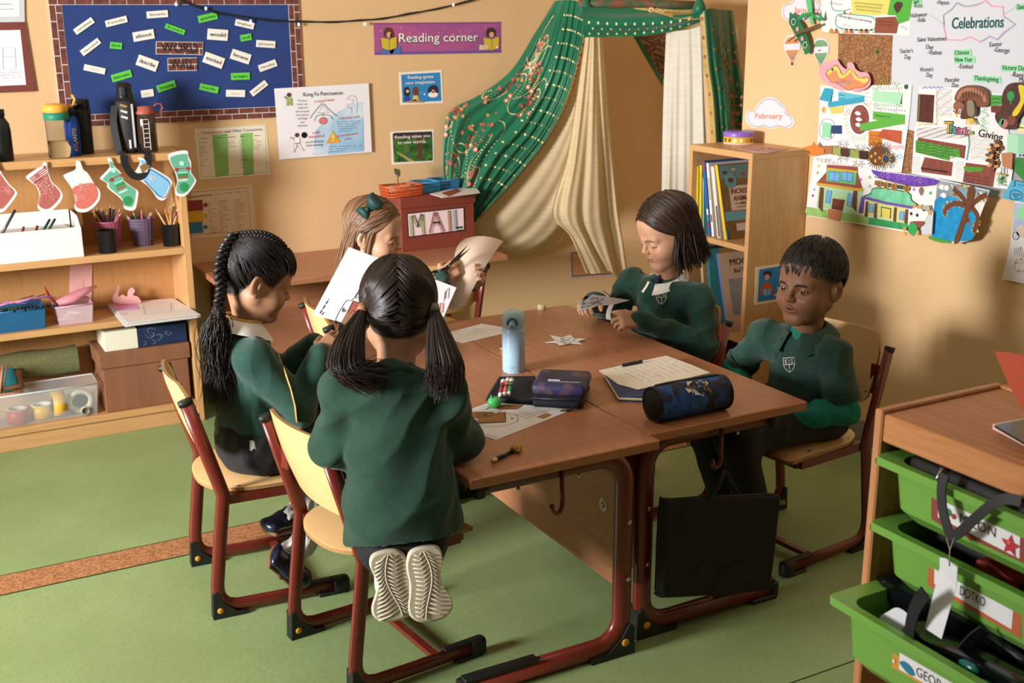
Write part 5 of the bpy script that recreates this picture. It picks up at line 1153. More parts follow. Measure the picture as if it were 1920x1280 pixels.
def flap_sheet(f):
    y, te, gn, br = M('#d8c86a'), '#2f9cb8', '#58a83a', '#b5502a'
    for cx, cy, r0, r1, n, c in ((600, 960, .022, .036, 18, '#7fb0d0'), (870, 960, .05, .075, 30, '#d98a6a'), (920, 1200, .058, .076, 34, '#d9983a'), (1200, 975, .05, .068, 30, '#7fae5a')): f.rays(*cb(cx, cy), r0, r1, n, .0018, M(c), 3)
    flap(f, [cb(570, 880), cb(660, 890), cb(640, 1020), cb(532, 995)], te, 12); flap(f, [cb(970, 960), cb(965, 1020), cb(640, 1070), cb(645, 1020)], te, 26); f.poly([cb(708, 915), cb(965, 955), cb(965, 1015), cb(705, 1000)], M('#5fb8cc'), 3)
    flap(f, [cb(1060, 905), cb(1350, 925), cb(1345, 1040), cb(1065, 1010)], '#a8d8b4', 14)
    f.circ(*cb(560, 1098), .009, M('#d99a3a'), 4, 8); f.rays(*cb(560, 1098), .009, .018, 12, .0018, M('#d9a84a'), 3); f.poly([cb(610, 1070), cb(760, 1065), cb(755, 1130), cb(640, 1140)], y, 4)
    f.circ(*cb(920, 1195), .044, M('#8f4a44'), 4, 26, .050); f.ring(*cb(920, 1195), .044, .0025, M('#5a2a2a'), 5, 26, .050)
    for dx, dy in ((-10, -60), (0, 0), (-5, 55)): f.sm([cb(915+dx-30, 1195+dy-5), cb(915+dx, 1195+dy-25), cb(915+dx+35, 1195+dy+5), cb(915+dx, 1195+dy+18)], paperw, 6, n=3)
    for k in range(6): f.scrib(cb(855, 1130+k*25), cb(985, 1130+k*25), M('#6a2f30'), 5, .012, 16, .0012)
    f.poly(L6([(918, 740), (1130, 765), (1128, 830), (915, 795)]), M('#5fae3f'), 4); f.text('About us', c6(930, 778), c6(1030, 785), M('#2f6a26'), 5, .010); flap(f, [c6(1130, 762), c6(1122, 825), c6(860, 872), c6(858, 825)], gn, 30)
    flap(f, [c6(580, 815), c6(635, 820), c6(640, 920), c6(582, 912)], '#8fd0a8', 8); f.poly(L6([(640, 835), (710, 835), (710, 892), (640, 890)]), M('#27406f'), 5)
    f.smline(L6([(560, 850), (590, 795), (640, 800), (660, 840), (650, 915), (600, 930), (565, 900)]), .002, M('#8a7ab0'), 4, 4, True)
    f.poly(L6([(890, 872), (980, 875), (975, 980), (885, 970)]), M('#c97a2c'), 4); flap(f, [c6(1110, 872), c6(1105, 960), c6(960, 910), c6(1000, 860)], br, 20)
    for k in range(3): f.scrib(c6(900, 900+k*25), c6(965, 905+k*25), M('#8a4a1c'), 5, .008, 12)
    for k in range(14): f.line(L6([(1010+k*8, 968), (1015+k*8, 995+6*sin(k))]), .0016, M('#d07a8a'), 3)
    for k in range(12): f.circ(*c6(930+k*18, 722+k*1.5), .0025, M('#8a5ab0'), 4, 6); f.line(L6([(915+k*17, 600), (920+k*17, 575+6*sin(k*2))]), .002, M('#6aa84a'), 3); f.line(L6([(925+k*16, 690), (930+k*16, 712)]), .002, M('#6aa84a'), 3)
    f.circ(*c6(1140, 578), .008, M('#1f5a4a', .4), 8, 10); f.smline(L6([(1075, 1045), (1085, 1030), (1105, 1035), (1100, 1055)]), .003, M('#7fb0d0'), 3, 4, True); f.scrib(c6(1035, 1115), c6(1060, 1100), hand, 3, .016, 8)
    for k in range(4): f.scrib(c6(530+k*30, 1065), c6(552+k*30, 1062), hand, 3, .012, 6)
sheetx('flap_poster', 'tall white poster of coloured lift-up paper flaps below the cork square', [c6(565, 570), c6(1175, 566), c6(1160, 760), c6(1130, 980), c6(1105, 1150), c6(700, 1110), c6(515, 1078), c6(545, 960)], .012, flap_sheet)
def band(f):
    f.sm([c7(*p) for p in ((445, 275), (510, 255), (520, 230), (545, 262), (590, 275), (590, 312), (545, 320), (480, 330), (500, 300))], M('#cf7a34'), 3, n=2)
    for k, (x, c) in enumerate(((590, '#a86a48'), (645, '#9aa05a'), (700, '#4a2e24'), (765, '#8a9a4a'), (825, '#3a241c'))): f.poly([c7(x, 258+k*9), c7(x+58, 262+k*9), c7(x+58, 318+k*9), c7(x, 312+k*9)], M(c), 3)
    f.circ(*c7(940, 328), .036, M('#6a3a1e'), 4, 20, .034); f.rays(*c7(940, 328), .034, .050, 26, .004, M('#5a3a1e'), 3); f.circ(*c7(1005, 348), .014, M('#2a3a5a'), 6, 10); f.rays(*c7(1005, 348), .013, .024, 12, .003, M('#d8a83a'), 5)
    for x, y, c in ((908, 330, '#c9a23a'), (935, 312, '#c9a23a'), (962, 340, '#c9803a'), (935, 360, '#c9a23a')): f.circ(*c7(x, y), .006, M(c), 6, 8)
    for x, y in ((700, 250), (815, 275), (700, 340), (800, 380)): f.rays(*c7(x, y), .002, .018, 5, .003, M('#7a5a34'), 4)
sheetx('paper_dragon_band', 'long brown paper dragon band with orange tail across the flap poster', None, .046, band, cat='paper decoration')
def temple(f):
    gT, gW, rT, yT, bl, br, gr1, gr2 = M('#5fb07e'), M('#a8d0a4'), M('#8f4a3c'), M('#c9a03c'), M('#6fa8dc'), M('#6a3a22'), noisy('crayon_grass', '#9cc070', '#86b058', nscale=30, rough=.7), noisy('crayon_green', '#3f9f5f', '#2f8a4c', nscale=30, rough=.7)
    f.poly(L6([(470, 665), (880, 730), (885, 785), (470, 722)], c7), gr1, 3); f.poly(L6([(885, 735), (1150, 780), (1150, 825), (885, 785)], c7), gr2, 3)
    f.poly(L6([(555, 530), (850, 560), (830, 720), (540, 670)], c7), gW, 4)
    for x in (580, 805): f.poly(L6([(x-15, 535), (x+12, 540), (x+2, 700), (x-28, 670)], c7), br, 5)
    for P in ([(612, 555), (645, 562), (632, 645), (600, 640)], [(755, 575), (788, 580), (772, 668), (742, 660)]): f.poly(L6(P, c7), bl, 5); f.line(L6(P, c7), .0015, ink, 6, True)
    f.poly(L6([(650, 610), (732, 620), (715, 695), (640, 680)], c7), noisy('crayon_brown', '#7a4028', '#652f1c', nscale=50, rough=.7), 5); f.poly(L6([(620, 680), (712, 695), (700, 765), (615, 745)], c7), M('#b5724a'), 5)
    f.poly(L6([(610, 430), (815, 440), (850, 555), (540, 510)], c7), rT, 5); f.poly(L6([(540, 505), (845, 545), (862, 550), (845, 565), (545, 525)], c7), yT, 6)
    f.poly(L6([(612, 410), (812, 420), (805, 520), (608, 495)], c7), gT, 7); f.poly(L6([(612, 385), (815, 400), (815, 430), (610, 412)], c7), rT, 7); f.poly(L6([(608, 405), (818, 425), (816, 440), (606, 420)], c7), yT, 8)
    for x in (630, 715): P = L6([(x, 432), (x+70, 440), (x+68, 500), (x-2, 488)], c7); f.poly(P, bl, 8); f.line(P, .0015, ink, 9, True); f.line([((P[0][0]+P[1][0])/2, (P[0][1]+P[1][1])/2), ((P[2][0]+P[3][0])/2, (P[2][1]+P[3][1])/2)], .0012, ink, 9)
    f.poly(L6([(870, 610), (1150, 660), (1150, 780), (860, 720)], c7), M('#c9d08a'), 4); f.sm(L6([(850, 600), (905, 575), (935, 540), (1150, 570), (1175, 620), (1225, 655), (1160, 665), (1000, 640)], c7), noisy('crayon_teal', '#7fcfa6', '#5fb88c', nscale=40, rough=.7), 6, n=3)
    f.smline(L6([(850, 600), (905, 575), (935, 540), (1150, 570), (1175, 620), (1225, 655)], c7), .003, ink, 7, 3); f.line(L6([(862, 605), (1000, 640), (1185, 672)], c7), .010, M('#6a4f9a'), 7)
    for x in (880, 940, 1070, 1145): f.poly(L6([(x-10, 630+(x-880)*.2), (x+8, 632+(x-880)*.2), (x+2, 735+(x-880)*.17), (x-18, 728+(x-880)*.17)], c7), br, 6)
    f.poly(L6([(975, 670), (1038, 680), (1032, 745), (970, 735)], c7), M('#d8c860'), 6); f.line(L6([(975, 735), (975, 668), (1038, 680), (1034, 745)], c7), .004, ink, 7)
    for x in (895, 1100): P = L6([(x, 645+(x-895)*.25), (x+28, 650+(x-895)*.25), (x+24, 705+(x-895)*.25), (x-5, 700+(x-895)*.25)], c7); f.poly(P, bl, 6); f.line(P, .0015, ink, 7, True)
    f.poly(L6([(840, 600), (862, 605), (850, 712), (822, 705)], c7), M('#6a3f9c'), 5)
    f.sm(L6([(910, 420), (960, 430), (1330, 480), (1325, 520), (1180, 525), (960, 470)], c7), noisy('crayon_purple', '#6a44b0', '#5a369c', nscale=60, rough=.6), 8, n=3); f.smline(L6([(930, 465), (1050, 500), (1200, 530), (1340, 518)], c7), .003, M('#8a4a3c'), 9, 4)
    for k in range(9): f.ring(*c7(985+k*36, 452+k*5+6*sin(k*3)), .008, .0016, M(('#b58ae0', '#e0a0c0', '#8a6ad0')[k % 3], .6), 9, 8)
    for k, x in enumerate((960, 1005, 1060, 1145)): f.circ(*c7(x, 515+k*10), .010, M('#8a5a34'), 8, 12, .012); f.ring(*c7(x, 515+k*10), .012, .002, M('#d8b04a'), 9, 12, .013)
    f.poly(L6([(935, 490), (1170, 535), (1165, 560), (930, 520)], c7), M('#3a4a30'), 7)
    for x, y, c in ((555, 395, '#d8b04a'), (547, 440, '#7fb86a'), (515, 592, '#8a5ab0'), (835, 485, '#b07ad0'), (895, 470, '#8ab86a'), (895, 530, '#9ac06a'), (1190, 550, '#b07ac0'), (1300, 575, '#5fb06a'), (1240, 580, '#8a5ac0'), (525, 550, '#b0a0d8')): f.circ(*c7(x, y), .006, M(c), 4, 7)
    f.circ(*c7(1240, 560), .011, M('#8a6a5a'), 5, 12, .013)
    for k in range(10): f.scrib(c7(540+k*26, 350+k*6), c7(556+k*26, 352+k*6), hand, 3, .016, 6)
sheetx('temple_drawing', 'crayon drawing of two temples with red and green roofs curling at the foot', [c7(*p) for p in ((518, 335), (700, 375), (910, 415), (1350, 478), (1320, 700), (1308, 850), (1200, 845), (880, 790), (478, 728), (465, 700), (500, 480))], .018, temple)
def cat_(f):
    f.sm(L6([(1170, 690), (1190, 675), (1240, 680), (1285, 700), (1280, 740), (1245, 765), (1180, 760), (1160, 730)], c7), paperw, 6, n=3); f.poly(L6([(1245, 690), (1320, 700), (1310, 850), (1240, 850)], c7), M('#c9cdd2'), 4)
    f.sm(L6([(1170, 765), (1265, 765), (1240, 800), (1180, 800)], c7), M('#8a4a3c'), 7, n=3); f.sm(L6([(1155, 800), (1180, 770), (1215, 800), (1200, 850), (1165, 845)], c7), M('#2f9c58'), 8, n=3)
    for x, y in ((1175, 712), (1215, 722)): f.circ(*c7(x, y), .006, ink, 8, 8)
    for x, y in ((1195, 662), (1225, 665), (1130, 815), (1300, 705), (1215, 835), (1140, 845)): f.circ(*c7(x, y), .008, M('#c9984a'), 7, 8)
    f.poly(L6([(1245, 660), (1290, 655), (1300, 690), (1250, 695)], c7), M('#b5a88f'), 6)
sheetx('paper_cat_cutout', 'white paper cat cut-out with green scarf at the corner of temple drawing', None, .034, cat_, cat='paper decoration')
# palm sheet, curling away from the wall
f = Flat('X', RW)
PO = [(1350, 478), (1480, 500), (1620, 525), (1760, 550), (1715, 660), (1680, 740), (1665, 800), (1640, 860), (1590, 890), (1500, 905), (1400, 895), (1310, 862), (1318, 700)]
def palm(f):
    f.poly(L6([(1350, 485), (1755, 555), (1735, 610), (1340, 620)], c7), M('#8fc0dc'), 2)
    f.sm(L6([(1345, 610), (1480, 600), (1600, 660), (1680, 740), (1660, 800), (1640, 860), (1590, 888), (1400, 890), (1312, 860), (1320, 700)], c7), noisy('crayon_sea', '#1f9ad0', '#1785bc', nscale=40, rough=.6), 3, n=3)
    for x, y in ((1385, 535), (1400, 590), (1420, 540)): f.sm(L6([(x-25, y), (x, y-20), (x+25, y-5), (x+10, y+18)], c7), paperw, 4, n=3)
    bk = M('#6a4028'); f.sm(L6([(1600, 530), (1650, 540), (1630, 640), (1580, 760), (1530, 895), (1490, 895), (1540, 760), (1580, 640)], c7), bk, 6, n=3)
    lc = [M(c) for c in ('#d8b86a', '#b5502f', '#7a8a3a', '#efe6d0', '#d98a3a')]
    for P in ([(1600, 660), (1540, 590), (1500, 560), (1480, 540)], [(1590, 660), (1500, 640), (1430, 670), (1410, 720)], [(1620, 650), (1690, 600), (1740, 580)], [(1620, 660), (1670, 720), (1660, 790), (1640, 830)], [(1600, 660), (1580, 720), (1600, 760)]):
        f.smline(L6(P, c7), .017, bk, 5, 5)
        for k, q in enumerate(crom([np.array(p, float) for p in P], 6, False)):
            d = R_(16, 34)*(1 if k % 2 else -1); f.line([c7(*q), c7(q[0]+d*.7, q[1]+d)], .006, lc[k % 5], 4)
    for k in range(26): a = R_(0, 6.28); f.line([c7(1540+cos(a)*50, 560+sin(a)*30), c7(1540+cos(a)*75, 560+sin(a)*48)], .006, lc[k % 5], 4)
    f.sm(L6([(1300, 860), (1400, 880), (1480, 895), (1400, 905), (1300, 880)], c7), M('#4f9a3a'), 7, n=2)
o = sheetx('palm_drawing', 'crayon drawing of a brown palm tree over bright blue sea, loose at its edge', [c7(*p) for p in PO], .014, palm)
for v in o.data.vertices:
    v.co.x -= .17*max(0, 2.74-(v.co.y+o.location.y))
# thanksgiving sheet
def thanks(f):
    wv = [M(c) for c in ('#8fb4d8', '#d8a0a8', '#d8c07a', '#9a9ab8', '#a8c89a')]
    for k in range(20):
        y = 560+k*26
        f.smline([ca(830+i*40+R_(-6, 6), 250+k*14+10*sin(i*2.2+k)) for i in range(5)], .0014, wv[k % 5], 3, 3)
    for k in range(16): f.smline([ca(640+i*45, 640+k*7+8*sin(i*2+k)-i*1.0) for i in range(13)], .0012, wv[k % 4], 3, 3)
    for k in range(14): f.smline([ca(1170+i*35, 720+k*17+7*sin(i*2+k)+i*2) for i in range(8)], .0014, wv[(k+1) % 5], 3, 3)
    for k in range(14): f.line([ca(1270+R_(0, 90), 440+k*15), ca(1275+R_(0, 95), 460+k*15)], .003, M('#9ed0a8'), 3)
    for k in range(30): f.line([ca(1430+R_(0, 120), 1080+R_(0, 130)), ca(1440+R_(0, 120), 1110+R_(0, 120))], .002, M('#8fc08a'), 3)
    for k in range(8): f.smline([ca(600+i*14, 930+k*22+5*sin(i*2)) for i in range(6)], .0014, wv[k % 5], 3, 3); f.smline([ca(1030+i*16, 980+k*24+5*sin(i*2)) for i in range(6)], .0014, wv[k % 5], 3, 3)
    f.smline([ca(690+i*16, 235+9*sin(i*2.4)) for i in range(14)], .003, M('#7f94c8'), 4, 3); f.smline([ca(840+8*sin(i*2.2), 270+i*24) for i in range(15)], .003, M('#d8b08a'), 4, 3); f.smline([ca(650+i*18, 600+8*sin(i*2)) for i in range(12)], .003, M('#d8b86a'), 4, 3)
    f.poly([ca(*p) for p in ((655, 300), (815, 310), (800, 590), (640, 575))], noisy('crayon_maroon', '#5c2a20', '#4a1f18', nscale=60, rough=.7), 4); f.line([ca(672, 300), ca(655, 575)], .004, M('#7f8a5a'), 5)
    gB, bB = noisy('crayon_leaf', '#57983a', '#478a2e', nscale=60, rough=.7), noisy('crayon_brick', '#8a4a3a', '#7a3c30', nscale=60, rough=.7)
    f.poly([ca(*p) for p in ((655, 735), (1130, 815), (1115, 945), (1080, 935), (640, 790))], bB, 4); f.poly([ca(*p) for p in ((632, 760), (1070, 850), (1080, 935), (970, 920), (965, 965), (630, 880))], gB, 6)
    for k in range(4): f.smline([ca(640+i*38, 785+k*30+i*6.5+9*sin(i*2.4)) for i in range(11)], .0016, M('#23401a'), 7, 3)
    f.poly([ca(*p) for p in ((720, 930), (1000, 980), (985, 1120), (690, 1080), (680, 1040))], bB, 4); f.line([ca(685, 1040), ca(950, 1078)], .006, M('#3a1c18'), 6)
    f.poly([ca(*p) for p in ((1130, 985), (1435, 1025), (1400, 1230), (1100, 1180))], bB, 4); f.poly([ca(*p) for p in ((1115, 1020), (1310, 1035), (1305, 1070), (1160, 1080), (1112, 1050))], gB, 6)
    for k in range(3): f.smline([ca(1125+i*28, 1110+k*32+i*4+6*sin(i*2.4)) for i in range(10)], .0014, M('#4a2018'), 6, 3)
    f.smline([ca(*p) for p in ((1155, 700), (1165, 800), (1140, 960))], .004, M('#3f9aa8'), 5, 4)
    for k, (s, x0, x1, c) in enumerate((('T', 915, 1000, '#c9a23a'), ('h', 975, 1030, '#4a9a88'), ('a', 1030, 1085, '#a85a7a'), ('n', 1080, 1130, '#d98aa0'), ('k', 1125, 1165, '#c96a7a'), ('s', 1165, 1215, '#9ab85a'))):
        f.text(s, ca(x0-4, 685+k*5), ca(x1+4, 688+k*5), ink, 6, .036-.0035*k, .06); f.text(s, ca(x0, 682+k*5), ca(x1, 685+k*5), M(c), 7, .034-.0035*k, .02)
    f.text('Giving', ca(1255, 720), ca(1495, 770), ink, 6, .024, .006)
sheetx('thanksgiving_poster', 'white Thanksgiving poster with green and brown brick notes and wavy borders', [ca(*p) for p in ((660, 225), (1050, 235), (1500, 300), (1560, 700), (1620, 900), (1570, 1255), (1420, 1235), (1100, 1185), (585, 1095), (610, 700), (640, 560))], .0125, thanks)
def turkey(f):
    br, tn = M('#7a4a34'), M('#a8745c')
    f.sm([ca(*p) for p in ((1015, 340), (1060, 250), (1150, 212), (1260, 225), (1340, 280), (1365, 380), (1320, 430), (1240, 420), (1150, 360), (1050, 380))], br, 3, True, 4)
    f.smline([ca(*p) for p in ((1050, 350), (1090, 280), (1180, 255), (1290, 300), (1330, 380))], .012, tn, 5, 5)
    for k in range(8): f.line([ca(1100+k*30, 250+abs(k-4)*6), ca(1110+k*27, 330+abs(k-4)*4)], .0016, M('#4a2a1e'), 6)
    f.sm([ca(*p) for p in ((1020, 400), (1060, 370), (1120, 400), (1110, 480), (1060, 500), (1025, 480))], M('#8f5c44'), 12, True, 4)
    f.sm([ca(*p) for p in ((1140, 350), (1180, 400), (1185, 520), (1130, 550), (1090, 530), (1120, 450))], M('#5c3424'), 14, True, 4); f.sm([ca(*p) for p in ((1165, 375), (1195, 360), (1228, 380), (1238, 480), (1215, 525), (1170, 500))], M('#8a7c6c'), 18, True, 4)
    for x in (1035, 1097): f.circ(*ca(x, 467), .006, paperw, 19, 10); f.circ(*ca(x, 468), .003, black, 20, 8)
    f.poly([ca(1045, 500), ca(1085, 490), ca(1065, 535)], M('#d8b43a'), 19)
    for k in range(5): f.line([ca(1150+k*12, 540), ca(1140+k*22, 605)], .005, M('#d8b84a'), 8)
sheetx('paper_turkey', 'brown paper turkey with grey wing below the Thanksgiving heading', None, .03, turkey, cat='paper decoration')
def turk2(f):
    for k in range(14):
        a = 2.0+1.9*k/13; c = np.array([1530, 930]); d = np.array([cos(a), -sin(a)*1.0])
        for r in (150, 105): q = c+d*r*(1.0+.2*(k % 2)); f.sm([ca(*(q+np.array([-d[1], d[0]])*18)), ca(*(q+d*30)), ca(*(q-np.array([-d[1], d[0]])*18)), ca(*(q-d*30))], M(('#5a3422', '#7a4a2c', '#c99a5c')[(k+(r < 120)) % 3], .6), 4+(r < 120), n=3)
    f.poly([ca(*p) for p in ((1490, 890), (1605, 880), (1595, 1055), (1500, 1020))], M('#b57a54'), 7, True)
    for x in (1495, 1530): f.line([ca(x, 1030), ca(x-5, 1100), ca(x+15, 1110)], .003, ink, 7)
    f.poly([ca(1435, 1090), ca(1480, 1080), ca(1475, 1100), ca(1440, 1105)], M('#c9b45a'), 7); f.poly([ca(1500, 1100), ca(1540, 1110), ca(1535, 1125), ca(1505, 1118)], M('#c9b45a'), 7)
sheetx('paper_turkey', 'small brown turkey cut-out with fanned feathers at the edge of Thanksgiving poster', None, .02, turk2, cat='paper decoration')
def horn(f):
    f.sm([ca(*p) for p in ((1560, 200), (1720, 195), (1780, 300), (1700, 480), (1650, 560), (1640, 640), (1560, 655), (1480, 630), (1425, 550), (1430, 490), (1490, 460), (1490, 320))], noisy('crayon_bark', '#54322a', '#45271f', nscale=40, rough=.7), 3, True, 4)
    f.sm([ca(*p) for p in ((1550, 290), (1590, 270), (1620, 300), (1610, 350), (1580, 375), (1550, 340))], M('#2f8f4a'), 5, n=4); f.line([ca(1580, 370), ca(1585, 405)], .005, M('#2f8f4a'), 5)
    f.sm([ca(*p) for p in ((1455, 600), (1490, 545), (1515, 560), (1490, 620))], M('#3fa86a'), 5, n=3); f.circ(*ca(1590, 560), .016, M('#7a4030'), 5); f.circ(*ca(1520, 595), .012, M('#b5706a'), 5, 14, .014); f.sm([ca(*p) for p in ((1660, 225), (1700, 210), (1760, 260), (1720, 380), (1660, 500), (1610, 520), (1605, 480), (1680, 360))], M('#d8c02c'), 7, n=4)
    f.poly([ca(*p) for p in ((1378, 310), (1488, 315), (1488, 405), (1378, 420))], M('#4a9a3a'), 2); f.poly([ca(*p) for p in ((1378, 420), (1488, 415), (1480, 500), (1380, 480))], M('#6a3428'), 2)
    for k in range(2): f.smline([ca(1390+i*18, 345+k*40+7*sin(i*2.2)) for i in range(6)], .0016, ink, 3, 3)
sheetx('paper_cornucopia', 'brown paper horn with green leaf and yellow banana shape at frame edge', None, .024, horn, cat='paper decoration')
# notes at the far right edge
sheetx('green_note', 'pale green folded note above the dark green one at frame edge', [c6(1810, 892), c6(1990, 905), c6(1990, 1035), c6(1808, 1018)], .022, lambda f: (f.poly(L6([(1885, 897), (1990, 905), (1990, 1035), (1882, 1024)]), M('#8fc8a4'), 4), f.circ(*c6(1900, 1035), .004, M('#3a4a9a', .5), 5)), M('#a8d8b8'), 'note')
sheetx('green_note', 'dark green pointed note at the frame edge above blue note', [c6(1868, 1048), c6(1990, 1060), c6(1990, 1225), c6(1930, 1215), c6(1856, 1140)], .02, lambda f: f.scrib(c6(1875, 1065), c6(1885, 1100), hand, 3, .004, 5), M('#2f7f34'), 'note')
sheetx('yellow_note', 'pale yellow note beside the paper horn at frame edge', [c6(1880, 822), c6(1990, 830), c6(1990, 890), c6(1872, 880)], .014, lambda f: f.words(c6(1895, 850), c6(1950, 855), hand, 3, .004), M('#e2d9a0'), 'note')
sheetx('blue_note', 'bright blue note with a speech bubble numbered 3 at frame edge', [c7(1838, 488), c7(1990, 520), c7(1990, 650), c7(1778, 612)], .024, lambda f: (f.text('3', c7(1848, 530), c7(1866, 532), hand, 3, .018), f.scrib(c7(1885, 520), c7(1930, 526), hand, 3, .008, 8), f.smline(L6([(1830, 590), (1840, 560), (1880, 560), (1910, 580), (1905, 610), (1860, 620), (1832, 612)], c7), .0022, hand, 3, 4, True), f.text('open', c7(1842, 588), c7(1898, 594), hand, 3, .010), f.text('it', c7(1860, 608), c7(1885, 611), hand, 3, .010)), M('#4fa8d0'), 'note')
def edge_sheet(f):
    f.poly(L6([(1858, 640), (1990, 650), (1990, 880), (1845, 860)], c7), noisy('crayon_haze', '#b9c2d8', '#9fb0d0', nscale=30, rough=.7), 3); f.sm(L6([(1870, 740), (1890, 680), (1930, 660), (1990, 700), (1990, 750)], c7), M('#8fd0a0'), 4, n=3)
    f.sm(L6([(1850, 860), (1860, 830), (1885, 838), (1890, 865), (1870, 885)], c7), M('#c9ccd0'), 4, n=3); f.sm(L6([(1870, 830), (1895, 790), (1930, 800), (1990, 800), (1990, 870), (1900, 870)], c7), M('#d8c0b0'), 4, n=3); f.ring(*c7(1870, 860), .012, .0015, hand, 5)
    for x, y in ((1900, 940), (1905, 1015), (1870, 1040), (1890, 1090)): f.circ(*c7(x, y), .0035, M('#c96a6a'), 3, 6)
    for k in range(5): f.line(L6([(1860+k*12, 940), (1865+k*14, 985+6*k)], c7), .0018, M('#7a8a9a'), 3)
    f.ring(*c7(1895, 1060), .02, .0015, M('#7a8a9a'), 3); f.scrib(c7(1880, 1035), c7(1930, 1045), M('#d08a8a'), 3, .01, 8)
sheetx('drawing_page', 'long child drawing page hanging at the frame edge below blue note', [c7(1862, 625), c7(1990, 640), c7(1990, 1190), c7(1775, 1150), c7(1830, 920)], .013, edge_sheet)
# ---------------------------------------------------------------- the two pushed-together desks
desk('student_desk', 'two-seat laminate desk nearer the shelf with a hook and wooden modesty panel', 1.0255, 2.087, .5025, 1.206, Hd, 1, 'pushed-together student desks')
desk('student_desk', 'two-seat laminate desk nearer the bookcase with the black bag on its hook', 1.5305, 2.131, .4955, 1.206, Hd, -1, 'pushed-together student desks')
# maker's badge on the panel
f = Flat('X', 1.528-.045-.0095); q = f.p2(1131, 946); md = f.mb
def disc(c, r, m, l, n=24): f.poly2([np.array(c)+np.array([cos(a)*r, sin(a)*r]) for a in RG(n)], m, l)
disc(q, .0175, M('#d9cfc4', .5), 1); disc(q, .0145, M('#c9bfb4', .5), 2); f.poly2([q+V3(0, .010)[:2], q+np.array([.010, 0]), q+np.array([0, -.010]), q+np.array([-.010, 0])], M('#8f2f2f', .5), 3); disc(q, .004, M('#d9cfc4', .5), 4)
f.build('desk_sticker', label='round white sticker with red diamond on the desk panel', cat='sticker')
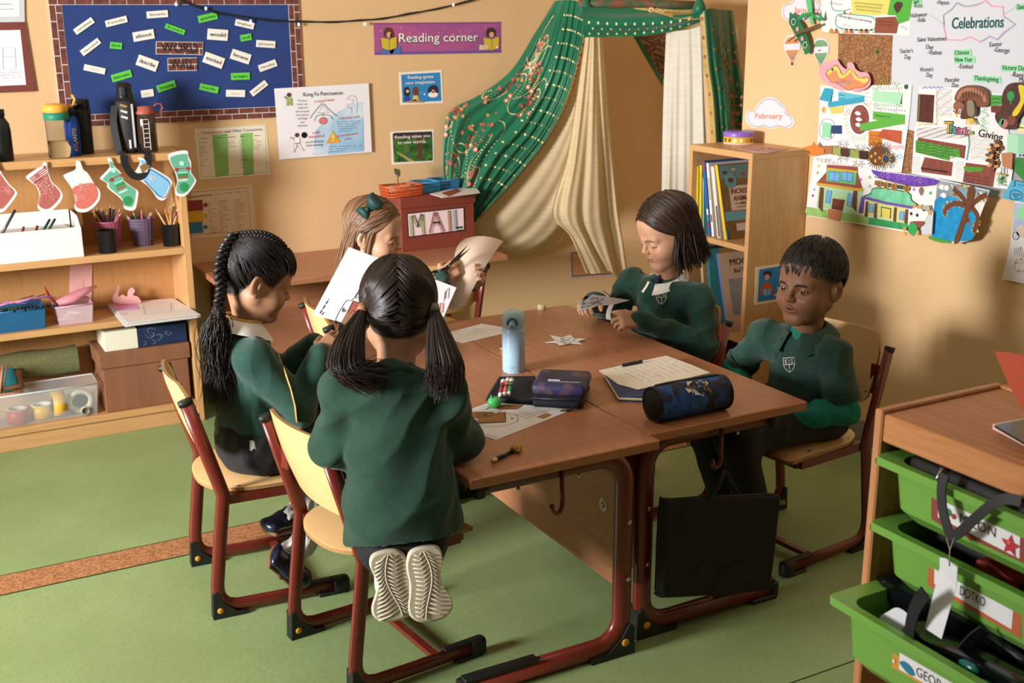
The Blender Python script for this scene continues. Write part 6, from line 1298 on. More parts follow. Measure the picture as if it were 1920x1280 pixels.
# ---------------------------------------------------------------- chairs (built at the origin facing +x, then set out)
m_ply = noisy('birch_ply', '#dcb278', '#e3bd86', scale=(1, 1, 1), nscale=7, rough=.35, lo=.3, hi=.7, coat=.15)
m_plyd = M('#a87c4c')
def make_chair():
    t = thing('school_chair', 'x', 'chair', (0, 0, 0))
    sz = .352
    def seat(b):
        O = [(.19, -.135), (.185, -.155), (.165, -.168), (.0, -.170), (-.07, -.160), (-.125, -.125), (-.155, -.07), (-.163, 0)]; O = O+[(x, -y) for x, y in O[-2::-1]]
        Q = crom([np.array(p) for p in O], 3, True); n = len(Q); m = .012
        zt = lambda x, y: sz+.004*((y/.17)**2)-.010*max(0, (x-.12)/.07)**2
        V = [(x, y, zt(x, y)) for x, y in Q]+[(x*.97, y*.97, zt(x, y)+.0022) for x, y in Q]; Lw = [(x, y, zt(x, y)-.010) for x, y in Q]
        b.add(V, [(i, (i+1) % n, n+(i+1) % n, n+i) for i in range(n)]+[tuple(range(n, 2*n))], m_ply, True)
        b.add([v for v in V[:n]]+Lw, [(i, n+i, n+(i+1) % n, (i+1) % n) for i in range(n)]+[tuple(range(2*n-1, n-1, -1))], m_plyd)
    part('seat', t, seat)
    def back(b):
        nu, nv = 27, 9; F_, B_ = [], []
        for i in range(nu):
            u = -1+2*i/(nu-1); r, r2 = [], []
            for j in range(nv):
                v = j/(nv-1); y = u*.152; z0, z1 = .445, .655
                e = max(0, (abs(u)-.72)/.28); cut = .055*e**2.2
                z = z0+cut*.5+(z1-cut-z0-cut*.5)*v; x = -.128-(z-.44)*.30-.024*(1-u*u)+.01*(v-.5)**2*4*.6
                r.append((x, y, z)); r2.append((x-.009, y, z))
            F_.append(r); B_.append(r2)
        b.grid(F_, m_ply); b.grid(B_[::-1], m_ply)
        ed = [(i, 0) for i in range(nu)]+[(nu-1, j) for j in range(1, nv)]+[(i, nv-1) for i in range(nu-2, -1, -1)]+[(0, j) for j in range(nv-2, 0, -1)]
        n = len(ed); b.add([F_[i][j] for i, j in ed]+[B_[i][j] for i, j in ed], [(i, (i+1) % n, n+(i+1) % n, n+i) for i in range(n)], m_plyd)
    part('backrest', t, back)
    for s in (-1, 1):
        y = s*.172; r = .065
        top = (-.190, y, .612); jt = (-.117, y, .345); lo = (-.150, y, .095)
        P = [top, (-.150, y, .468), (-.121, y, .365), jt, (-.121, y, .318), (-.138, y, .19), lo, (-.150, y, .072), (-.143, y, .050), (-.126, y, .033), (-.100, y, .026), (.0, y, .024), (.19, y, .024)]
        b = MB(); b.tube(P, .0185, m_steel, 14, True, .0112, up=(0, 1, 0))
        fr = b.build('side_frame', t)
        b = MB(); b.tube([(-.1945, y, .622), (-.1905, y, .608)], .0195, m_plug, 14, True, .0122, up=(0, 1, 0)); b.build('top_plug', t)
        b = MB(); b.prism([(-.170, y-.0165, 0), (-.166, y-.0165, .075), (-.155, y-.0165, .078), (-.140, y-.0165, .045), (-.105, y-.0165, .014), (-.075, y-.0165, .010), (-.075, y-.0165, 0)], (0, .033, 0), m_plug)
        for sd in (-1, 1): b.lathe([(.0085, 0), (.0085, .0015), (.001, .0018)], (-.150, y+sd*.0165, .024), m_dot, 14, Matrix.Rotation(-sd*pi/2, 3, 'X'))
        b.build('heel_cap', t)
        b = MB(); b.b2((.12, y-.0165, 0), (.20, y+.0165, .010), m_plug, .003); b.b2((.165, y-.0165, 0), (.212, y+.0165, .047), m_plug, .010, 2); b.b2((.09, y-.011, .040), (.20, y+.011, .048), m_plug, .003); b.build('toe_cap', t)
        b = MB(); b.bar([(-.118, y*.93, .330), (.15, y*.93, .330)], .018, .026, m_steel); b.build('seat_rail', t)
        b = MB()
        for zz in (.49, .56): b.ball((-.128-(zz-.44)*.30+.001, s*.140, zz), (.004, .004, .004), m_scr, 8, 6)
        for xx in (-.07, .10): b.ball((xx, s*.150, sz+.005), (.006, .006, .002), m_scr, 8, 6)
        b.build('screw', t)
        b = MB(); q = s*.158; zz = .525; b.bar([(-.165, s*.172, zz), (-.158, s*.140, zz)], .006, .09, m_steel, up=(0, 0, 1)); b.build('bracket', t)
    b = MB(); b.bar([(.15, -.160, .330), (.15, .160, .330)], .026, .022, m_steel); b.bar([(-.09, -.160, .328), (-.09, .160, .328)], .022, .020, m_steel); b.build('cross_rail', t)
    b = MB(); b.bar([(.075, -.165, .026), (.075, .165, .026)], .020, .014, m_steel); b.build('stretcher', t)
    return t
ch0 = make_chair()
CH = [(.800, 3.005, -4, 'wooden school chair under the child with long plaits by the bookshelf'), (.953, 2.487, 6, 'wooden school chair under the kneeling child with two bunches'), (1.372, 3.505, -6, 'wooden school chair behind the raised worksheet under the fair-haired child'),
      (2.095, 2.957, 181, 'wooden school chair under the brown-haired child near the bookcase'), (2.300, 2.470, 186, 'wooden school chair under the child in polo shirt'), (1.82, 4.10, 92, 'empty wooden school chair tucked at the wall desk before the mail box')]
for i, (x, y, a, lab) in enumerate(CH):
    c = ch0 if i == 0 else copy_tree(ch0); c.location = (x, y, 0); c.rotation_euler = (0, 0, radians(a)); c['label'] = lab; c['group'] = 'school chairs'
# ---------------------------------------------------------------- things on the desks
ct = lambda x, y: (800+x/3.2, 560+y/3.2)
ZD = Hd+.0003
def onT(x, y, h=ZD): return unp(*ct(x, y), 'Z', h)
x, y, z = 1.4935, 2.747, Hd
t = thing('water_bottle', 'pale blue steel water bottle with push button lid standing on the desks', 'bottle', (x, y, z))
b = MB(); b.lathe([(.029, z), (.0325, z+.004), (.0325, z+.118), (.031, z+.126), (.0295, z+.129)], (x, y, 0), M('#a3c4dd', .25, coat=.3), 40); b.build('body', t)
b = MB(); b.lathe([(.0305, z+.129), (.0315, z+.131), (.0315, z+.158), (.028, z+.172), (.02, z+.176), (.001, z+.176)], (x, y, 0), M('#a8ccd8', .4), 40); b.build('lid', t)
dv = np.array([-.45, -.89, 0]); sx = np.array([.89, -.45, 0]); b = MB(); mb_ = M('#1f5078', .35)
lk = lambda a, zz, r: np.array([x, y, zz])+dv*r*cos(a)+sx*r*sin(a)
b.tube([lk(-.15+cos(t_)*.42, z+.143+sin(t_)*.017, .0325) for t_ in np.linspace(-.1, pi+.1, 14)], .0028, mb_, 8)
b.build('lock_ring', t)
b = MB(); b.ball(lk(-.15, z+.141, .031), (.0085, .0085, .010), M('#9dbfd2', .4), 12, 8); b.ball(lk(-.15, z+.139, .0395), (.003, .003, .003), mb_, 8, 6); b.build('button', t)
b = MB(); V, F = text_mesh('TIGER', .0); w_ = V[:, 0].max(); b.add([lk(-.35+v[0]/w_*.34, z+.016+v[1]*.006, .0328) for v in V], F, M('#7fa0ba', .4)); b.build('marking', t)
def tsheet(name, label, P, fn=None, c=paper, cat='paper', z=ZD, th=1.2, curl=None):
    f = Flat('Z', z); f.poly([ct(*p) for p in P], c, th, True)
    if fn: fn(f)
    if curl: f.mb.v = [curl(p) for p in f.mb.v]
    return f.build(name, label=label, cat=cat)
def starfn(f):
    mk = [M(c) for c in ('#3a4f6e', '#6f87a8', '#8a94a2')]
    for k in range(60):
        a = R_(0, 6.28); r = R_(0, 1)**.6; q = (835+cos(a)*70*r, 250+sin(a)*22*r); f.line([ct(*q), ct(q[0]+R_(-14, 14), q[1]+R_(-7, 7))], .0016, mk[k % 3], 2)
STAR = [(708, 263), (772, 252), (742, 220), (812, 232), (862, 217), (885, 238), (962, 241), (908, 257), (932, 274), (860, 269), (802, 281), (775, 265)]
tsheet('paper_star', 'six-pointed blue patterned paper star lying flat on the desk', STAR, starfn, cat='paper decoration', z=ZD+.002)
def far_fn(f):
    for k in range(4): f.words(ct(230+k*10, 190+k*8), ct(330+k*8, 184+k*8), M('#b9b6c6'), 2, .003, .5)
tsheet('white_sheet', 'white sheet lying by the pale blue water bottle', [(78, 212), (120, 206), (330, 150), (420, 165), (487, 178), (480, 205), (215, 267), (150, 248)], far_fn)
b = MB(); A = [onT(78, 212, ZD+.001), onT(160, 212, ZD+.001), onT(110, 175, ZD+.02)]; b.add(A+[np.array(A[0])+V3(0, 0, .0008), np.array(A[1])+V3(0, 0, .0008), np.array(A[2])+V3(0, 0, .0008)], [(0, 1, 2), (5, 4, 3), (0, 3, 4, 1), (1, 4, 5, 2), (2, 5, 3, 0)], paper); b.build('folded_scrap', label='small folded corner scrap on the far white sheet', cat='paper')
q = onT(690, 62); b = MB(); b.lathe([(.0135, 0), (.0145, .002), (.0145, .014), (.0125, .016), (.001, .016)], (q[0], q[1], ZD), M('#d8c4a0', .5), 24); b.build('round_eraser', label='small round cream eraser near the far corner of the desks', cat='eraser')
q = onT(462, 305); b = MB(); b.box((q[0], q[1], ZD+.005), (.024, .012, .010), M('#c98a6a', .35, metal=.4), .0015, .5); b.box((q[0]-.006, q[1]+.004, ZD+.0112), (.022, .005, .0012), M('#7d7d80', .3, metal=1), 0, .5); b.build('pencil_sharpener', label='small metal pencil sharpener beside the water bottle', cat='sharpener')
# navy zip pencil case, opened
A, B_ = onT(632, 652), onT(938, 668); ux = (B_-A); Lx = NRM(ux); ux /= Lx; uy = np.array([-ux[1], ux[0], 0]); dp = .165; hh = .05
m_nav = M('#10141f', .75); m_gal = noisy('galaxy_print', '#141a33', '#2c2c58', nscale=14, rough=.55, c3='#6a4a52', s3=22, lo=.35, hi=.7)
t = thing('zip_pencil_case', 'navy galaxy zip pencil case lying unfolded on the desks', 'pencil case', A)
Mx = Matrix(((ux[0], uy[0], 0, A[0]), (ux[1], uy[1], 0, A[1]), (0, 0, 1, ZD), (0, 0, 0, 1)))
b = MB(); b.b2((0, 0, 0), (Lx, dp, .021), m_nav, .009, 3); b.b2((.004, .012, .018), (Lx-.004, dp-.004, .030), M('#0a0c12', .8), .004); b.xf(Mx); b.build('lower_half', t)
b = MB(); nb_ = len(b.v); b.b2((-.004, .006, .024), (Lx+.004, dp+.004, .056), m_gal, .013, 3); b.v = [(p[0], p[1], p[2]+(.006 if p[1] < .02 else 0)) for p in b.v]; b.xf(Mx); b.build('upper_half', t)
b = MB(); b.tube([(0, .004, .024), (Lx/2, -.001, .026), (Lx, .004, .024), (Lx+.003, dp/2, .024)], .0022, M('#2a2c34', .4), 6); b.tube([(Lx-.012, -.002, .02), (Lx-.03, -.016, .004), (Lx-.055, -.02, .002)], .003, m_plug, 6); b.xf(Mx); b.build('zip', t)
b = MB(); V, F = text_mesh('FANTASYPLANET', .02); w_ = V[:, 0].max(); b.add([(.035+v[0]/w_*.085, .030+v[1]*.011, .0625) for v in V], F, M('#d9d9e2', .5)); b.b2((.035, .046, .056), (.065, .049, .0625), M('#d9d9e2', .5)); b.xf(Mx); b.build('lettering', t)
b = MB(); FP = [onT(372, 618), onT(442, 500), onT(640, 494), onT(640, 640)]
b.prism([(p[0], p[1], ZD) for p in FP], (0, 0, .012), m_nav); b.tube([(p[0], p[1], ZD+.008) for p in FP], .008, m_nav, 8, closed=True); b.build('flap', t)
for i, (p0, p1, c, cn) in enumerate((((440, 580), (460, 490), '#8f2f35', 'dark red'), ((465, 576), (488, 482), '#d2604c', 'coral red'), ((492, 572), (510, 485), '#1f8a52', 'green'))):
    zz = ZD+.0275; a, e = onT(*p0, zz), onT(*p1, zz); d = (e-a); t2 = thing('felt_pen', f'{cn} felt pen with white cap held on the navy case flap', 'felt pen', a, 'felt pens on the pencil case')
    b = MB(); b.cyl(a+d*.12, a+d*.55, .0058, M(c, .35), 14); b.build('barrel', t2)
    for q0, q1, r_ in ((a, a+d*.12, .0052), (a+d*.78, e, .0062)): b = MB(); b.cyl(q0, q1, r_, white, 14); b.build('white_end', t2)
    b = MB(); b.cyl(a+d*.46, a+d*.53, .0061, m_nav, 14); b.cyl(a+d*.53, a+d*.78, .0060, M(c, .35), 14); b.build('cap', t2)
# worksheet with gingerbread house
def ging(f):
    br, dk = M('#a06a3c'), M('#5a3a24')
    f.poly([ct(*p) for p in ((255, 690), (300, 680), (470, 685), (472, 742), (285, 750), (250, 735))], br, 3); f.line([ct(*p) for p in ((470, 684), (474, 742), (285, 751))], .0028, dk, 4)
    f.ring(*ct(350, 700), .020, .003, M('#4a7a3a'), 4, 18, .016); f.circ(*ct(350, 700), .008, M('#8a4a2c'), 5)
    for x_, y_ in ((285, 735), (415, 682), (345, 658)): f.sm([ct(x_-26, y_), ct(x_, y_-12), ct(x_+26, y_-2), ct(x_, y_+12)], paperw, 5, n=3); f.line([ct(x_-20, y_), ct(x_+20, y_-2)], .0014, dk, 6)
    f.poly([ct(400, 640), ct(580, 640), ct(540, 665), ct(430, 668)], M('#8a5a34'), 3); f.ring(*ct(480, 650), .012, .0025, M('#4a7a3a'), 5, 14, .008)
    f.smline([ct(*p) for p in ((300, 755), (380, 770), (480, 760), (545, 735), (535, 700), (480, 690))], .0012, dk, 3)
    f.text('5', ct(507, 725), ct(524, 722), dk, 4, .008, .02)
    for k in range(7): f.line([ct(530+k*28, 690-k*2), ct(620+k*20, 728-k*10)], .0012, M('#6f7480'), 3); f.line([ct(510+k*22, 668+k*8), ct(650+k*14, 648+k*6)], .0012, M('#6f7480'), 3)
    f.poly([ct(662, 712), ct(715, 690), ct(750, 698), ct(700, 722)], M('#a8754a'), 3); f.words(ct(305, 806), ct(425, 836), M('#8a8076'), 3, .003)
tsheet('gingerbread_worksheet', 'worksheet with a brown gingerbread house drawing beneath the navy pencil case', [(245, 668), (380, 622), (640, 640), (868, 668), (640, 760), (417, 847), (240, 795)], ging, curl=None)
q = onT(408, 655); b = MB(); b.ball((q[0], q[1], ZD+.016), (.019, .017, .015), M('#4fbf6a', .35), 18, 12); b.tube([(q[0]-.004, q[1], ZD+.027), (q[0]-.012, q[1]-.002, ZD+.036)], [.005, .002], M('#3fa85a', .4), 8); b.build('green_sharpener', label='bright green apple-shaped sharpener on the gingerbread worksheet', cat='sharpener')
a, e = onT(392, 975, ZD+.006), onT(560, 888, ZD+.006); d = e-a; t = thing('novelty_pen', 'black and gold novelty pen lying at the near desk edge', 'pen', a)
b = MB(); b.cyl(a+d*.12, a+d*.72, .0052, M('#15161a', .3), 14); b.build('barrel', t)
b = MB(); b.tube([a, a+d*.14], [.0042, .0058], M('#d8b878', .35, metal=.5), 12); b.tube([a+d*.72, a+d*.80, a+d*.95, e], [.006, .012, .010, .004], M('#a8823a', .4, metal=.4), 10); b.ball(a+d*.78+V3(.004, -.012, .001), (.006, .006, .005), M('#a8823a', .4, metal=.4), 8, 6); b.build('gold_fitting', t, label='gold fittings')
b = MB()
for k in range(7): b.ball(a+d*(.3+.05*k)+V3(0, -.001, .0052), (.0018, .0018, .0006), M('#d8d4c8', .4), 6, 4)
b.build('marking', t)
# notebooks with loose sheets on top
for k, (dx, dy, c, lab) in enumerate(((8, 30, '#20305c', 'navy exercise book at the bottom of the paper pile'), (2, 20, '#d8c06a', 'yellow exercise book in the paper pile'), (-4, 12, '#e3d6b8', 'cream exercise book in the paper pile'), (4, 6, '#2b3a66', 'blue exercise book near the top of the paper pile'))):
    z0 = ZD+.0005+k*.0042
    f = Flat('Z', z0); P = [(1060+dx, 440+dy), (1300+dx, 395+dy), (1560+dx, 500+dy), (1300+dx, 590+dy), (1150+dx, 585+dy)]
    f.poly([ct(*p) for p in P], M(c), 5.4, True); f.build('exercise_book', label=lab, cat='exercise book', group='exercise books under the loose sheet')
z0 = ZD+.018
def lines(f):
    for k in range(9):
        a0, b0 = (1120+k*42, 418-k*7), (1300+k*40, 500-k*8); f.words(ct(*a0), ct(*b0), M('#9a968c'), 3, .0022, .7)
    for k in range(5): f.line([ct(1130+k*35, 440+k*18), ct(1340+k*30, 402+k*18)], .0006, M('#b9b4aa'), 2)
f = Flat('Z', z0); f.poly([ct(*p) for p in ((1035, 432), (1200, 395), (1437, 343), (1580, 395), (1700, 445), (1480, 500), (1270, 546), (1150, 515))], M('#ebe4d6'), 2, True); lines(f)
f.build('loose_sheet', label='cream printed sheet lying on top of exercise books', cat='paper')
for k in range(7):
    c = ('#e3d9a0', '#d8c06a', '#efe8d4', '#6a7ab0', '#e8dfc0', '#c9b45a', '#e3d9c0')[k]; b = MB()
    p0, p1, p2 = onT(1140, 545+k*4, ZD+.010-.001*k), onT(1185, 568+k*6, ZD+.007-.0008*k), onT(1300, 570+k*6, ZD+.004)
    b.tube([p0, p1, p2], .009, M(c), 4, True, .0009, up=(0, 0, 1)); b.build('page_strip', label=f'curled {("pale yellow", "mustard", "ivory", "blue", "pale cream", "olive yellow", "beige")[k]} page edge fanning from the exercise books', cat='paper strip', group='page edges fanning from the exercise books')
a, e = onT(1178, 398, z0+.006), onT(1290, 375, z0+.006); b = MB(); b.cyl(a, e, .0045, M('#1b1a1c', .35), 12); b.tube([a-(e-a)*.06, a], [.001, .004], M('#1b1a1c', .35), 10); b.build('black_pen', label='black pen lying on the cream printed sheet', cat='pen')
# blue barrel pencil case
A, B_ = onT(1372, 742), onT(1788, 660); d = B_-A; L_ = NRM(d); d /= L_; n = np.array([-d[1], d[0], 0]); r = .043
t = thing('barrel_pencil_case', 'round blue and black barrel pencil case with a badge patch', 'pencil case', A)
cen = lambda s: A+d*s+V3(0, 0, r)+n*.012
P = []
for i in range(22):
    s = i/21; rr = r*(1+.05*sin(pi*s)*sin(5*s))*(1 if 0 < i < 21 else .985); P.append([cen(L_*s)+V3(0, 0, rr*sin(a)*(1.06 if sin(a) > 0 else 1))+n*rr*cos(a) for a in RG(36)])
b = MB(); b.grid(P, noisy('blue_camo', '#15181f', '#1757a6', scale=(1, 1, .5), nscale=26, rough=.6, lo=.46, hi=.56, c3='#0f3a78', s3=70, bump=.08, bscale=240), cv=True); b.build('body', t)
for s in (0, L_): b = MB(); b.tube([cen(s-.001), cen(s+.001)], r*.985, M('#1a1a1c', .7), 36); b.tube([cen(s)+V3(0, 0, r*.99*sin(a))+n*r*.99*cos(a) for a in RG(36)], .003, M('#0d0d0f', .5), 6, closed=True); b.build('end_panel', t)
b = MB(); b.tube([cen(L_*.05)+V3(0, 0, r*1.06)+n*.006]+[cen(L_*s)+V3(0, 0, r*1.10)+n*.006 for s in (.2, .4, .6, .8)]+[cen(L_*.95)+V3(0, 0, r*1.05)+n*.006], .006, M('#121316'), 6, ry=.002); b.build('zip', t)
b = MB(); rs = np.random.default_rng(3)
def pat(s, a, o=.0018): return cen(s)+V3(0, 0, (r*1.04+o)*sin(a))+n*(r*1.04+o)*cos(a)
cols = ('#dfe4e6', '#b5452f', '#dfe4e6', '#5f8f3a', '#c9d4d8', '#7a2f35', '#dfe4e6', '#6a8ab0', '#e8e4da', '#3a2a24', '#8a4a3a', '#dfe4e6')
for k in range(34):
    s0 = L_*rs.uniform(.38, .66); a0 = rs.uniform(1.9, 2.75); w_ = .006
    q = [(s0+rs.uniform(-.012, .012), a0+rs.uniform(-.22, .22)) for _ in range(3)]; b.add([pat(*p, .002+.0002*k) for p in q], [(0, 1, 2)], M(cols[k % 12], .5))
b.build('badge_patch', t, label='badge patch of coloured shards')
# black laptop bag on the hook
hx = 1.5305+.4955*.53; hy = 2.131+.082-.055; Yb = 2.152
def bp(px, py): return unp(px, py, 'Y', Yb)
t = thing('black_bag', 'flat black zip bag hanging from the desk hook', 'bag', (bp(1340, 1110)))
O = crom([np.array(p, float) for p in [(1240, 945), (1262, 936), (1440, 926), (1457, 935), (1456, 952), (1441, 1085), (1432, 1103), (1250, 1117), (1233, 1110), (1232, 1090)]], 4, True)
O3 = [np.array(bp(*p)) for p in O]; c = np.mean(O3, 0); b = MB(); k = len(O3); mbk = noisy('black_neoprene', '#0c0c0d', '#121213', nscale=20, rough=.85, bump=.1, bscale=400)
R0 = [p+(c-p)*.05+V3(0, -.017, 0) for p in O3]; R1 = [p+V3(0, -.010, 0) for p in O3]; R2 = [p+V3(0, .010, 0) for p in O3]; R3 = [p+(c-p)*.05+V3(0, .016, 0) for p in O3]
b.add(R0+R1+R2+R3, [(r_*k+i, r_*k+(i+1) % k, (r_+1)*k+(i+1) % k, (r_+1)*k+i) for r_ in range(3) for i in range(k)], mbk, True); b.add(R0, [tuple(range(k))], mbk); b.add(R3, [tuple(range(k))], mbk); b.build('pouch', t)
b = MB(); b.tube([p for p in O3], .0018, M('#2a2a2c', .5), 5, closed=True); q = bp(1463, 942); b.box(q, (.006, .004, .014), M('#8a8a8c', .3, metal=1), .001); b.build('zip', t)
hk = np.array([hx-.014, hy-.005, Hd-.146])
for dx, px0, px1 in ((-.012, 1322, 1330), (.012, 1396, 1388)):
    b = MB(); q = np.array(bp(px0, 940)); b.tube([q+V3(0, dx, -.03), q+V3(0, dx, 0), (q*.3+hk*.7)+V3(.004 if px0 > 1350 else -.004, dx*.8, -.008), hk+V3(0, 0, -.004)], .009, mbk, 6, True, .0022, up=(0, 1, 0)); b.build('handle', t)
# ---------------------------------------------------------------- pine tray cabinet in front
KX, KH = 1.495, .88
m_pine = wood('pine', '#b0703f', '#c08350', axis=1, rough=.5); m_pinev = wood('pine_post', '#b0744a', '#c48a5c', axis=2, rough=.5); m_piner = wood('pine_top', '#a8683f', '#bd8156', axis=1, rough=.5)
kc = lambda x, y: (1570+x/3.766, 640+y/3.766); kd = lambda x, y: (1570+x/3.766, 940+y/3.766)
cab_ = thing('tray_cabinet', 'pine storage cabinet holding green pull-out trays', 'cabinet', (KX+.16, 1.0, 0))
KB, KD, KN = 1.404, KX+.315, .42         # far side y, depth, near side y
part('side_panel', cab_, lambda b: b.b2((KX, KB-.019, 0), (KD, KB, KH), m_pinev, .003))
part('side_panel', cab_, lambda b: b.b2((KX, KN, 0), (KD, KN+.019, KH), m_pinev, .003))
zr = unp(1650, 828, 'X', KX)[2]
part('front_rail', cab_, lambda b: b.b2((KX+.003, KN+.019, zr), (KX+.022, KB-.0195, KH-.006), m_pine, .003))
part('top_board', cab_, lambda b: b.b2((KX+.022, KN+.019, KH-.024), (KD-.012, KB-.0195, KH-.006), m_piner, .002))
part('back_panel', cab_, lambda b: b.b2((KD-.012, KN+.019, 0), (KD, KB-.0195, KH), m_pine))
zs_ = [unp(px, py, 'X', KX)[2] for px, py in ((1648, 862), (1645, 990))]; pitch = zs_[0]-zs_[1]
for k in range(5):
    z = zs_[0]-.004-pitch*k
    part('groove', cab_, lambda b: b.b2((KX-.0006, KB-.0192, z-.005), (KD-.02, KB-.012, z+.006), M('#5a3820', .7)))
m_tray = M('#6fa045', .35, coat=.1)
t_top = None
def gtray(label, xf, zr, h, labelfn, sub):
    t = thing('storage_tray', label, 'storage tray', (xf+.15, (KB+KN)/2, zr-h), 'green storage trays in the cabinet')
    y1, y0 = KB-.0215, KN+.0215; b = MB(); w = .003
    xb = xf+.29; ro, ri = .02, .045
    def rr(x0, x1, ya, yb, r, n=5):
        o = []
        for cx, cy, a0 in ((x1-r, yb-r, 0), (x0+r, yb-r, pi/2), (x0+r, ya+r, pi), (x1-r, ya+r, 1.5*pi)):
            for k in range(n+1): a = a0+pi/2*k/n; o.append((cx+cos(a)*r, cy+sin(a)*r))
        return o
    R = [(rr(xf, xb, y0, y1, .016), zr-.012), (rr(xf, xb, y0, y1, .016), zr), (rr(xf+.002, xb-.002, y0+.002, y1-.002, .015), zr+.002), (rr(xf+.02, xb-.01, y0+.036, y1-.036, .03), zr+.001), (rr(xf+.024, xb-.012, y0+.040, y1-.040, .03), zr-.02), (rr(xf+.03, xb-.018, y0+.046, y1-.046, .03), zr-h+.012), (rr(xf+.04, xb-.028, y0+.058, y1-.058, .025), zr-h+.004)]
    n = len(R[0][0])
    for (a, za), (c, zc) in zip(R[:-1], R[1:]): b.add([(p[0], p[1], za) for p in a]+[(p[0], p[1], zc) for p in c], [(i, (i+1) % n, n+(i+1) % n, n+i) for i in range(n)], m_tray, True)
    b.add([(p[0], p[1], R[-1][1]) for p in R[-1][0]], [tuple(range(n))], m_tray)
    O = [(rr(xf+.012, xb-.006, y0+.030, y1-.030, .03), zr-.012), (rr(xf+.014, xb-.008, y0+.032, y1-.032, .03), zr-.03), (rr(xf+.018, xb-.012, y0+.036, y1-.036, .035), zr-h+.02), (rr(xf+.036, xb-.03, y0+.056, y1-.056, .03), zr-h)]
    b.add([(p[0], p[1], zr-.012) for p in R[0][0]]+[(p[0], p[1], zr-.012) for p in O[0][0]], [(i, (i+1) % n, n+(i+1) % n, n+i) for i in range(n)], m_tray)
    for (a, za), (c, zc) in zip(O[:-1], O[1:]): b.add([(p[0], p[1], za) for p in a]+[(p[0], p[1], zc) for p in c], [(i, (i+1) % n, n+(i+1) % n, n+i) for i in range(n)], m_tray, True)
    b.add([(p[0], p[1], O[-1][1]) for p in O[-1][0]], [tuple(range(n))], m_tray); b.build('tray_body', t)
    f = Flat('X', xf+.0135); labelfn(f); f.mb.v = [(p[0]+(zr-p[2])*.045, p[1], p[2]) for p in f.mb.v]; f.build('name_label', t)
    return t
def lab(c, P, W_, txt, tp, deco):
    def fn(f):
        f.poly(P, M(c, .5), 1, True); f.poly(W_, M('#e3e1e4', .5), 2); f.text(txt, *tp, M('#2b2b30', .5), 3, .017); deco(f)
    return fn
zt1 = unp(*kc(310, 835), 'X', KX-.018)[2]
def deco1(f):
    q = [(1215, 255)]; c = f.p2(*kd(1222, 310)); f.poly2([c+np.array([cos(a), sin(a)])*(.019 if k % 2 == 0 else .009) for k, a in enumerate(np.linspace(pi/2, 2.5*pi, 10, endpoint=False))], M('#b5303a', .4), 4); f.circ(*kd(1212, 285), .004, M('#e0605a', .3), 5); f.circ(*kd(782, 75), .007, M('#2f7a5a', .5), 4); f.circ(*kd(822, 105), .005, M('#9c3a35', .5), 4); f.circ(*kd(945, 115), .004, M('#c9403a', .4), 4); f.circ(*kd(935, 258), .004, M('#c9403a', .4), 4)
gtray('uppermost green storage tray holding a black zipped bag', KX-.018, zt1, .105, lab('#8a3f36', [kc(662, 1075), kd(1400, 230), kd(1400, 480), kd(740, 180), kd(655, 125)], [kd(712, -20), kd(1290, 250), kd(1280, 405), kd(705, 110)], 'MILON', (kd(860, 145), kd(1115, 255)), deco1), 0)
zt2 = unp(*kd(305, 190), 'X', KX-.018)[2]
gtray('middle green storage tray with an orange name label', KX-.018, zt2, .105, lab('#b9603c', [kd(640, 420), kd(1300, 770), kd(1285, 970), kd(628, 590)], [kd(685, 475), kd(1240, 770), kd(1225, 905), kd(680, 580)], 'DOTKO', (kd(862, 655), kd(1040, 745)), lambda f: None), 0)
x3 = KX-.105; zt3 = unp(*kd(40, 735), 'X', x3)[2]
def deco3(f): f.sm([kd(440, 1140), kd(470, 1125), kd(520, 1165), kd(545, 1225), kd(505, 1220)], M('#2a7a9c', .4), 4, n=3); f.circ(*kd(398, 1125), .003, M('#e8e0c8', .5), 4)
gtray('lowest visible green storage tray pulled out with black bags and paper inside', x3, zt3, .12, lab('#cf8f38', [kd(390, 1010), kd(900, 1300), kd(900, 1480), kd(375, 1170)], [kd(440, 1065), kd(900, 1330), kd(890, 1440), kd(430, 1185)], 'GEORGI', (kd(555, 1225), kd(800, 1370)), deco3), 0)
zt4 = zt2-2*pitch
# contents
mbl = M('#0f1013', .45); mgl = M('#0b0c10', .18, coat=.4)
t = thing('black_pouch', 'black zipped pouch stuffed in the uppermost green tray', 'bag', (KX+.1, 1.1, zt1-.02))
b = MB(); b.b2((KX+.005, KN+.12, zt1-.03), (KX+.2, KB-.075, zt1+.021), mbl, .018, 3); b.build('pouch', t)
b = MB(); p = unp(*kc(735, 925), 'X', KX+.0); b.tube([p+V3(.002, 0, .008), p+V3(-.006, 0, -.006), p+V3(-.010, .004, -.018)], .0045, M('#8a8a90', .3, metal=1), 6); b.build('zip_pull', t)
S = [(760, 935), (735, 1040), (745, 1190), (765, 1270), (800, 1365), (860, 1350), (960, 1260), (1080, 1160), (1190, 1110), (1300, 1130)]
b = MB(); b.bar(crom([unp(*kc(*q), 'X', KX-.028-.012*sin(i*.35)) for i, q in enumerate(S)], 4, False), .017, .003, M('#131316'), (1, 0, 0)); b.build('strap', t)
q = unp(*kd(790, 450), 'X', KX-.050)
tg = thing('white_tag', 'blank white paper tag hanging by string from the black strap', 'tag', q)
b = MB(); TP = [(722, 395), (765, 400), (848, 465), (840, 600), (735, 970), (618, 895), (705, 600), (722, 470)]
A = [unp(*kd(*p_), 'X', KX-.050+(-.02 if p_[1] > 700 else 0)) for p_ in TP]; b.prism(A, (.0008, 0, 0), M('#dcdde2')); b.build('card', tg)
b = MB()
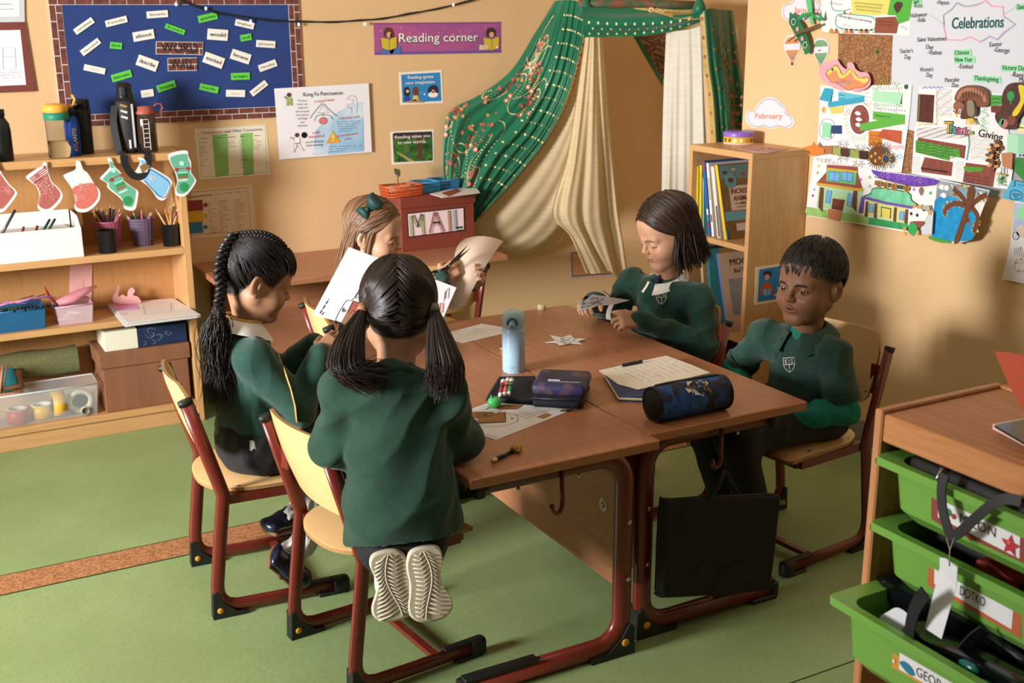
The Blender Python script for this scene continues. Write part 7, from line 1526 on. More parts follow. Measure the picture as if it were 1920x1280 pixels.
for x0 in (770, 825): b.tube([unp(*kd(x0, 255), 'X', KX-.042), unp(*kd(795, 340), 'X', KX-.048), unp(*kd(788, 455), 'X', KX-.052)], .0009, M('#a89c88'), 5)
b.build('string', tg)
b = MB(); b.b2((KX+.06, KN+.15, zt2-.07), (KX+.22, KB-.10, zt2+.006), M('#15151a'), .02, 3); b.build('dark_jumper', label='dark folded cloth in the middle green tray', cat='cloth')
b = MB(); P = [unp(*kd(*p_), 'X', KX+.03) for p_ in ((985, 410), (1060, 420), (1280, 590), (1270, 640), (960, 480))]; b.prism(P, (.05, 0, .0), M('#7a2018')); b.build('red_folder', label='dark red folder poking from the middle green tray', cat='folder')
def gbag(name, label, P, xx, w, mat):
    b = MB(); A = crom([unp(*kd(*p_), 'X', xx) for p_ in P], 3, True); c = np.mean(A, 0); k = len(A)
    R = [[c+(p-c)*s+V3(dx, 0, 0) for p in A] for s, dx in ((.86, -w), (1, -w*.5), (1, w*.5), (.86, w))]
    b.add(sum(R, []), [(r_*k+i, r_*k+(i+1) % k, (r_+1)*k+(i+1) % k, (r_+1)*k+i) for r_ in range(3) for i in range(k)], mat, True); b.add(R[0], [tuple(range(k))], mat, True); b.add(R[3], [tuple(range(k))], mat)
    return b.build(name, label=label, cat='bag')
gbag('glossy_black_bag', 'glossy black bag standing up at the rear of the pulled-out tray', [(300, 545), (345, 510), (600, 640), (820, 750), (1020, 860), (1250, 1010), (1420, 1150), (1400, 1300), (900, 1080), (560, 860), (300, 610)], x3+.13, .018, mgl)
gbag('black_shoe_bag', 'black strapped bag slumped over the front of the pulled-out tray', [(490, 890), (560, 850), (640, 930), (780, 985), (1000, 1080), (1250, 1210), (1400, 1300), (1400, 1420), (1000, 1290), (800, 1160), (600, 1040), (510, 980)], x3+.06, .022, mgl)
b = MB(); b.bar(crom([unp(*kd(*p_), 'X', x3+.0+.01*i) for i, p_ in enumerate(((620, 640), (545, 760), (510, 960), (560, 1120), (640, 1195), (720, 1180), (860, 1070), (960, 960), (1040, 900)))], 4, False), .022, .003, M('#17171b'), (1, 0, 0)); b.build('bag_strap', label='black webbing strap looped over the pulled-out tray', cat='strap')
b = MB(); P = [(298, 830), (360, 775), (430, 750), (520, 830), (500, 965), (420, 920)]; A = [unp(*kd(*p_), 'X', x3+.05) for p_ in P]; b.prism(crom(A, 3, True), (.0015, 0, .0), M('#d9dae2')); b.build('paper_sheet', label='curved white paper sheet in the pulled-out tray', cat='paper')
b = MB(); q = unp(*kd(930, 1170), 'X', x3+.035); b.ball(q, (.008, .022, .011), M('#0f5a52', .25), 10, 8); b.ball(q+V3(0, -.035, -.012), (.008, .012, .008), M('#0f5a52', .25), 10, 8); b.build('teal_trinket', label='teal shiny trinket on the black strapped bag', cat='trinket')
# on the cabinet top
P = [kc(1108, 605), kc(1330, 560), kc(1500, 640), kc(1330, 735)]
zt = KH-.0055; t = thing('tablet_computer', 'dark tablet in pale cover lying on the pine cabinet', 'tablet', unp(*kc(1200, 640), 'Z', zt))
f = Flat('Z', zt); f.poly([kc(1095, 618), kc(1330, 575), kc(1500, 655), kc(1330, 742)], M('#d8b8ae', .5), 14, True); f.build('cover', t)
f = Flat('Z', zt+.010); f.poly(P, M('#10131c', .12), 5, True); f.build('screen', t)
P = [(1108, 72), (1200, 75), (1330, 100), (1400, 130), (1400, 560), (1330, 545), (1318, 500), (1260, 390), (1210, 310), (1160, 190)]
A = [unp(*kc(*p_), 'X', KX+.10+.00*i) for i, p_ in enumerate(P)]; b = MB(); b.prism(A, (.002, 0, 0), M('#a83c1c', .55)); b.build('red_card', label='tall orange red card standing behind the tablet on pine cabinet', cat='card')
# ---------------------------------------------------------------- people: distance-field bodies meshed as one surface
class Sdf:
    def __init__(s, lo, hi, h):
        s.h = h; s.lo = np.array(lo, float); n = np.ceil((np.array(hi)-s.lo)/h).astype(int)+1
        s.ax = [s.lo[k]+h*np.arange(n[k]) for k in range(3)]; s.d = np.full(n, .5, np.float32)
    def win(s, lo, hi):
        sl = []
        for k in range(3):
            a = int(np.clip(np.floor((lo[k]-s.lo[k])/s.h), 0, s.d.shape[k])); b = int(np.clip(np.ceil((hi[k]-s.lo[k])/s.h)+1, 0, s.d.shape[k])); sl.append(slice(a, b))
        return tuple(sl)
    def put(s, lo, hi, fn, k=0, op='u'):
        pad = max(k*1.2, 3*s.h); w = s.win(np.array(lo)-pad, np.array(hi)+pad); d = s.d[w]
        if d.size == 0: return s
        P = np.stack(np.meshgrid(*[s.ax[i][w[i]] for i in range(3)], indexing='ij'), -1); e = fn(P)
        if op == 'u':
            m = np.minimum(d, e)
            if k: q = np.maximum(k-np.abs(d-e), 0)/k; m = m-q*q*k*.25
        else:
            m = np.maximum(d, -e)
            if k: q = np.maximum(k-np.abs(d+e), 0)/k; m = m+q*q*k*.25
        s.d[w] = m; return s
    def rc(s, a, b, r1, r2=None, k=0, op='u'):
        a, b = np.array(a, float), np.array(b, float); r2 = r1 if r2 is None else r2; ba = b-a; L = max(ba@ba, 1e-12); R = max(r1, r2)
        def fn(P):
            q = P-a; t = np.clip(q@ba/L, 0, 1); return NRM(q-t[..., None]*ba, axis=-1)-(r1+(r2-r1)*t)
        return s.put(np.minimum(a, b)-R, np.maximum(a, b)+R, fn, k, op)
    def chain(s, pts, rs, k=0):
        for i in range(len(pts)-1): s.rc(pts[i], pts[i+1], rs[i], rs[i+1], k)
        return s
    def ell(s, c, r, k=0, op='u', R=None):
        c, r = np.array(c, float), np.array(r, float); m = r.max()
        def fn(P):
            q = P-c
            if R is not None: q = q@R
            k0 = NRM(q/r, axis=-1); k1 = NRM(q/(r*r), axis=-1); return k0*(k0-1)/np.maximum(k1, 1e-9)
        return s.put(c-m, c+m, fn, k, op)
    def ecap(s, a, b, right, w0, w1, d0, d1, k=0):
        a, b, right = [np.array(v, float) for v in (a, b, right)]; ba = b-a; L = NRM(ba); u = ba/L; right = right-u*(right@u); right /= NRM(right); fw = np.cross(u, right); R = max(w0, w1, d0, d1)
        def fn(P):
            q = P-a; ax = q@u; t = np.clip(ax/L, 0, 1); e = ax-t*L; W_ = w0+(w1-w0)*t; D_ = d0+(d1-d0)*t; m = np.minimum(W_, D_)
            return (np.sqrt((q@right/W_)**2+(q@fw/D_)**2+(e/m)**2)-1)*m
        return s.put(np.minimum(a, b)-R, np.maximum(a, b)+R, fn, k)
    def cutplane(s, p, n):
        """remove everything on the side n points to"""
        p, n = np.array(p, float), np.array(n, float)
        P = np.stack(np.meshgrid(*s.ax, indexing='ij'), -1); s.d = np.maximum(s.d, ((P-p)@n).astype(np.float32)); return s
    def mesh(s, smooth=1):
        D = s.d; neg = D < 0; c = [neg[i:neg.shape[0]-1+i, j:neg.shape[1]-1+j, k:neg.shape[2]-1+k] for i in (0, 1) for j in (0, 1) for k in (0, 1)]
        al = np.logical_and.reduce(c); an = np.logical_or.reduce(c); idx = np.argwhere(an & ~al)
        off = np.array([(i, j, k) for i in (0, 1) for j in (0, 1) for k in (0, 1)]); C = np.stack([D[tuple((idx+o).T)] for o in off], 1)
        acc = np.zeros((len(idx), 3)); cnt = np.zeros(len(idx))
        for a in range(8):
            for b in range(a+1, 8):
                if np.abs(off[a]-off[b]).sum() != 1: continue
                x = (C[:, a] < 0) != (C[:, b] < 0); t = C[x, a]/(C[x, a]-C[x, b]); acc[x] += off[a]+t[:, None]*(off[b]-off[a]); cnt[x] += 1
        V = s.lo+s.h*(idx+acc/cnt[:, None]); M_ = np.full(np.array(D.shape)-1, -1); M_[tuple(idx.T)] = np.arange(len(idx)); F = []
        for a in range(3):
            b, e = (a+1) % 3, (a+2) % 3; sl0 = [slice(None)]*3; sl1 = [slice(None)]*3; sl0[a] = slice(0, -1); sl1[a] = slice(1, None)
            n0, n1 = neg[tuple(sl0)], neg[tuple(sl1)]
            for flip, mk in ((0, n0 & ~n1), (1, ~n0 & n1)):
                I = np.argwhere(mk); I = I[(I[:, b] > 0) & (I[:, e] > 0) & (I[:, b] < D.shape[b]-1) & (I[:, e] < D.shape[e]-1)]
                if not len(I): continue
                q = []
                for db, de in ((-1, -1), (0, -1), (0, 0), (-1, 0)):
                    J = I.copy(); J[:, b] += db; J[:, e] += de; q.append(M_[tuple(J.T)])
                q = np.stack(q, 1); F.append(q[:, ::-1] if flip else q)
        F = np.concatenate(F); F = F[(F >= 0).all(1)]
        for _ in range(smooth):
            A = np.zeros_like(V); n = np.zeros(len(V))
            for i in range(4): np.add.at(A, F[:, i], V[F[:, (i+1) % 4]]); np.add.at(n, F[:, i], 1)
            V = V*.5+.5*A/np.maximum(n, 1)[:, None]
        return V, F
def normals(V, F):
    n = np.cross(V[F[:, 2]]-V[F[:, 0]], V[F[:, 3]]-V[F[:, 1]]); N = np.zeros_like(V)
    for i in range(4): np.add.at(N, F[:, i], n)
    return N/(NRM(N, axis=1, keepdims=True)+1e-12)
def folds(V, F, amp, seed, wl=.07, dirs=None):
    rs = np.random.default_rng(seed); N = normals(V, F); a = np.zeros(len(V)); wv = np.zeros((len(V), 3))
    for k in range(3): wv += rs.normal(0, .012, 3)*np.sin(V@rs.normal(0, 14, 3)+rs.uniform(0, 6))[:, None]
    Q = V+wv
    for k in range(7):
        d = rs.normal(0, 1, 3); d /= NRM(d)
        if dirs is not None: d = d*.45+np.array(dirs)*rs.choice([-1, 1]); d /= NRM(d)
        w = 2*pi/(wl*rs.uniform(.6, 1.7)); mod = .5+.5*np.sin(Q@rs.normal(0, 9, 3)+rs.uniform(0, 6))
        a += mod*(1-2*np.abs(np.sin(Q@d*w*.5+rs.uniform(0, 6))))/7
    return V+N*(amp*5*a)[:, None]
class Body:
    def __init__(s): s.V = []; s.F = []; s.C = []; s.m = []; s.n = 0
    def add(s, V, F, C, mi=0):
        C = np.broadcast_to(np.asarray(C, float), (len(V), 3)); s.V.append(V); s.C.append(C)
        for f in np.asarray(F): s.F.append([int(i)+s.n for i in f]); s.m.append(mi)
        s.n += len(V)
    def build(s, name, mats, parent, label=None):
        b = MB(); V = np.concatenate(s.V); b.v = [tuple(p) for p in V]; b.f = s.F; b.m = s.m; b.s = [True]*len(s.F); b.mats = list(mats); b.col = np.concatenate(s.C)
        return b.build(name, parent, label=label)
def frame(F, U=(0, 0, 1)):
    F = np.array(F, float); F /= NRM(F); X = np.cross(F, np.array(U, float)); X /= NRM(X); return np.stack([X, F, np.cross(X, F)], 1)   # columns: subject's right, forward, up
m_skin = attr_mat('skin', rough=.48, spec=.35, sub=.12); m_eye = attr_mat('eye', rough=.08, spec=.6); m_hair = attr_mat('hair', rough=.44, spec=.45)
def head(B, c, Rm, s, skin, prm):
    h = .00165; S = Sdf((-.095, -.115, -.17), (.095, .118, .125), h); p = dict(eye=.0046, ez=.0005, mouth=0, cheek=1, nose=1); p.update(prm)
    S.ell((0, -.014, .034), (.0715, .0885, .081)); S.ell((0, .020, -.022), (.057, .060, .070), .03); S.ell((0, .034, .048), (.056, .046, .046), .03)
    for g in (-1, 1):
        S.rc((g*.045, .0, -.042), (g*.015, .064, -.077), .021, .016, .025); S.ell((g*.034, .049, -.031), A_((.028, .029, .027))*p['cheek'], .022)
        S.rc((g*.012, .0775, .0165), (g*.040, .0635, .0165), .0078, .0075, .016)
    S.ell((0, .065, -.079), (.021, .015, .014), .016)
    for g in (-1, 1): S.ell((g*.031, .085, .0), (.016, .0125, .0105), .016, 's')
    S.rc((0, .075, .012), (0, .0925*1.0, -.017), .0062*p['nose'], .0082*p['nose'], .010); S.ell((0, .092, -.019), (.0085*p['nose'], .0085, .0075), .006)
    for g in (-1, 1): S.ell((g*.0088*p['nose'], .0865, -.0215), (.0062, .0075, .0058), .006); S.ell((g*.0048, .0925, -.0285), (.0030, .0042, .0030), .002, 's')
    S.ell((0, .060, -.046), (.029, .0235, .021), .016)
    S.rc((-.0165, .0785, -.0458), (-.005, .0855, -.0425), .0030, .0042, .004); S.rc((.0165, .0785, -.0458), (.005, .0855, -.0425), .0030, .0042, .004); S.rc((-.004, .0858, -.0425), (.004, .0858, -.0425), .0040, .0040, .003)
    S.rc((-.012, .0795, -.0505-.004*p['mouth']), (.012, .0795, -.0505-.004*p['mouth']), .0050, .0050, .005); S.ell((0, .0835, -.0515-.004*p['mouth']), (.010, .0050, .0042), .004)
    S.rc((-.0155, .0835, -.0466), (.0155, .0835, -.0466), .0011+.0005*p['mouth'], .0011+.0005*p['mouth'], .0012, 's')
    if p['mouth']: S.ell((0, .086, -.0475), (.0105, .012, .0024), .0015, 's')
    E = np.array([.0305, .0660, p['ez']*.3])
    for g in (-1, 1):
        S.ell((g*E[0], E[1], E[2]), (.0136, .0136, .0132), .005)
        a = np.radians(8)*g; Rr = np.array([[cos(a), 0, sin(a)], [0, 1, 0], [-sin(a), 0, cos(a)]]); S.ell((g*.0308, .0795, E[2]+p['ez']), (.0118, .0105, p['eye']), .0012, 's', Rr)
    for g in (-1, 1):
        a = g*.42; Rr = np.array([[cos(a), -sin(a), 0], [sin(a), cos(a), 0], [0, 0, 1]])
        S.ell((g*.0735, -.012, -.004), (.0075, .018, .028), .006, 'u', Rr); S.rc((g*.069, -.004, -.026), (g*.0715, -.006, -.030), .0065, .006, .006); S.ell((g*.0805, -.009, .000), (.0052, .0105, .017), .003, 's', Rr); S.ell((g*.077, -.005, -.004), (.004, .004, .010), .003, 'u', Rr)
    nb = (np.array(p['neck'])-np.array(c))@Rm/s
    S.rc((0, -.020, -.045), nb*.62, .040, .037, .024); S.rc(nb*.6, nb, .037, .043, .012)
    V, F = S.mesh(1); C = np.tile(np.array(skin, float), (len(V), 1)); x, y, z = V.T; ax = np.abs(x); sk = np.array(skin)
    def mix(m, col): C[:] = C*(1-np.clip(m, 0, 1)[:, None])+np.array(col)*np.clip(m, 0, 1)[:, None]
    mix(.35*np.exp(-(((ax-.036)/.018)**2+((z+.030)/.016)**2))*(y > .03), sk*A_((1.08, .70, .66)))
    mix(.30*np.exp(-((ax/.012)**2+((z+.022)/.010)**2))*(y > .07), sk*A_((1.05, .78, .72)))
    lipm = np.clip(1.35-np.sqrt((x/.0185)**2+((z+.0468+.002*p['mouth'])/(.0092+.003*p['mouth']))**2), 0, .25)/.25*(y > .070); mix(lipm*.6, sk*A_((.84, .56, .52)))
    mix(np.exp(-((z+.0466)/.0013)**2)*(ax < .0165)*(y > .07)*.7, sk*A_((.36, .22, .20)))
    if p['mouth']: mix((np.abs(z+.0475) < .0032)*(ax < .0105)*(y < .0850)*(y > .066)*.95, (.10, .03, .03))
    bz = .0172-.0035*((ax-.028)/.016)**2+.001; mix(np.clip(1.3-np.abs(z-bz)/.0034, 0, 1)*np.clip((ax-.011)/.004, 0, 1)*np.clip((.047-ax)/.006, 0, 1)*(y > .04)*p.get('browk', .8), p['brow'])
    er = np.sqrt(((ax-.0308)/.0128)**2+((z-(E[2]+p['ez']))/(p['eye']+.0013))**2); mix(np.clip(1-np.abs(er-1.0)/.28, 0, 1)*(y > .058)*(z > E[2]+p['ez']-.001)*.85, p['lash']); mix(np.clip(1-np.abs(er-1.0)/.25, 0, 1)*(y > .058)*.35, sk*A_((.6, .42, .38)))
    mix(.8*np.exp(-(((ax-.0048)/.003)**2+((z+.0288)/.0026)**2))*(y > .075), sk*.28)
    mix(.28*np.exp(-(((ax-.03)/.014)**2+((z+.0125)/.004)**2))*(y > .05), sk*A_((.72, .60, .58)))
    # scalp colour where hair covers it
    hl = p['hairline'](x, y, z); mix(hl, p['hair'])
    T = lambda P: (P*s)@Rm.T+np.array(c)
    B.add(T(V), F, C, 0)
    gz = np.array(p.get('gaze', (0, 1, -.05)), float); gz /= NRM(gz)
    for g in (-1, 1):
        nu, nv = 24, 16; th = np.linspace(0, pi, nv+1); ph = RG(nu); Rz = frame(gz)
        P = np.array([[np.sin(t)*np.cos(f), np.cos(t), np.sin(t)*np.sin(f)] for t in th for f in ph]); ang = np.repeat(th, nu)
        cc = np.where(ang[:, None] < .30, (.012, .010, .010), np.where(ang[:, None] < .66, p.get('iris', (.055, .028, .016)), np.where(ang[:, None] < .74, (.03, .02, .02), (.78, .74, .70)))).astype(float)
        Fq = [(i*nu+j, i*nu+(j+1) % nu, (i+1)*nu+(j+1) % nu, (i+1)*nu+j) for i in range(nv) for j in range(nu)]
        B.add(T(A_((g*E[0], E[1], E[2]))+(P@Rz.T)*.0122), Fq, cc, 1)
    if p['mouth']:
        P = np.array([(-.009, .0795, -.0448), (.009, .0795, -.0448), (.009, .0790, -.0478), (-.009, .0790, -.0478), (0, .0825, -.0448), (0, .0822, -.0480)]); B.add(T(P), [(0, 4, 5, 3), (4, 1, 2, 5)], (.75, .70, .64), 0)
def hand(B, w, xd, nd, side, skin, curl, thumb=(.5, .6), s=1.0, spread=.10):
    """w wrist point, xd finger direction, nd back-of-hand normal; side +1 puts the thumb at cross(nd, xd)"""
    h = .0016; S = Sdf((-.05, -.065, -.075), (.135, .065, .03), h)
    S.rc((-.022, 0, 0), (.006, 0, 0), .0175, .0175, 0); S.put((-.01, -.04, -.02), (.075, .04, .02), lambda P: NRM(np.maximum(np.abs(P-A_((.034, 0, -.001)))-A_((.024, .020-.0*1, .0028)), 0), axis=-1)-.0085, .010)
    for i, (yb, L, r) in enumerate(((.0225, .050, .0066), (.0078, .056, .0068), (-.0072, .051, .0065), (-.0210, .040, .0058))):
        cu = curl[i]; a = spread*(1.5-i)*.5; d = np.array([cos(a), sin(a), 0]); p = np.array([.060-abs(i-1.2)*.003, yb, .001]); an = 0; r0 = r
        for k, (f, am) in enumerate(((.46, .75), (.31, 1.1), (.23, .7))):
            an += cu*am; q = p+(d*cos(an)+np.array([0, 0, -1])*sin(an))*L*f; S.rc(p, q, r0, r0*.93, .004 if k == 0 else .002); p, r0 = q, r0*.93
    t0 = np.array([.012, .018, -.004]); td = np.array([.62, .70, -.25-thumb[0]*.5]); td /= NRM(td); t1 = t0+td*.027; td2 = td*cos(thumb[1])+np.array([.75, -.45, -.5])*sin(thumb[1]); td2 /= NRM(td2); t2 = t1+td2*.021; t3 = t2+td2*.017
    S.chain([t0, t1, t2, t3], [.0105, .0082, .0072, .0062], .006)
    V, F = S.mesh(1); V = V*A_((1, side, 1)); F = F if side > 0 else F[:, ::-1]
    x = np.array(xd, float); x /= NRM(x); n = np.array(nd, float); n -= x*(n@x); n /= NRM(n); y = np.cross(n, x); Rm = np.stack([x, y, n], 1)
    C = np.tile(np.array(skin, float), (len(V), 1)); kn = np.exp(-((V[:, 0]-.060)/.006)**2)*(V[:, 2] > 0)*.25; C = C*(1-kn[:, None])+C*A_((1.02, .76, .72))*kn[:, None]
    B.add((V*s)@Rm.T+np.array(w), F, C, 0)
def locks(paths, r, base, seed, name, parent, var=.35, n=4, tip=.25, label=None, flat=1.0):
    """strands of hair: tapering tubes along paths (N,K,3)"""
    P = np.asarray(paths, float); N_, K = P.shape[:2]; rs = np.random.default_rng(seed); T = np.gradient(P, axis=1); T /= NRM(T, axis=2, keepdims=True)+1e-9
    up = np.array([.31, .27, .91]); u = up-T*(T@up)[..., None]; u /= NRM(u, axis=2, keepdims=True)+1e-9; w = np.cross(T, u); t = np.linspace(0, 1, K)
    prof = np.minimum(1, .55+t*4)*np.where(t > .55, 1-(1-tip)*((t-.55)/.45)**1.5, 1); rr = (np.asarray(r)*np.ones(N_))[:, None]*prof[None]
    V = np.stack([P+(w*cos(a)*flat+u*sin(a))*rr[..., None] for a in RG(n)], 2); i0 = (np.arange(N_)[:, None, None]*K+np.arange(K-1)[None, :, None])*n; k = np.arange(n)
    F = np.stack([i0+k, i0+(k+1) % n, i0+n+(k+1) % n, i0+n+k], -1).reshape(-1, 4)
    c = np.array(base)*(1+var*rs.normal(0, 1, (N_, 1))); c = np.clip(c, .002, 1); C = np.repeat(c, K*n, 0)
    B = Body(); B.add(V.reshape(-1, 3), F, C, 0); return B.build(name, [m_hair], parent, label)
HC, HR = A_((0, -.014, .036)), A_((.0775, .0945, .0875))
def hs(d, off=0):
    """point on the hair surface of the head in direction d"""
    d = np.asarray(d, float); d = d/NRM(d, axis=-1, keepdims=True); return HC+d*(HR+off)
def slerp(a, b, t):
    a, b = a/NRM(a, axis=-1, keepdims=True), b/NRM(b, axis=-1, keepdims=True); w = np.arccos(np.clip((a*b).sum(-1, keepdims=True), -1, 1)); sn = np.maximum(np.sin(w), 1e-6)
    return (np.sin((1-t)*w)*a+np.sin(t*w)*b)/sn
def over(d0, d1, K, lift=.0):
    return np.stack([hs(slerp(d0, d1, t), lift*(1+.6*np.sin(pi*t))) for t in np.linspace(0, 1, K)], 1)
def cap(name, parent, T, col, cutfn, off=.0, h=.0034):
    S = Sdf((-.1, -.13, -.1), (.1, .11, .15), h); S.ell(HC, HR+off-.003)
    P = np.stack(np.meshgrid(*S.ax, indexing='ij'), -1); S.d = np.maximum(S.d, cutfn(P).astype(np.float32)); S.ell(HC, HR-.014, .0, 's')
    V, F = S.mesh(1); B = Body(); B.add(T(V), F, col, 0); return B.build(name, [m_hair], parent)
def cloth(name, parent, S, mat, amp, seed, wl=.07, dirs=None, label=None, smooth=1, zmin=None):
    V, F = S.mesh(smooth); V = folds(V, F, amp, seed, wl, dirs) if amp else V
    B = Body(); B.add(V, F, (1, 1, 1), 0); o = B.build(name, [mat], parent, label); return o, V, F
from mathutils.bvhtree import BVHTree
def caster(V, F):
    t = BVHTree.FromPolygons([tuple(p) for p in V], [tuple(map(int, f)) for f in F])
    def hit(px, py, off=.0015):
        d = Vector(RM.T@np.array([(px-960)/FPX, (py-640)/FPX, 1.0])).normalized(); r = t.ray_cast(Vector(CAM), d)
        if r[0] is None: return None
        return np.array(r[0]-d*off*2)+np.array(r[1])*0
    return hit
m_knit = noisy('green_jumper', '#0c4234', '#0a392c', nscale=40, rough=.82, bump=.25, bscale=520, sheen=.25); m_knit2 = noisy('green_sweatshirt', '#103d2a', '#0d3423', nscale=40, rough=.85, bump=.2, bscale=520, sheen=.2)
m_polo = noisy('green_polo', '#1a4235', '#16382c', nscale=60, rough=.85, bump=.35, bscale=700, sheen=.15); m_teal = noisy('teal_jersey', '#0a7a68', '#086c5c', nscale=40, rough=.8, bump=.15, bscale=500)
m_trs = noisy('black_trousers', '#0f0f12', '#131318', nscale=40, rough=.8, bump=.1, bscale=400, sheen=.05); m_shirt = M('#efece6', .7)
def torso_jumper(S, hip, neck, right, shL, shR, w=.128, d=.092, hem=0):
    hip, neck, right = np.array(hip), np.array(neck), np.array(right); up = neck-hip
    S.ecap(hip+up*.02, hip+up*.42, right, w+.008, w*.98, d+.010, d*.98, 0); S.ecap(hip+up*.42, hip+up*.80, right, w*.98, w*.94, d*.98, d*.80, .03)
    for p in (shL, shR): S.rc(np.array(p), neck-up*.09+(np.array(p)-neck)*.28, .050, .050, .05)
    S.rc(neck-up*.12, neck-up*.02, .058, .050, .03)
def crest(hit, parent, P0, w, tilt):
    """outlined shield lettered E I S worn on the chest"""
    m = M('#e9e6dc'); b = MB(); cx, cy = P0; u = np.array([cos(tilt), sin(tilt)])*w; v = np.array([-sin(tilt), cos(tilt)])*w
    g = lambda x, y: hit(cx+u[0]*x+v[0]*y, cy+u[1]*x+v[1]*y)
    sh_ = [(-.5, -.6), (.5, -.6), (.5, .05), (.34, .42), (0, .72), (-.34, .42), (-.5, .05)]; ln = crom([np.array(p) for p in sh_], 1, True)
    for L, cl in ((ln, True), ([(-.5, .0), (.5, .0)], False), ([(0, .0), (0, .7)], False), ([(-.34, -.42), (-.34, -.12)], False), ([(-.34, -.42), (-.16, -.42)], False), ([(-.34, -.27), (-.19, -.27)], False), ([(-.34, -.12), (-.16, -.12)], False), ([(0, -.42), (0, -.12)], False), ([(.34, -.40), (.2, -.42), (.18, -.32), (.34, -.24), (.32, -.13), (.17, -.13)], False)):
        q = [g(*p) for p in L]
        if any(p is None for p in q): continue
        b.tube(q, .0011 if len(L) > 5 and cl else .00095, m, 5, closed=cl)
    if b.v: b.build('crest', parent)
def collar(name, parent, c, up, fwd, r0, r1, drop, mat, gap=.35, h=.024, point=.02, label=None):
    up = np.array(up, float); up /= NRM(up); fw = np.array(fwd, float); fw -= up*(fw@up); fw /= NRM(fw); rt = np.cross(fw, up); P = []
    for i in range(33):
        a = gap+(2*pi-2*gap)*i/32; e = np.exp(-((min(i, 32-i))/3.0)**2); d = fw*cos(a)+rt*sin(a); r = []
        for (rr, zz) in ((r0, 0), (r0+.003, h), (r0+.008, h+.002), (r1*.7+r0*.3, h*.35-drop*.2), (r1+point*e, -drop-point*.6*e)): r.append(np.array(c)+d*rr+up*zz-fw*.004)
        P.append(r)
    b = MB(); b.grid(P, mat); return b.build(name, parent, label=label)
def shoe(parent, toe, heel, up, mat, sole, name='shoe', w=.034, strap=True):
    toe, heel = np.array(toe, float), np.array(heel, float); d = toe-heel; L = NRM(d); d /= L; u = np.array(up, float); u -= d*(u@d); u /= NRM(u); r = np.cross(d, u); o_ = heel
    S = Sdf(np.minimum(toe, heel)-.08, np.maximum(toe, heel)+.08, .003)
    S.ecap(o_+d*.028+u*.026, o_+d*(L*.5)+u*.022, r, w*.82, w*.84, .026, .021); S.ecap(o_+d*(L*.5)+u*.020, o_+d*(L-.036)+u*.016, r, w*.84, w, .021, .017, .02); S.cutplane(o_-u*.001, -u)
    t = None; V, F = S.mesh(1); B = Body(); B.add(V, F, (1, 1, 1), 0); t = B.build(name, [mat], parent)
    S = Sdf(np.minimum(toe, heel)-.08, np.maximum(toe, heel)+.08, .003); S.ecap(o_+d*.030, o_+d*(L*.5), r, w*.9, w*.88, .011, .010); S.ecap(o_+d*(L*.5), o_+d*(L-.037), r, w*.88, w*1.07, .010, .010, .01); V, F = S.mesh(1); B = Body(); B.add(V, F, (1, 1, 1), 0); B.build('sole', [sole], t)
    if strap: b = MB(); b.tube([o_+d*(L*.45)+r*w*.84*cos(a)+u*(.012+.040*sin(a)) for a in np.linspace(0, pi, 12)], .006, mat, 6, ry=.002); b.build('strap', t)
    return t, d, u, r
def person(label, base): return thing('person', label, 'person', base)
def limbs(B, sk, neck, hip, arms, legs):
    c = [([neck+V3(0, 0, .01), (neck+hip)/2, hip], (.034, .07, .08))]+[([neck-V3(0, 0, .03), *a], (.03, .027, .022, .017)) for a in arms]+[([hip, *l], (.07, .05, .04, .026)) for l in legs]
    P = np.concatenate([np.array(p[0]) for p in c]); S = Sdf(P.min(0)-.12, P.max(0)+.12, .009)
    for ch, rs in c: S.chain(ch, rs, .03)
    V, F = S.mesh(1); B.add(V, F, sk, 0)
def samp(N, seed, fn):
    rs = np.random.default_rng(seed); d = rs.normal(0, 1, (N*6, 3)); d /= NRM(d, axis=1, keepdims=True); return d[fn(hs(d))][:N]
def zline(pts):
    ys, zs = zip(*pts); return lambda y: np.interp(y, ys, zs)
def hl_of(zb, w=.006): return lambda x, y, z: np.clip((z-zb(y))/w+.3, 0, 1)*(np.abs(x) < .0785)
def hang(P, tgt, K2):
    """continue paths P (N,K,3) downwards to tgt (N,3) in the same frame"""
    e = P[:, -1]; t = np.linspace(0, 1, K2+1)[1:]; tv = (P[:, -1]-P[:, -2]); L = NRM(tgt-e, axis=1, keepdims=True); tv = tv/(NRM(tv, axis=1, keepdims=True)+1e-9)*L*.45
    Q = [e*(2*s_**3-3*s_**2+1)+tv*(s_**3-2*s_**2+s_)+tgt*(-2*s_**3+3*s_**2)+((tgt-e)*.9)*(s_**3-s_**2) for s_ in t]; return np.concatenate([P, np.stack(Q, 1)], 1)
BRN, BLK, BLD = A_((.026, .013, .0085)), A_((.0085, .0065, .006)), A_((.185, .092, .045))
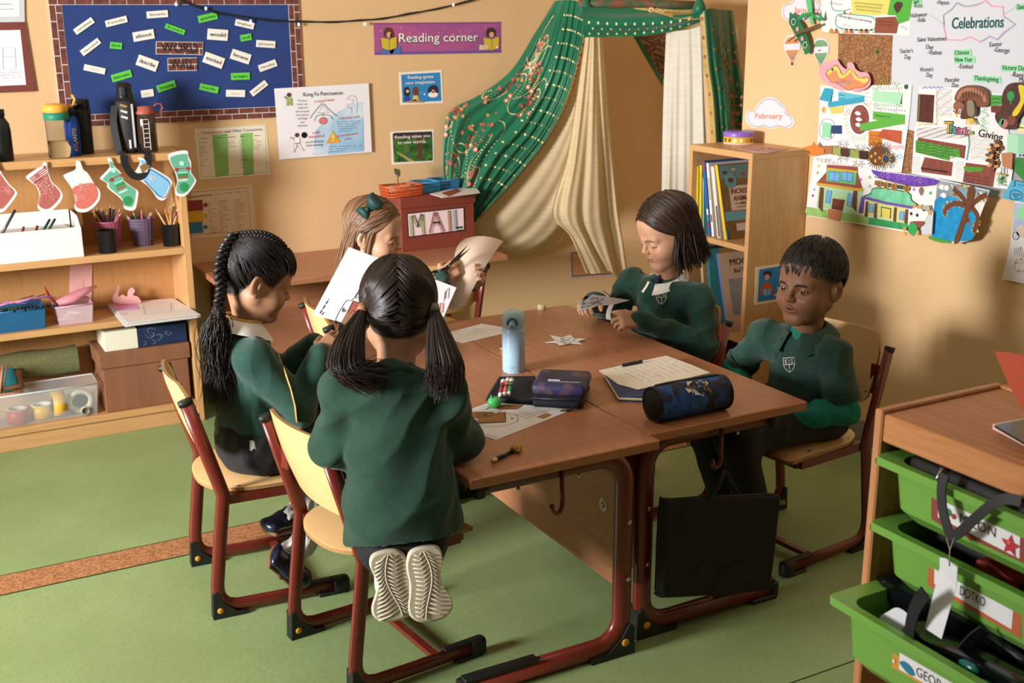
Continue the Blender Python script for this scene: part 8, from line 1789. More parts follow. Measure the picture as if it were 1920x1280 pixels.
# ======== child with polo shirt (by the right wall) ========
t = person('person in dark green polo shirt with teal sleeves sitting with hands in lap', (2.31, 2.44, .352)); B = Body(); SK = A_((.245, .118, .062))
hc, Rm, s = A_((2.272, 2.41, .817)), frame((-.985, -.20, -.05)), 1.08; neck, hip = A_((2.295, 2.435, .665)), A_((2.335, 2.455, .440)); T5 = lambda P: (P*s)@Rm.T+hc
zb = zline(((-.12, -.052), (-.06, -.045), (-.03, -.02), (-.008, .020), (.012, .020), (.03, .040), (.05, .058), (.065, .068), (.1, .072)))
head(B, hc, Rm, s, SK, dict(neck=neck-A_((0, 0, .03)), eye=.0037, ez=.0, mouth=.7, cheek=1.08, nose=1.15, brow=(.012, .008, .006), lash=(.01, .007, .006), hairline=hl_of(zb), hair=BLK, gaze=(-.12, 1, -.05), browk=1))
sN, sF = A_((2.305, 2.330, .622)), A_((2.225, 2.545, .640)); eN, wN, eF, wF = A_((2.312, 2.285, .470)), A_((2.165, 2.345, .455)), A_((2.205, 2.630, .520)), A_((2.125, 2.50, .465))
kn = [A_((1.985, 2.36, .428)), A_((1.985, 2.50, .428))]; an = [A_((2.10, 2.37, .095)), A_((2.10, 2.50, .095))]; hj = [A_((2.335, 2.39, .425)), A_((2.335, 2.52, .425))]
limbs(B, SK, neck, hip, [(sN, eN, wN), (sF, eF, wF)], [(hj[0], kn[0], an[0]), (hj[1], kn[1], an[1])])
hand(B, wN, (-.9, .35, -.15), (-.1, -.1, 1), -1, SK, (.35, .4, .45, .5)); hand(B, wF, (-.8, -.6, -.1), (-.1, .1, 1), 1, SK, (.35, .4, .45, .5))
B.build('body', [m_skin, m_eye], t)
S = Sdf((2.05, 2.18, .33), (2.50, 2.72, .74), .0045); rt = A_((-.33, .94, 0))
torso_jumper(S, hip-A_((0, 0, .03)), neck-A_((0, 0, .012)), rt, sN, sF, .112, .090); S.rc(sN, sN+(eN-sN)*.66, .042, .052, .016); S.rc(sF, sF+(eF-sF)*.70, .042, .050, .016)
_, V5, F5 = cloth('polo_shirt', t, S, m_polo, .0042, 21, .075); hit = caster(V5, F5); crest(hit, t, (1480, 683), 21, -.08)
for nm_, ch in (('sleeve', [sN+(eN-sN)*.62, eN, eN+(wN-eN)*.5, wN]), ('sleeve', [sF+(eF-sF)*.6, eF, eF+(wF-eF)*.5, wF])):
    P = A_(ch); S = Sdf(P.min(0)-.07, P.max(0)+.07, .004); S.chain(ch, (.040, .043, .036, .027), .02); cloth(nm_, t, S, m_teal, .0035, 5, .05)
for a, b_ in ((sN, eN), (sF, eF)):
    q = a+(b_-a)*.76; u = (b_-a)/NRM(b_-a); b = MB(); b.tube([q-u*.010, q, q+u*.012, q+u*.0125], [.0515, .0525, .0505, .040], m_polo, 28, False); b.build('sleeve_band', t)
S = Sdf(A_((1.90, 2.27, .05)), A_((2.47, 2.64, .52)), .006)
for h_, k_, a_ in zip(hj, kn, an): S.chain([hip-A_((0, 0, .005)), h_, k_, a_], (.082, .076, .057, .045), .04)
cloth('trousers', t, S, m_trs, .0018, 9, .08)
for a_ in an: shoe(t, a_+A_((-.12, 0, -.085)), a_+A_((.055, 0, -.085)), (0, 0, 1), M('#141416', .5), M('#2a2a2c', .7), strap=False)
collar('collar', t, neck+A_((-.004, 0, -.004)), A_((-.24, -.05, 1)), A_((-.96, -.28, .0)), .052, .094, .012, m_polo, .34, .026, .012)
S = Sdf(neck-.09, neck+.09, .004); S.chain([neck-A_((0.014, 0.004, .05)), neck+A_((-.005, -.002, .004))], (.052, .0475), 0); cloth('undershirt_neck', t, S, m_teal, 0, 1)
b = MB(); P = [hit(1470, 636), hit(1462, 655), hit(1455, 668), hit(1450, 680)]; P = [p for p in P if p is not None]
if len(P) > 2: b.tube(P, .008, m_polo, 6, ry=.0018, up=(-.5, -.7, .3)); b.build('placket', t)
cap('hair_cap', t, T5, BLK, lambda P: zb(P[..., 1])-P[..., 2], -.001)
d0 = samp(3000, 51, lambda q: q[:, 2] > zb(q[:, 1])+.004); cr = A_((.1, -.50, .87)); rs = np.random.default_rng(4); L = rs.uniform(.30, .52, (len(d0), 1)); w_ = np.arccos(np.clip(d0@cr/NRM(cr), -1, 1))[:, None]
d1 = slerp(np.broadcast_to(cr, d0.shape), d0, 1+L/np.maximum(w_, .15)); d1 = d1+rs.normal(0, .06, d1.shape); Pth = np.stack([hs(slerp(d0, d1, k), .001+.004*k*(1-k)*4*.6+.003*k) for k in np.linspace(0, 1, 7)], 1); ok = Pth[:, -1, 2] > zb(Pth[:, -1, 1])-.020-.010*(Pth[:, -1, 1] > .05); ok &= ~((np.abs(Pth[:, -1, 0]) > .06) & (Pth[:, -1, 2] < .012) & (Pth[:, -1, 1] > -.035))
locks(T5(Pth[ok]), .0014, BLK*1.0, 3, 'hair', t, .3)
# ======== bob-haired child cutting a paper star ========
t = person('person with brown bob in green jumper cutting a blue patterned paper star', (2.12, 2.96, .352)); B = Body(); SK = A_((.50, .275, .165))
hc, Rm, s = A_((2.168, 2.955, .888)), frame((-.92, .12, -.38)), 1.03; neck, hip = A_((2.178, 2.975, .742)), A_((2.17, 2.965, .445)); T4 = lambda P: (P*s)@Rm.T+hc
zb = zline(((-.12, -.07), (-.02, -.03), (.02, .03), (.05, .062), (.075, .078), (.1, .085)))
head(B, hc, Rm, s, SK, dict(neck=neck-A_((0, 0, .03)), eye=.0020, ez=-.0042, mouth=0, cheek=1, nose=1, brow=(.09, .042, .022), lash=(.03, .015, .01), hairline=hl_of(zb), hair=BRN, gaze=(0, 1, -.6)))
sN, sF = A_((2.225, 2.855, .690)), A_((2.125, 3.085, .705)); eN, wN, eF, wF = A_((2.225, 2.815, .540)), A_((1.998, 2.862, .648)), A_((2.105, 3.16, .585)), A_((1.955, 3.055, .668))
kn = [A_((1.84, 2.89, .43)), A_((1.84, 3.03, .43))]; an = [A_((1.87, 2.89, .10)), A_((1.87, 3.03, .10))]; hj = [A_((2.17, 2.90, .43)), A_((2.17, 3.03, .43))]
limbs(B, SK, neck, hip, [(sN, eN, wN), (sF, eF, wF)], [(hj[0], kn[0], an[0]), (hj[1], kn[1], an[1])])
hand(B, wN, (-.95, .05, .10), (-.05, -.75, .62), -1, SK, (1.0, 1.0, 1.0, 1.05), (.7, .5)); hand(B, wF, (-.85, -.45, .10), (-.1, .5, .85), 1, SK, (.8, .8, .9, .95), (.6, .5))
B.build('body', [m_skin, m_eye], t)
S = Sdf((1.93, 2.70, .36), (2.42, 3.28, .80), .0045); torso_jumper(S, hip, neck-A_((0, 0, .022)), A_((-.12, 1, 0)), sN, sF, .112, .088)
for c_ in ([sN, eN, wN], [sF, eF, wF]): S.chain(c_, (.050, .046, .033), .013)
_, V4, F4 = cloth('jumper', t, S, m_knit, .0045, 33, .075); hit = caster(V4, F4); crest(hit, t, (1240, 557), 19, -.06)
S = Sdf(A_((1.77, 2.78, .05)), A_((2.30, 3.14, .53)), .006)
for h_, k_, a_ in zip(hj, kn, an): S.chain([hip, h_, k_, a_], (.080, .072, .055, .042), .04)
cloth('trousers', t, S, m_trs, .0018, 9, .08)
for a_ in an: shoe(t, a_+A_((-.11, 0, -.09)), a_+A_((.055, 0, -.09)), (0, 0, 1), M('#141416', .5), M('#2a2a2c', .7), strap=False)
collar('collar', t, neck+A_((-.006, -.004, -.012)), A_((-.30, -.05, 1)), A_((-.97, -.15, 0)), .049, .077, .004, m_shirt, .22, .014, .010)
b = MB(); q = [hit(1224, 512), hit(1231, 512), hit(1229, 528), hit(1223, 530)]
P = [p for p in [hit(1222, 514), hit(1238, 512), hit(1234, 528), hit(1226, 531), hit(1220, 524)] if p is not None]
if len(P) > 3: b.prism([p+A_((-.004, -.006, 0)) for p in P], (-.004, -.006, .002), M('#171a3a', .7)); b.build('navy_undershirt', t)
cap('hair_cap', t, T4, BRN, lambda P: np.maximum(zb(P[..., 1])-P[..., 2], -1), .001)
rs = np.random.default_rng(14); Ps = []
for g in (-1, 1):
    N_ = 620; yy = rs.uniform(-.85, .82, N_); d0 = np.stack([.08*g*np.abs(rs.normal(0, 1, N_))+.05, yy, np.sqrt(np.maximum(.05, 1-yy**2))*1.0], 1); fr = (yy+.85)/1.67
    yt = -1.05+1.40*fr+rs.normal(0, .10, N_); yt = np.minimum(yt, .30 if g < 0 else .52); d1 = np.stack([g*np.ones(N_), yt, rs.uniform(-.25, .05, N_)], 1); P = over(d0, d1, 10, .004)+rs.normal(0, .0012, (N_, 1, 3))
    e = P[:, -1]; tg = np.stack([e[:, 0]*.90+rs.normal(0, .010, N_), e[:, 1]+.016+rs.normal(0, .013, N_), -.094+rs.uniform(-.030, .034, N_)], 1); tg[:, 2] += np.where(e[:, 1] < -.05, -.004, 0); Ps.append(hang(P, tg, 7))
N_ = 420; d0 = A_((0.05, -.35, .95))+rs.normal(0, .12, (N_, 3)); d1 = np.stack([rs.uniform(-.95, .95, N_), -np.ones(N_)*.8, rs.uniform(-.2, .1, N_)], 1); P = over(d0, d1, 10, .004); e = P[:, -1]; tg = np.stack([e[:, 0], e[:, 1]+.006, -.098+rs.uniform(-.02, .02, N_)], 1); Ps.append(hang(P, tg, 7))
Pth = np.concatenate(Ps); locks(T4(Pth), .0024, BRN*1.25, 6, 'hair', t, .32)
# ======== fair-haired child with scissors ========
t = person('person with long fair hair and green bow holding scissors and a tan sheet', (1.35, 3.49, .352)); B = Body(); SK = A_((.54, .315, .20))
hc, Rm, s = A_((1.378, 3.485, .872)), frame((.72, -.62, -.20)), 1.0; neck, hip = A_((1.358, 3.50, .735)), A_((1.33, 3.48, .445)); T3 = lambda P: (P*s)@Rm.T+hc
zb = zline(((-.12, -.07), (-.02, -.03), (.02, .035), (.05, .066), (.075, .082), (.1, .09)))
head(B, hc, Rm, s, SK, dict(neck=neck-A_((0, 0, .03)), eye=.0030, ez=-.0030, mouth=0, cheek=1.06, nose=.95, brow=(.20, .105, .055), lash=(.05, .03, .02), hairline=hl_of(zb), hair=BLD*.8, gaze=(.1, 1, -.45), browk=.6, iris=(.08, .07, .05)))
sN, sF = A_((1.395, 3.375, .690)), A_((1.425, 3.60, .690)); eN, wN, eF, wF = A_((1.475, 3.33, .60)), A_((1.592, 3.43, .718)), A_((1.60, 3.66, .60)), A_((1.735, 3.475, .672))
kn = [A_((1.64, 3.47, .43)), A_((1.64, 3.58, .43))]; an = [A_((1.62, 3.47, .10)), A_((1.62, 3.58, .10))]; hj = [A_((1.33, 3.43, .43)), A_((1.33, 3.55, .43))]
limbs(B, SK, neck, hip, [(sN, eN, wN), (sF, eF, wF)], [(hj[0], kn[0], an[0]), (hj[1], kn[1], an[1])])
hand(B, wN, (.90, .10, .42), (-.25, -.90, .30), 1, SK, (.75, .85, 1.0, 1.1), (.7, .9)); hand(B, wF, (.10, -.75, .62), (.95, .1, -.05), -1, SK, (.55, .6, .65, .7), (.4, .3))
B.build('body', [m_skin, m_eye], t)
S = Sdf((1.16, 3.22, .36), (1.83, 3.74, .79), .006); torso_jumper(S, hip, neck, A_((.62, .72, 0))*-1, sN, sF, .115, .088)
for c_ in ([sN, eN, wN], [sF, eF, wF]): S.chain(c_, (.048, .044, .030), .013)
cloth('jumper', t, S, m_knit, .0045, 35, .075)
for w_, e_ in ((wN, eN), (wF, eF)):
    u = (w_-e_)/NRM(w_-e_); b = MB(); b.tube([w_+u*.004, w_+u*.016], [.024, .023], m_trs, 14); b.build('wristband', t)
S = Sdf(A_((1.24, 3.33, .05)), A_((1.74, 3.68, .53)), .007)
for h_, k_, a_ in zip(hj, kn, an): S.chain([hip, h_, k_, a_], (.080, .072, .055, .040), .04)
cloth('trousers', t, S, m_trs, .0018, 9, .08)
for a_ in an: shoe(t, a_+A_((.11, 0, -.09)), a_+A_((-.055, 0, -.09)), (0, 0, 1), M('#141416', .5), M('#2a2a2c', .7), strap=False)
cap('hair_cap', t, T3, BLD*.75, lambda P: zb(P[..., 1])-P[..., 2], .001)
rs = np.random.default_rng(24); Ps = []
for g in (-1, 1):
    N_ = 760; yy = rs.uniform(-.85, .84, N_); d0 = np.stack([.03*g+.03*rs.normal(0, 1, N_), yy, np.sqrt(np.maximum(.05, 1-yy**2))], 1); fr = (yy+.85)/1.69
    yt = -1.1+.95*fr+rs.normal(0, .08, N_); d1 = np.stack([g*np.ones(N_), yt, rs.uniform(-.3, .0, N_)], 1); P = over(d0, d1, 10, .003)+rs.normal(0, .0012, (N_, 1, 3))
    e = P[:, -1]; tg = np.stack([e[:, 0]*1.02+rs.normal(0, .010, N_), np.minimum(e[:, 1]*.9-.005, -.03)+rs.normal(0, .010, N_), -.255+rs.uniform(-.05, .04, N_)], 1); Ps.append(hang(P, tg, 10))
N_ = 60; d0 = np.stack([.04+.03*rs.normal(0, 1, N_), np.full(N_, .78), np.full(N_, .6)], 1)
for g in (-1, 1):
    d1 = np.stack([g*np.ones(N_), rs.uniform(.30, .50, N_), rs.uniform(-.15, .1, N_)], 1); P = over(d0*A_((g, 1, 1)), d1, 10, .002); e = P[:, -1]; tg = np.stack([e[:, 0]*.98, e[:, 1]-.015, -.13+rs.uniform(-.03, .03, N_)], 1); Ps.append(hang(P[:N_//(3 if g > 0 else 1)], tg[:N_//(3 if g > 0 else 1)], 10))
locks(T3(np.concatenate(Ps)), .0023, BLD, 8, 'hair', t, .38)
q = T3(hs(A_((.80, .02, .62)), .012)); mbow = noisy('green_ribbon', '#0e3a36', '#0b312d', nscale=30, rough=.6); b = MB()
for g in (-1, 1):
    ax = Rm@A_((-.15, .35*g, .55*g)); ax = ax/NRM(ax); up_ = Rm@A_((.85, .1, .3)); P = []
    for i in range(9):
        k = i/8; w_ = .005+.023*np.sin(pi*min(k*.62+.05, 1))**.8; o3 = np.cross(ax, up_); o3 /= NRM(o3); c = q+ax*(.004+(.046*k))+up_*(.012*np.sin(pi*k)); P.append([c+o3*w_*cos(a)+up_*.013*sin(a)*np.sin(pi*min(k+.08, 1))**.5 for a in RG(14)])
    b.grid(P, mbow, cv=True)
b.ball(q+Rm@A_((.006, 0, 0)), (.008, .008, .009), mbow, 10, 8); b.build('hair_bow', t, label='dark green hair bow')
# scissors and the sheet
q0, q1 = unp(829, 512, 'Y', 3.425), unp(877, 459, 'Y', 3.40); d = (q1-q0); L_ = NRM(d); d /= L_; nn = A_((.1, -1, .1)); sd = np.cross(d, nn); sd /= NRM(sd)
t2 = thing('scissors', 'dark open scissors cutting the tan sheet near the fair hair', 'scissors', q0); mbd = M('#55504c', .35, metal=.8)
for g, sp in ((1, .0), (-1, .17)):
    dd = d*cos(sp)+sd*sin(sp)*g*-1; pv = q0+d*.035; b = MB(); b.prism([pv-dd*.012+sd*.006*g, pv+dd*.03+sd*.0065, pv+dd*(L_-.035), pv+dd*.03-sd*.005, pv-dd*.012-sd*.006], nn*.0016*(1+g*.2), mbd); b.build('blade', t2)
    b = MB(); c = q0-dd*.030-sd*.016*g; b.tube([c+(dd*cos(a)*.024+sd*sin(a)*.015) for a in RG(18)], .0042, M('#121214', .45), 8, closed=True); b.tube([pv-dd*.01, c+dd*.024], .005, M('#121214', .45), 8); b.build('handle', t2)
b = MB(); b.ball(q0+d*.035+nn*.003, (.004, .004, .004), M('#9a938c', .3, metal=1), 8, 6); b.build('pivot', t2)
b = MB(); msh = thin(M('#ecd8c4', .71), '#ecd8c4', .35); G_ = []
Lf = bez([(841, 582, 3.45), (845, 540, 3.46), (850, 495, 3.475), (857, 462, 3.50), (872, 447, 3.53)], 14); Rt = bez([(873, 572, 3.39), (890, 535, 3.40), (910, 500, 3.42), (928, 472, 3.45), (944, 452, 3.48)], 14)
for j in range(14):
    r = []
    for i in range(9):
        k = i/8; c = Lf[j]*(1-k)+Rt[j]*k; bul = np.sin(pi*k)*A_((0, -7*(j/13)**3, -.018)); c = c+bul; r.append(unp(c[0], c[1], 'Y', c[2]))
    G_.append(r)
b.grid(G_, msh); b.grid([[A_(p)+A_((0, .0008, 0)) for p in r] for r in G_][::-1], msh); b.build('tan_sheet', label='tan printed sheet held up by the fair-haired child', cat='paper')
# ======== child with long plaits, seated by the shelf ========
t = person('person with black plaits in green jumper and gold tie bent over craft work', (.80, 3.0, .352)); B = Body(); SK = A_((.36, .185, .108))
hc, Rm, s = A_((.842, 2.995, .878)), frame((.90, -.10, -.40)), 1.03; neck, hip = A_((.795, 3.0, .748)), A_((.815, 3.0, .445)); T1 = lambda P: (P*s)@Rm.T+hc
zb = zline(((-.12, -.072), (-.06, -.062), (-.04, -.048), (-.026, -.012), (-.008, .024), (.010, .022), (.020, .002), (.032, -.004), (.044, .020), (.06, .050), (.075, .062), (.1, .07)))
head(B, hc, Rm, s, SK, dict(neck=neck-A_((0, 0, .03)), eye=.0030, ez=-.0032, mouth=0, cheek=1.10, nose=.86, brow=(.02, .012, .009), lash=(.012, .008, .006), hairline=hl_of(zb, .013), hair=BLK, gaze=(0, 1, -.5), browk=.8))
sN, sF = A_((.792, 2.895, .690)), A_((.80, 3.11, .695)); eN, wN, eF, wF = A_((.900, 2.862, .540)), A_((.972, 2.890, .676)), A_((.93, 3.12, .555)), A_((1.005, 3.035, .668))
hj = [A_((.82, 2.94, .430)), A_((.82, 3.06, .430))]; kn = [A_((1.09, 2.92, .425)), A_((1.10, 3.04, .425))]; an = [A_((.905, 2.90, .235)), A_((.885, 2.86, .150))]
limbs(B, SK, neck, hip, [(sN, eN, wN), (sF, eF, wF)], [(hj[0], kn[0], an[0]), (hj[1], kn[1], an[1])])
hand(B, wN, (.80, .22, .50), (-.35, -.75, .62), 1, SK, (.55, .6, .65, .7), (.5, .5)); hand(B, wF, (.75, -.45, .25), (-.25, .30, .9), -1, SK, (.7, .75, .8, .8), (.5, .5))
B.build('body', [m_skin, m_eye], t)
S = Sdf((.62, 2.76, .36), (1.08, 3.25, .80), .0045); torso_jumper(S, hip, neck-A_((0, 0, .016)), A_((0, -1, 0)), sN, sF, .112, .086)
S.ecap(hip+A_((.0, 0, .005)), hip+A_((0, 0, .05)), A_((0, -1, 0)), .128, .128, .104, .10, .03)
for c_ in ([sN, eN, wN], [sF, eF, wF]): S.chain(c_, (.050, .050, .035), .013)
_, V1, F1 = cloth('jumper', t, S, m_knit, .0042, 41, .08); hit = caster(V1, F1)
for w_, e_ in ((wN, eN), (wF, eF)):
    u = (w_-e_)/NRM(w_-e_); b = MB(); b.tube([w_-u*.035, w_-u*.02, w_+u*.006, w_+u*.008], [.036, .034, .030, .022], m_knit, 22); b.build('cuff', t)
S = Sdf(A_((.66, 2.80, .33)), A_((1.19, 3.17, .53)), .006); S.ecap(hip-A_((.005, 0, .025)), hip+A_((0, 0, .02)), A_((0, -1, 0)), .125, .118, .105, .095); S.chain([hip, hj[0], kn[0]], (.085, .078, .068), .05); S.chain([hip, hj[1], kn[1]], (.085, .078, .068), .05); S.cutplane(A_((0, 0, .362)), A_((0, 0, -1)))
cloth('skirt', t, S, m_trs, .002, 12, .07)
for i in range(2):
    S = Sdf(np.minimum(kn[i], an[i])-.08, np.maximum(kn[i], an[i])+.08, .005); m_ = kn[i]+(an[i]-kn[i])*.75; S.chain([kn[i], kn[i]+(an[i]-kn[i])*.4, m_], (.050, .046, .034), .02); cloth('leggings', t, S, m_trs, 0, 3)
    S = Sdf(np.minimum(m_, an[i])-.08, np.maximum(m_, an[i])+.08, .004); S.chain([m_-(an[i]-kn[i])*.06, an[i]], (.037, .036), .02); S.rc(an[i], an[i]+A_((-.05, -.02, -.01)), .035, .030, .02); cloth('sock', t, S, noisy('white_sock', '#d9d6d2', '#c9c5c4', nscale=60, rough=.9, bump=.2, bscale=400), .003, 4, .03)
mpat, msol = M('#10182e', .28, coat=.25), M('#7a5238')
shoe(t, A_((.758, 2.845, .215)), A_((.925, 2.92, .190)), A_((-.05, -.15, 1)), mpat, msol, w=.035); shoe(t, A_((.760, 2.80, .190)), A_((.860, 2.825, .045)), A_((.55, -.65, .45)), mpat, msol, w=.036)
b = MB(); P = [hit(465+i*7, 826+3*sin(i*1.7)) for i in range(6)]; P = [p for p in P if p is not None]
rs = np.random.default_rng(2); G_ = [[unp(468+i*3.2, 826-i*.6+j*6+2.5*sin(i*1.9)*(j > 0), 'Y', 2.872-.004*j) for j in range(4)] for i in range(12)]
b.grid(G_, M('#dcd9d6', .8)); b.build('shirt_hem', t, label='white frilled shirt hem')
collar('collar', t, neck+A_((.000, -.002, .010)), A_((.28, 0, 1)), A_((1, -.08, 0)), .048, .078, .014, m_shirt, .28, .016, .018)
mgl_ = noisy('gold_glitter', '#a8742c', '#d0a050', nscale=300, rough=.45, c3='#f0d488', s3=700); b = MB(); b.tube([neck+A_((.0, 0, .012))+A_((cos(a)*.050+.006, sin(a)*.050, .012*-cos(a)+.012)) for a in np.linspace(.5, 2*pi-.5, 20)], .004, mgl_, 8, ry=.011, up=(0, 0, 1))
tp = [p for p in [hit(*q, .003) for q in ((496, 606), (508, 632), (520, 662), (533, 694), (545, 728), (553, 760), (556, 790))] if p is not None]; b.tube(tp, [.006, .009, .012, .014, .015, .016, .014][:len(tp)], mgl_, 6, ry=.002, up=(.3, -.9, .1)); b.build('gold_tie', t, label='glittery gold tie')
cap('hair_cap', t, T1, BLK, lambda P: zb(P[..., 1])+.009-P[..., 2], -.003)
rs = np.random.default_rng(34); bk = A_((.12, -.72, .60)); N_ = 1100; d0 = samp(N_, 61, lambda q: (q[:, 2] > zb(q[:, 1])+.001)); N_ = len(d0); d1 = bk+rs.normal(0, .10, (N_, 3)); P = np.stack([hs(slerp(d0, d1, k), -.001+.002*np.sin(pi*k)) for k in np.linspace(0, .92, 10)], 1); locks(T1(P), .0019, BLK*1.15, 5, 'hair', t, .35)
N_ = 70; d0 = np.stack([rs.uniform(-.6, .75, N_), np.full(N_, .88), rs.uniform(.30, .48, N_)], 1); P = over(d0*A_((1, .6, 1.4)), np.stack([d0[:, 0]*1.2, np.full(N_, .90), rs.uniform(.02, .28, N_)], 1), 9, .0065); locks(T1(P), .0016, BLK*1.2, 15, 'fringe', t, .3)
def braid(path, r, amp, turns, name, n=8):
    P = np.array(bez(path, 70)); Tn = np.gradient(P, axis=0); Tn /= NRM(Tn, axis=1, keepdims=True); sd = np.cross(Tn, A_((.3, -.9, .2))); sd /= NRM(sd, axis=1, keepdims=True); nn = np.cross(sd, Tn); b = MB(); al = []
    for k in range(3):
        ph = np.linspace(0, turns*2*pi, 70)+k*2*pi/3; f_ = np.linspace(1, .72, 70)
        for j in range(5): o = (j-2)*.0022; al.append(P+sd*(np.sin(ph)*amp*f_)[:, None]+nn*(np.sin(2*ph)*amp*.5*f_)[:, None]+sd*(o*np.cos(ph*1.0+j))[:, None]*1.0+nn*(abs(o)*-.4+.0015*np.cos(j*2.4+ph*3))[:, None])
    return locks(al, r, BLK*1.2, 7, name, t, .3, n=6, tip=.8)
bp0 = T1(hs(bk, .006))
braid([tuple(bp0), tuple(unp(423, 470, 'Y', 2.97)), tuple(unp(414, 505, 'Y', 2.965)), tuple(unp(417, 540, 'Y', 2.955)), tuple(unp(410, 575, 'Y', 2.95))], .0052, .0125, 4.2, 'plait')
braid([tuple(T1(hs(A_((.42, .55, .80)), .003))), tuple(T1(hs(A_((.44, .2, 1.0)), .005))), tuple(T1(hs(A_((.38, -.25, .95)), .006))), tuple(bp0)], .0030, .0070, 5, 'plait')
b = MB(); q = unp(409, 577, 'Y', 2.95); b.tube([q+A_((0, 0, .006)), q-A_((0, 0, .012))], .013, M('#101012'), 14); b.build('hair_tie', t)
N_ = 560; e0 = unp(408, 582, 'Y', 2.95); st = e0+rs.normal(0, .006, (N_, 3)); md = unp(405, 640, 'Y', 2.94)+rs.normal(0, 1, (N_, 3))*A_((.020, .012, .01)); en = unp(412, 735, 'Y', 2.94)+rs.normal(0, 1, (N_, 3))*A_((.020, .016, .025)); K = np.linspace(0, 1, 12)[None, :, None]
P = st[:, None]*(1-K)**2+2*(md+(md-(st+en)/2)*.6)[:, None]*K*(1-K)+en[:, None]*K**2; P += .004*np.sin(K*9+rs.uniform(0, 6, (N_, 1, 1)))*rs.normal(0, 1, (N_, 1, 3)); locks(P, .0013, BLK*1.6+A_((.008, .003, 0)), 9, 'loose_tail', t, .35)
# the worksheet held up
tl, tr_, br_, bl_ = (654, 463), (856, 539), (808, 648), (586, 590)
f = Flat(unp(586, 590, 'Y', 2.86), (-.5, -.75, .43)); f.poly([tl, tr_, br_, bl_], thin(M('#dfdfe3', .64), '#e4e2e0', .3), 1.2, True); cx_ = lambda x, y: (560+x/3.879, 330+y/3.879)
br2 = M('#7a4f38'); f.smline([cx_(*p) for p in ((520, 690), (400, 890), (345, 910), (275, 1030), (285, 1060), (400, 1120), (560, 1190))], .0018, ink, 2, 5)
for k in range(9): f.line([cx_(510-k*12, 700+k*22), cx_(535-k*12, 712+k*22)], .0014, ink, 2)
f.line([cx_(510, 685), cx_(560, 700), cx_(450, 920), cx_(412, 890)], .0018, ink, 2, True)
f.poly([cx_(*p) for p in ((395, 905), (470, 930), (620, 1000), (620, 1190), (520, 1190), (310, 1065))], br2, 3); f.poly([cx_(*p) for p in ((400, 910), (445, 930), (415, 1010), (360, 990))], M('#8a3f34'), 4); f.line([cx_(*p) for p in ((400, 910), (445, 930), (415, 1010), (360, 990))], .0014, ink, 5, True); f.poly([cx_(*p) for p in ((440, 945), (480, 965), (460, 1040), (400, 1020))], M('#4a6a4a'), 4)
for k in range(2): f.line([cx_(410-k*18, 940+k*40), cx_(430-k*18, 948+k*40)], .0014, ink, 5)
f.text('6', cx_(318, 992), cx_(345, 985), ink, 3, .012, .02); f.words(cx_(155, 1000), cx_(220, 895), ink, 3, .0045, 1); f.words(cx_(168, 1010), cx_(190, 985), ink, 3, .004, 1)
f.poly([cx_(570, 640), cx_(640, 650), cx_(620, 690)], M('#7a3f34'), 3); f.poly([cx_(1030, 925), cx_(1055, 920), cx_(1050, 990), cx_(1025, 1000)], M('#c98f86'), 2); f.line([cx_(*p) for p in ((1030, 925), (1055, 920), (1050, 990), (1025, 1000))], .0012, ink, 3, True); f.line([cx_(*p) for p in ((1075, 830), (1095, 815), (1090, 885), (1068, 890))], .0014, ink, 3, True); f.line([cx_(1065, 840), cx_(1058, 910)], .0014, ink, 3)
f.build('raised_worksheet', label='white gingerbread worksheet numbered 6 held upright above the desk', cat='paper')
q = unp(648, 645, 'Y', 2.93); b = MB(); b.tube([q+A_((cos(a)*.012, -.002, sin(a)*.010)) for a in np.linspace(.3, 5.6, 12)], .0045, M('#c99a4a', .45, metal=.3), 8); b.build('gold_clip', label='golden curl of craft ribbon under the hand of plaited child', cat='ribbon')
f = Flat('Z', ZD+.001); f.poly([(612, 672), (640, 650), (662, 655), (640, 683)], paperw, 2, True); f.build('paper_offcut', label='white paper offcut at the desk edge below plaited child', cat='paper')
# ======== child kneeling with two bunches, back to the camera ========
t = person('person with two dark bunches in green sweatshirt kneeling on a school chair', (.93, 2.25, .352)); B = Body(); SK = A_((.44, .23, .135))
fw = A_((.45, .89, 0)); rt = A_((.89, -.45, 0)); hc, Rm, s = A_((.962, 2.30, .922)), frame((.36, .86, -.40)), 1.05; neck, hip = A_((.918, 2.235, .805)), A_((.905, 2.185, .515)); T2 = lambda P: (P*s)@Rm.T+hc
zb = zline(((-.12, -.078), (-.07, -.070), (-.03, -.045), (.02, .03), (.05, .062), (.075, .078), (.1, .085)))
head(B, hc, Rm, s, SK, dict(neck=neck-A_((0, 0, .03)), eye=.004, ez=0, mouth=0, brow=(.03, .018, .012), lash=(.02, .01, .008), hairline=hl_of(zb), hair=BRN*.6))
sL, sR = neck-rt*.112+A_((0, 0, -.035)), neck+rt*.112+A_((0, 0, -.045)); eL, eR = A_((.795, 2.29, .640)), A_((1.045, 2.195, .650)); wL, wR = A_((.90, 2.46, .655)), A_((1.13, 2.40, .628))
hj = [hip-rt*.06, hip+rt*.06]; kn = [A_((.985, 2.50, .410)), A_((1.085, 2.455, .410))]; an = [A_((.845, 2.165, .425)), A_((.925, 2.125, .425))]
limbs(B, SK, neck, hip, [(sL, eL, wL), (sR, eR, wR)], [(hj[0], kn[0], an[0]), (hj[1], kn[1], an[1])])
hand(B, wL, (.7, .7, -.1), (-.1, .1, 1), -1, SK, (.4, .45, .5, .5)); hand(B, wR, (.45, .88, -.12), (.1, 0, 1), 1, SK, (.4, .45, .5, .5)); B.build('body', [m_skin, m_eye], t)
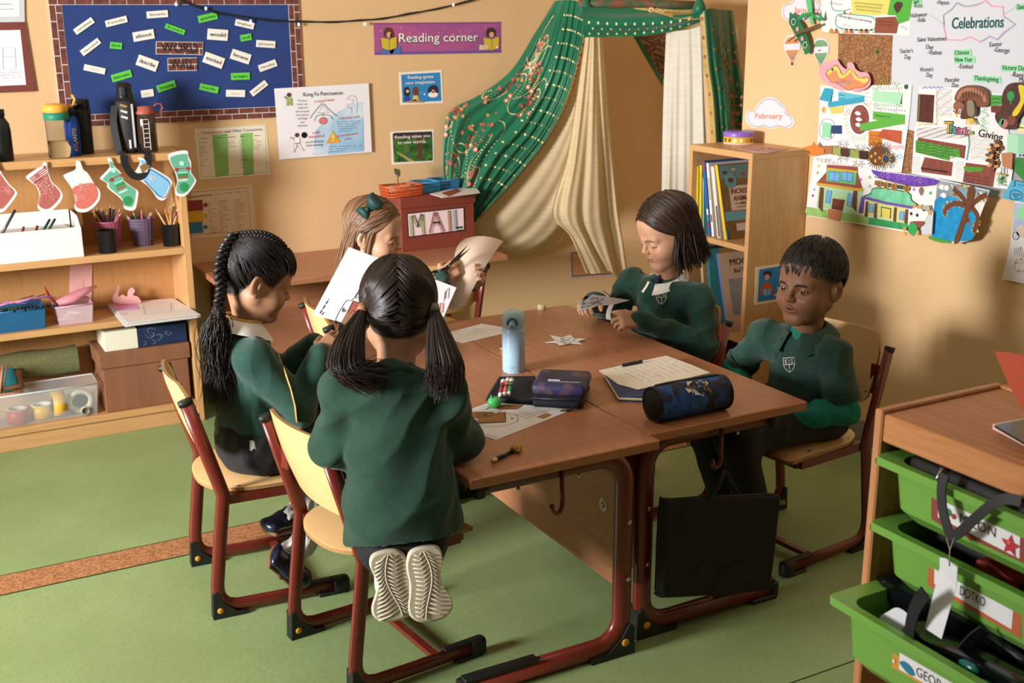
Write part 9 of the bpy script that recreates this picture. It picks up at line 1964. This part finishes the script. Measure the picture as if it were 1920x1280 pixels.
S = Sdf((.66, 1.98, .38), (1.20, 2.52, .87), .0045); torso_jumper(S, hip, neck, rt, sL, sR, .112, .090); S.ecap(hip-A_((0, 0, .045))-fw*.02, hip+A_((0, 0, .03))-fw*.01, rt, .128, .126, .108, .108, .03); S.cutplane(hip-A_((0, 0, .066)), A_((.0, -.25, -1)))
for c_ in ([sL, eL, wL], [sR, eR, wR]): S.chain(c_, (.052, .052, .033), .014)
cloth('sweatshirt', t, S, m_knit2, .0062, 71, .10, dirs=(.5, .25, -.8))
b = MB(); u_ = (hc-neck); u_ /= NRM(u_); P = [neck+A_((0, 0, .0))+(rt*cos(a)+np.cross(u_, rt)*sin(a))*.052 for a in RG(28)]; b.tube(P, .006, m_knit2, 8, closed=True, ry=.010, up=tuple(u_)); b.build('neckband', t)
S = Sdf(A_((.70, 2.0, .34)), A_((1.22, 2.60, .60)), .006); S.ecap(hip-A_((0, 0, .06))-fw*.01, hip, rt, .104, .10, .092, .085)
for i in range(2): S.chain([hj[i], kn[i]], (.064, .048), .03); S.chain([kn[i], (kn[i]+an[i])/2, an[i]], (.046, .050, .040), .03)
cloth('trousers', t, S, m_trs, .0018, 9, .08)
msole, mups = noisy('cream_rubber', '#cfc3ad', '#c4b79f', nscale=20, rough=.75), M('#c9c2c4', .7)
for i, (top, bot, sg) in enumerate(((unp(722, 1032, 'Y', 2.10), unp(741, 1162, 'Y', 2.07), -1), (unp(795, 1024, 'Y', 2.075), unp(812, 1163, 'Y', 2.045), 1))):
    d = bot-top; L_ = NRM(d); d /= L_; nrm = A_((-.22, -.95, .10)); nrm -= d*(nrm@d); nrm /= NRM(nrm); r_ = np.cross(d, nrm)
    out = [(-.021, .006), (0, 0), (.021, .006), (.029, .028), (.0275, .055), (.024, .085), (.030, .115), (.0365, .14), (.035, .165), (.022, .184), (0, .19), (-.022, .184), (-.034, .165), (-.034, .14), (-.029, .115), (-.026, .085), (-.0285, .055), (-.0285, .028)]
    fl = -sg; Q = crom([A_((x*fl*1.32-.006*fl*np.sin(pi*min(y/.19, 1)), y*L_/.19)) for x, y in out], 4, True); k = len(Q); c2_ = A_((0, L_/2))
    ring = lambda sc, o: [top+r_*(c2_+(q-c2_)*sc)[0]+d*(c2_+(q-c2_)*sc)[1]+nrm*o for q in Q]
    S = Sdf(np.minimum(top, bot)-.09, np.maximum(top, bot)+.09, .004); S.ecap(top+d*.03-nrm*.028, top+d*L_*.5-nrm*.024, r_, .027, .026, .026, .022); S.ecap(top+d*L_*.5-nrm*.022, top+d*(L_-.036)-nrm*.015, r_, .026, .032, .020, .016, .015); S.rc(top+d*.035-nrm*.04, an[i]+A_((0, .03, 0)), .027, .032, .02)
    V, F = S.mesh(1); Bs = Body(); Bs.add(V, F, (1, 1, 1), 0); up_o = Bs.build('shoe', [mups], t)
    b = MB(); R = [ring(.985, -.010), ring(1.03, -.004), ring(1.02, .003), ring(.95, .006)]; b.add(sum(R, []), [(a*k+j, a*k+(j+1) % k, (a+1)*k+(j+1) % k, (a+1)*k+j) for a in range(3) for j in range(k)], msole, True); b.add(R[3], [tuple(range(k))], msole); b.add(R[0], [tuple(range(k))], msole)
    sp = lambda u, v: top+r_*(u*fl)+d*v+nrm*.0068
    spine = [sp(.012*np.sin(4.6*k_/12)-.004, L_*(.05+.9*k_/12)) for k_ in range(13)]; b.tube(spine, .0032, M('#d9cfbc', .75), 6, ry=.0016)
    for g in (-1, 1):
        for k_ in range(15):
            v = L_*(.05+.86*k_/15); hw = 1.2*np.interp(v*.19/L_, (0, .03, .085, .14, .17, .19), (.018, .026, .022, .031, .030, .018)); x0 = .012*np.sin(4.6*(v/L_-.05)/.9)-.004
            b.tube([sp(x0+g*.003, v), sp(x0+(g*hw-x0)*.5, v+.010), sp(g*hw*.98, v+(.014 if g > 0 else .004))], .0021, M('#d9cfbc', .75), 5, ry=.0014)
    b.build('sole', up_o)
cap('hair_cap', t, T2, BRN*.6, lambda P: zb(P[..., 1])-P[..., 2], .0)
rs = np.random.default_rng(44); tail = []
for g, tx, px_t, path in ((-1, A_((-.93, -.42, -.32)), (672, 592), ((672, 592, 2.27), (655, 640, 2.235), (652, 690, 2.205), (690, 716, 2.185))), (1, A_((.93, -.42, -.36)), (802, 604), ((802, 604, 2.215), (826, 645, 2.175), (836, 690, 2.145), (838, 722, 2.13)))):
    N_ = 900; d0 = samp(N_*2, 81+g, lambda q: (q[:, 2] > zb(q[:, 1])+.002) & (g*q[:, 0] > -.002))[:N_]; d1 = tx+rs.normal(0, .05, (len(d0), 3)); dc = d0*.55+d1*.5+A_((0, -.12, -.30)); P = np.stack([hs(slerp(slerp(d0, dc, k), slerp(dc, d1, k), k), .001+.003*np.sin(pi*k)) for k in np.linspace(0, 1, 12)], 1); tail.append(P)
    e = T2(hs(tx, .006)[None])[0]; b = MB(); ax = unp(*path[1][:2], 'Y', path[1][2])-e; ax /= NRM(ax); b.tube([e-ax*.004, e+ax*.012], [.0125, .012], M('#9a6a4a' if g < 0 else '#8a8378', .6), 14); b.build('hair_tie', t)
    N_ = 1200; pts = [e]+[unp(a, c, 'Y', y) for a, c, y in path[1:]]; pts = A_(pts); sd = rs.normal(0, 1, (N_, 3)); sd *= (rs.uniform(0, 1, (N_, 1))**.4)/NRM(sd, axis=1, keepdims=True); sp_ = A_((.008, .036, .046, .040)); Kc = np.linspace(0, 1, 14); cl = []
    off = sd*A_((.95, .75, .45)); eo = rs.uniform(-.03, .015, (N_, 1))*A_((0, 0, -1))
    for j in range(N_):
        q = [pts[m]+off[j]*sp_[m]+(eo[j] if m == 3 else 0) for m in range(4)]; cl.append(bez(q, 14))
    cl = A_(cl); cl[:, 9:] += (np.linspace(0, 1, 5)**2)[None, :, None]*(A_((.012*-g, 0, .0))+rs.normal(0, .006, (N_, 1, 3))); locks(cl, .0016, BRN*.85, 12+g, 'bunch', t, .35)
locks(T2(np.concatenate(tail)), .0021, BRN*.62, 11, 'hair', t, .3)
# paper star in the hands of the bob-haired child
HS = [(1081, 567), (1098, 563), (1111, 552), (1135, 556), (1180, 563), (1150, 571), (1122, 573), (1110, 577), (1084, 583), (1090, 573)]
b = MB(); A = [unp(x, y, 'Y', 2.94-(x-1081)/99*.05) for x, y in HS]; b.prism(A, (0, .0006, .0008), paperw)
rs = np.random.default_rng(6)
for k in range(60):
    x, y = rs.uniform(1088, 1128), rs.uniform(556, 576); p0, p1 = unp(x, y, 'Y', 2.938-(x-1081)/99*.05), unp(x+rs.uniform(-7, 7), y+rs.uniform(-4, 4), 'Y', 2.938-(x-1081)/99*.05)
    if abs(y-566-(x-1108)*-.1) < 8: b.tube([p0, p1], .0007, M(('#3a4f6e', '#6f87a8')[k % 2], .6), 4)
b.build('paper_star', label='blue patterned paper star being cut in the hands near the bookcase', cat='paper decoration')
b = MB(); G_ = [[unp(1142+i*2.2-6*np.sin(pi*j/9), 571+j*4.6, 'Y', 2.90-.004*i) if j < 7 else unp(1142+i*5+(j-6)*3, 571+j*4.2, 'Y', 2.90-.004*i) for j in range(10)] for i in range(5)]; b.grid(G_, paperw); b.build('paper_curl', label='white cut paper strip curling down from the star at table edge', cat='paper')
q0, q1 = unp(1131, 545, 'Y', 3.03), unp(1146, 556, 'Y', 3.02); b = MB(); b.tube([q0, q1], .004, M('#4a4a50', .35, metal=.7), 6, ry=.0015)
b.tube([unp(1160, 560, 'Y', 3.03)+A_((cos(a)*.016, 0, sin(a)*.012)) for a in np.linspace(0, 6.28, 14, endpoint=False)], .004, M('#17171a', .5), 8, closed=True); b.tube([q1, unp(1152, 558, 'Y', 3.025)], .004, M('#17171a', .5), 6); b.build('scissors', label='small scissors behind the star in the hands near bookcase', cat='scissors')
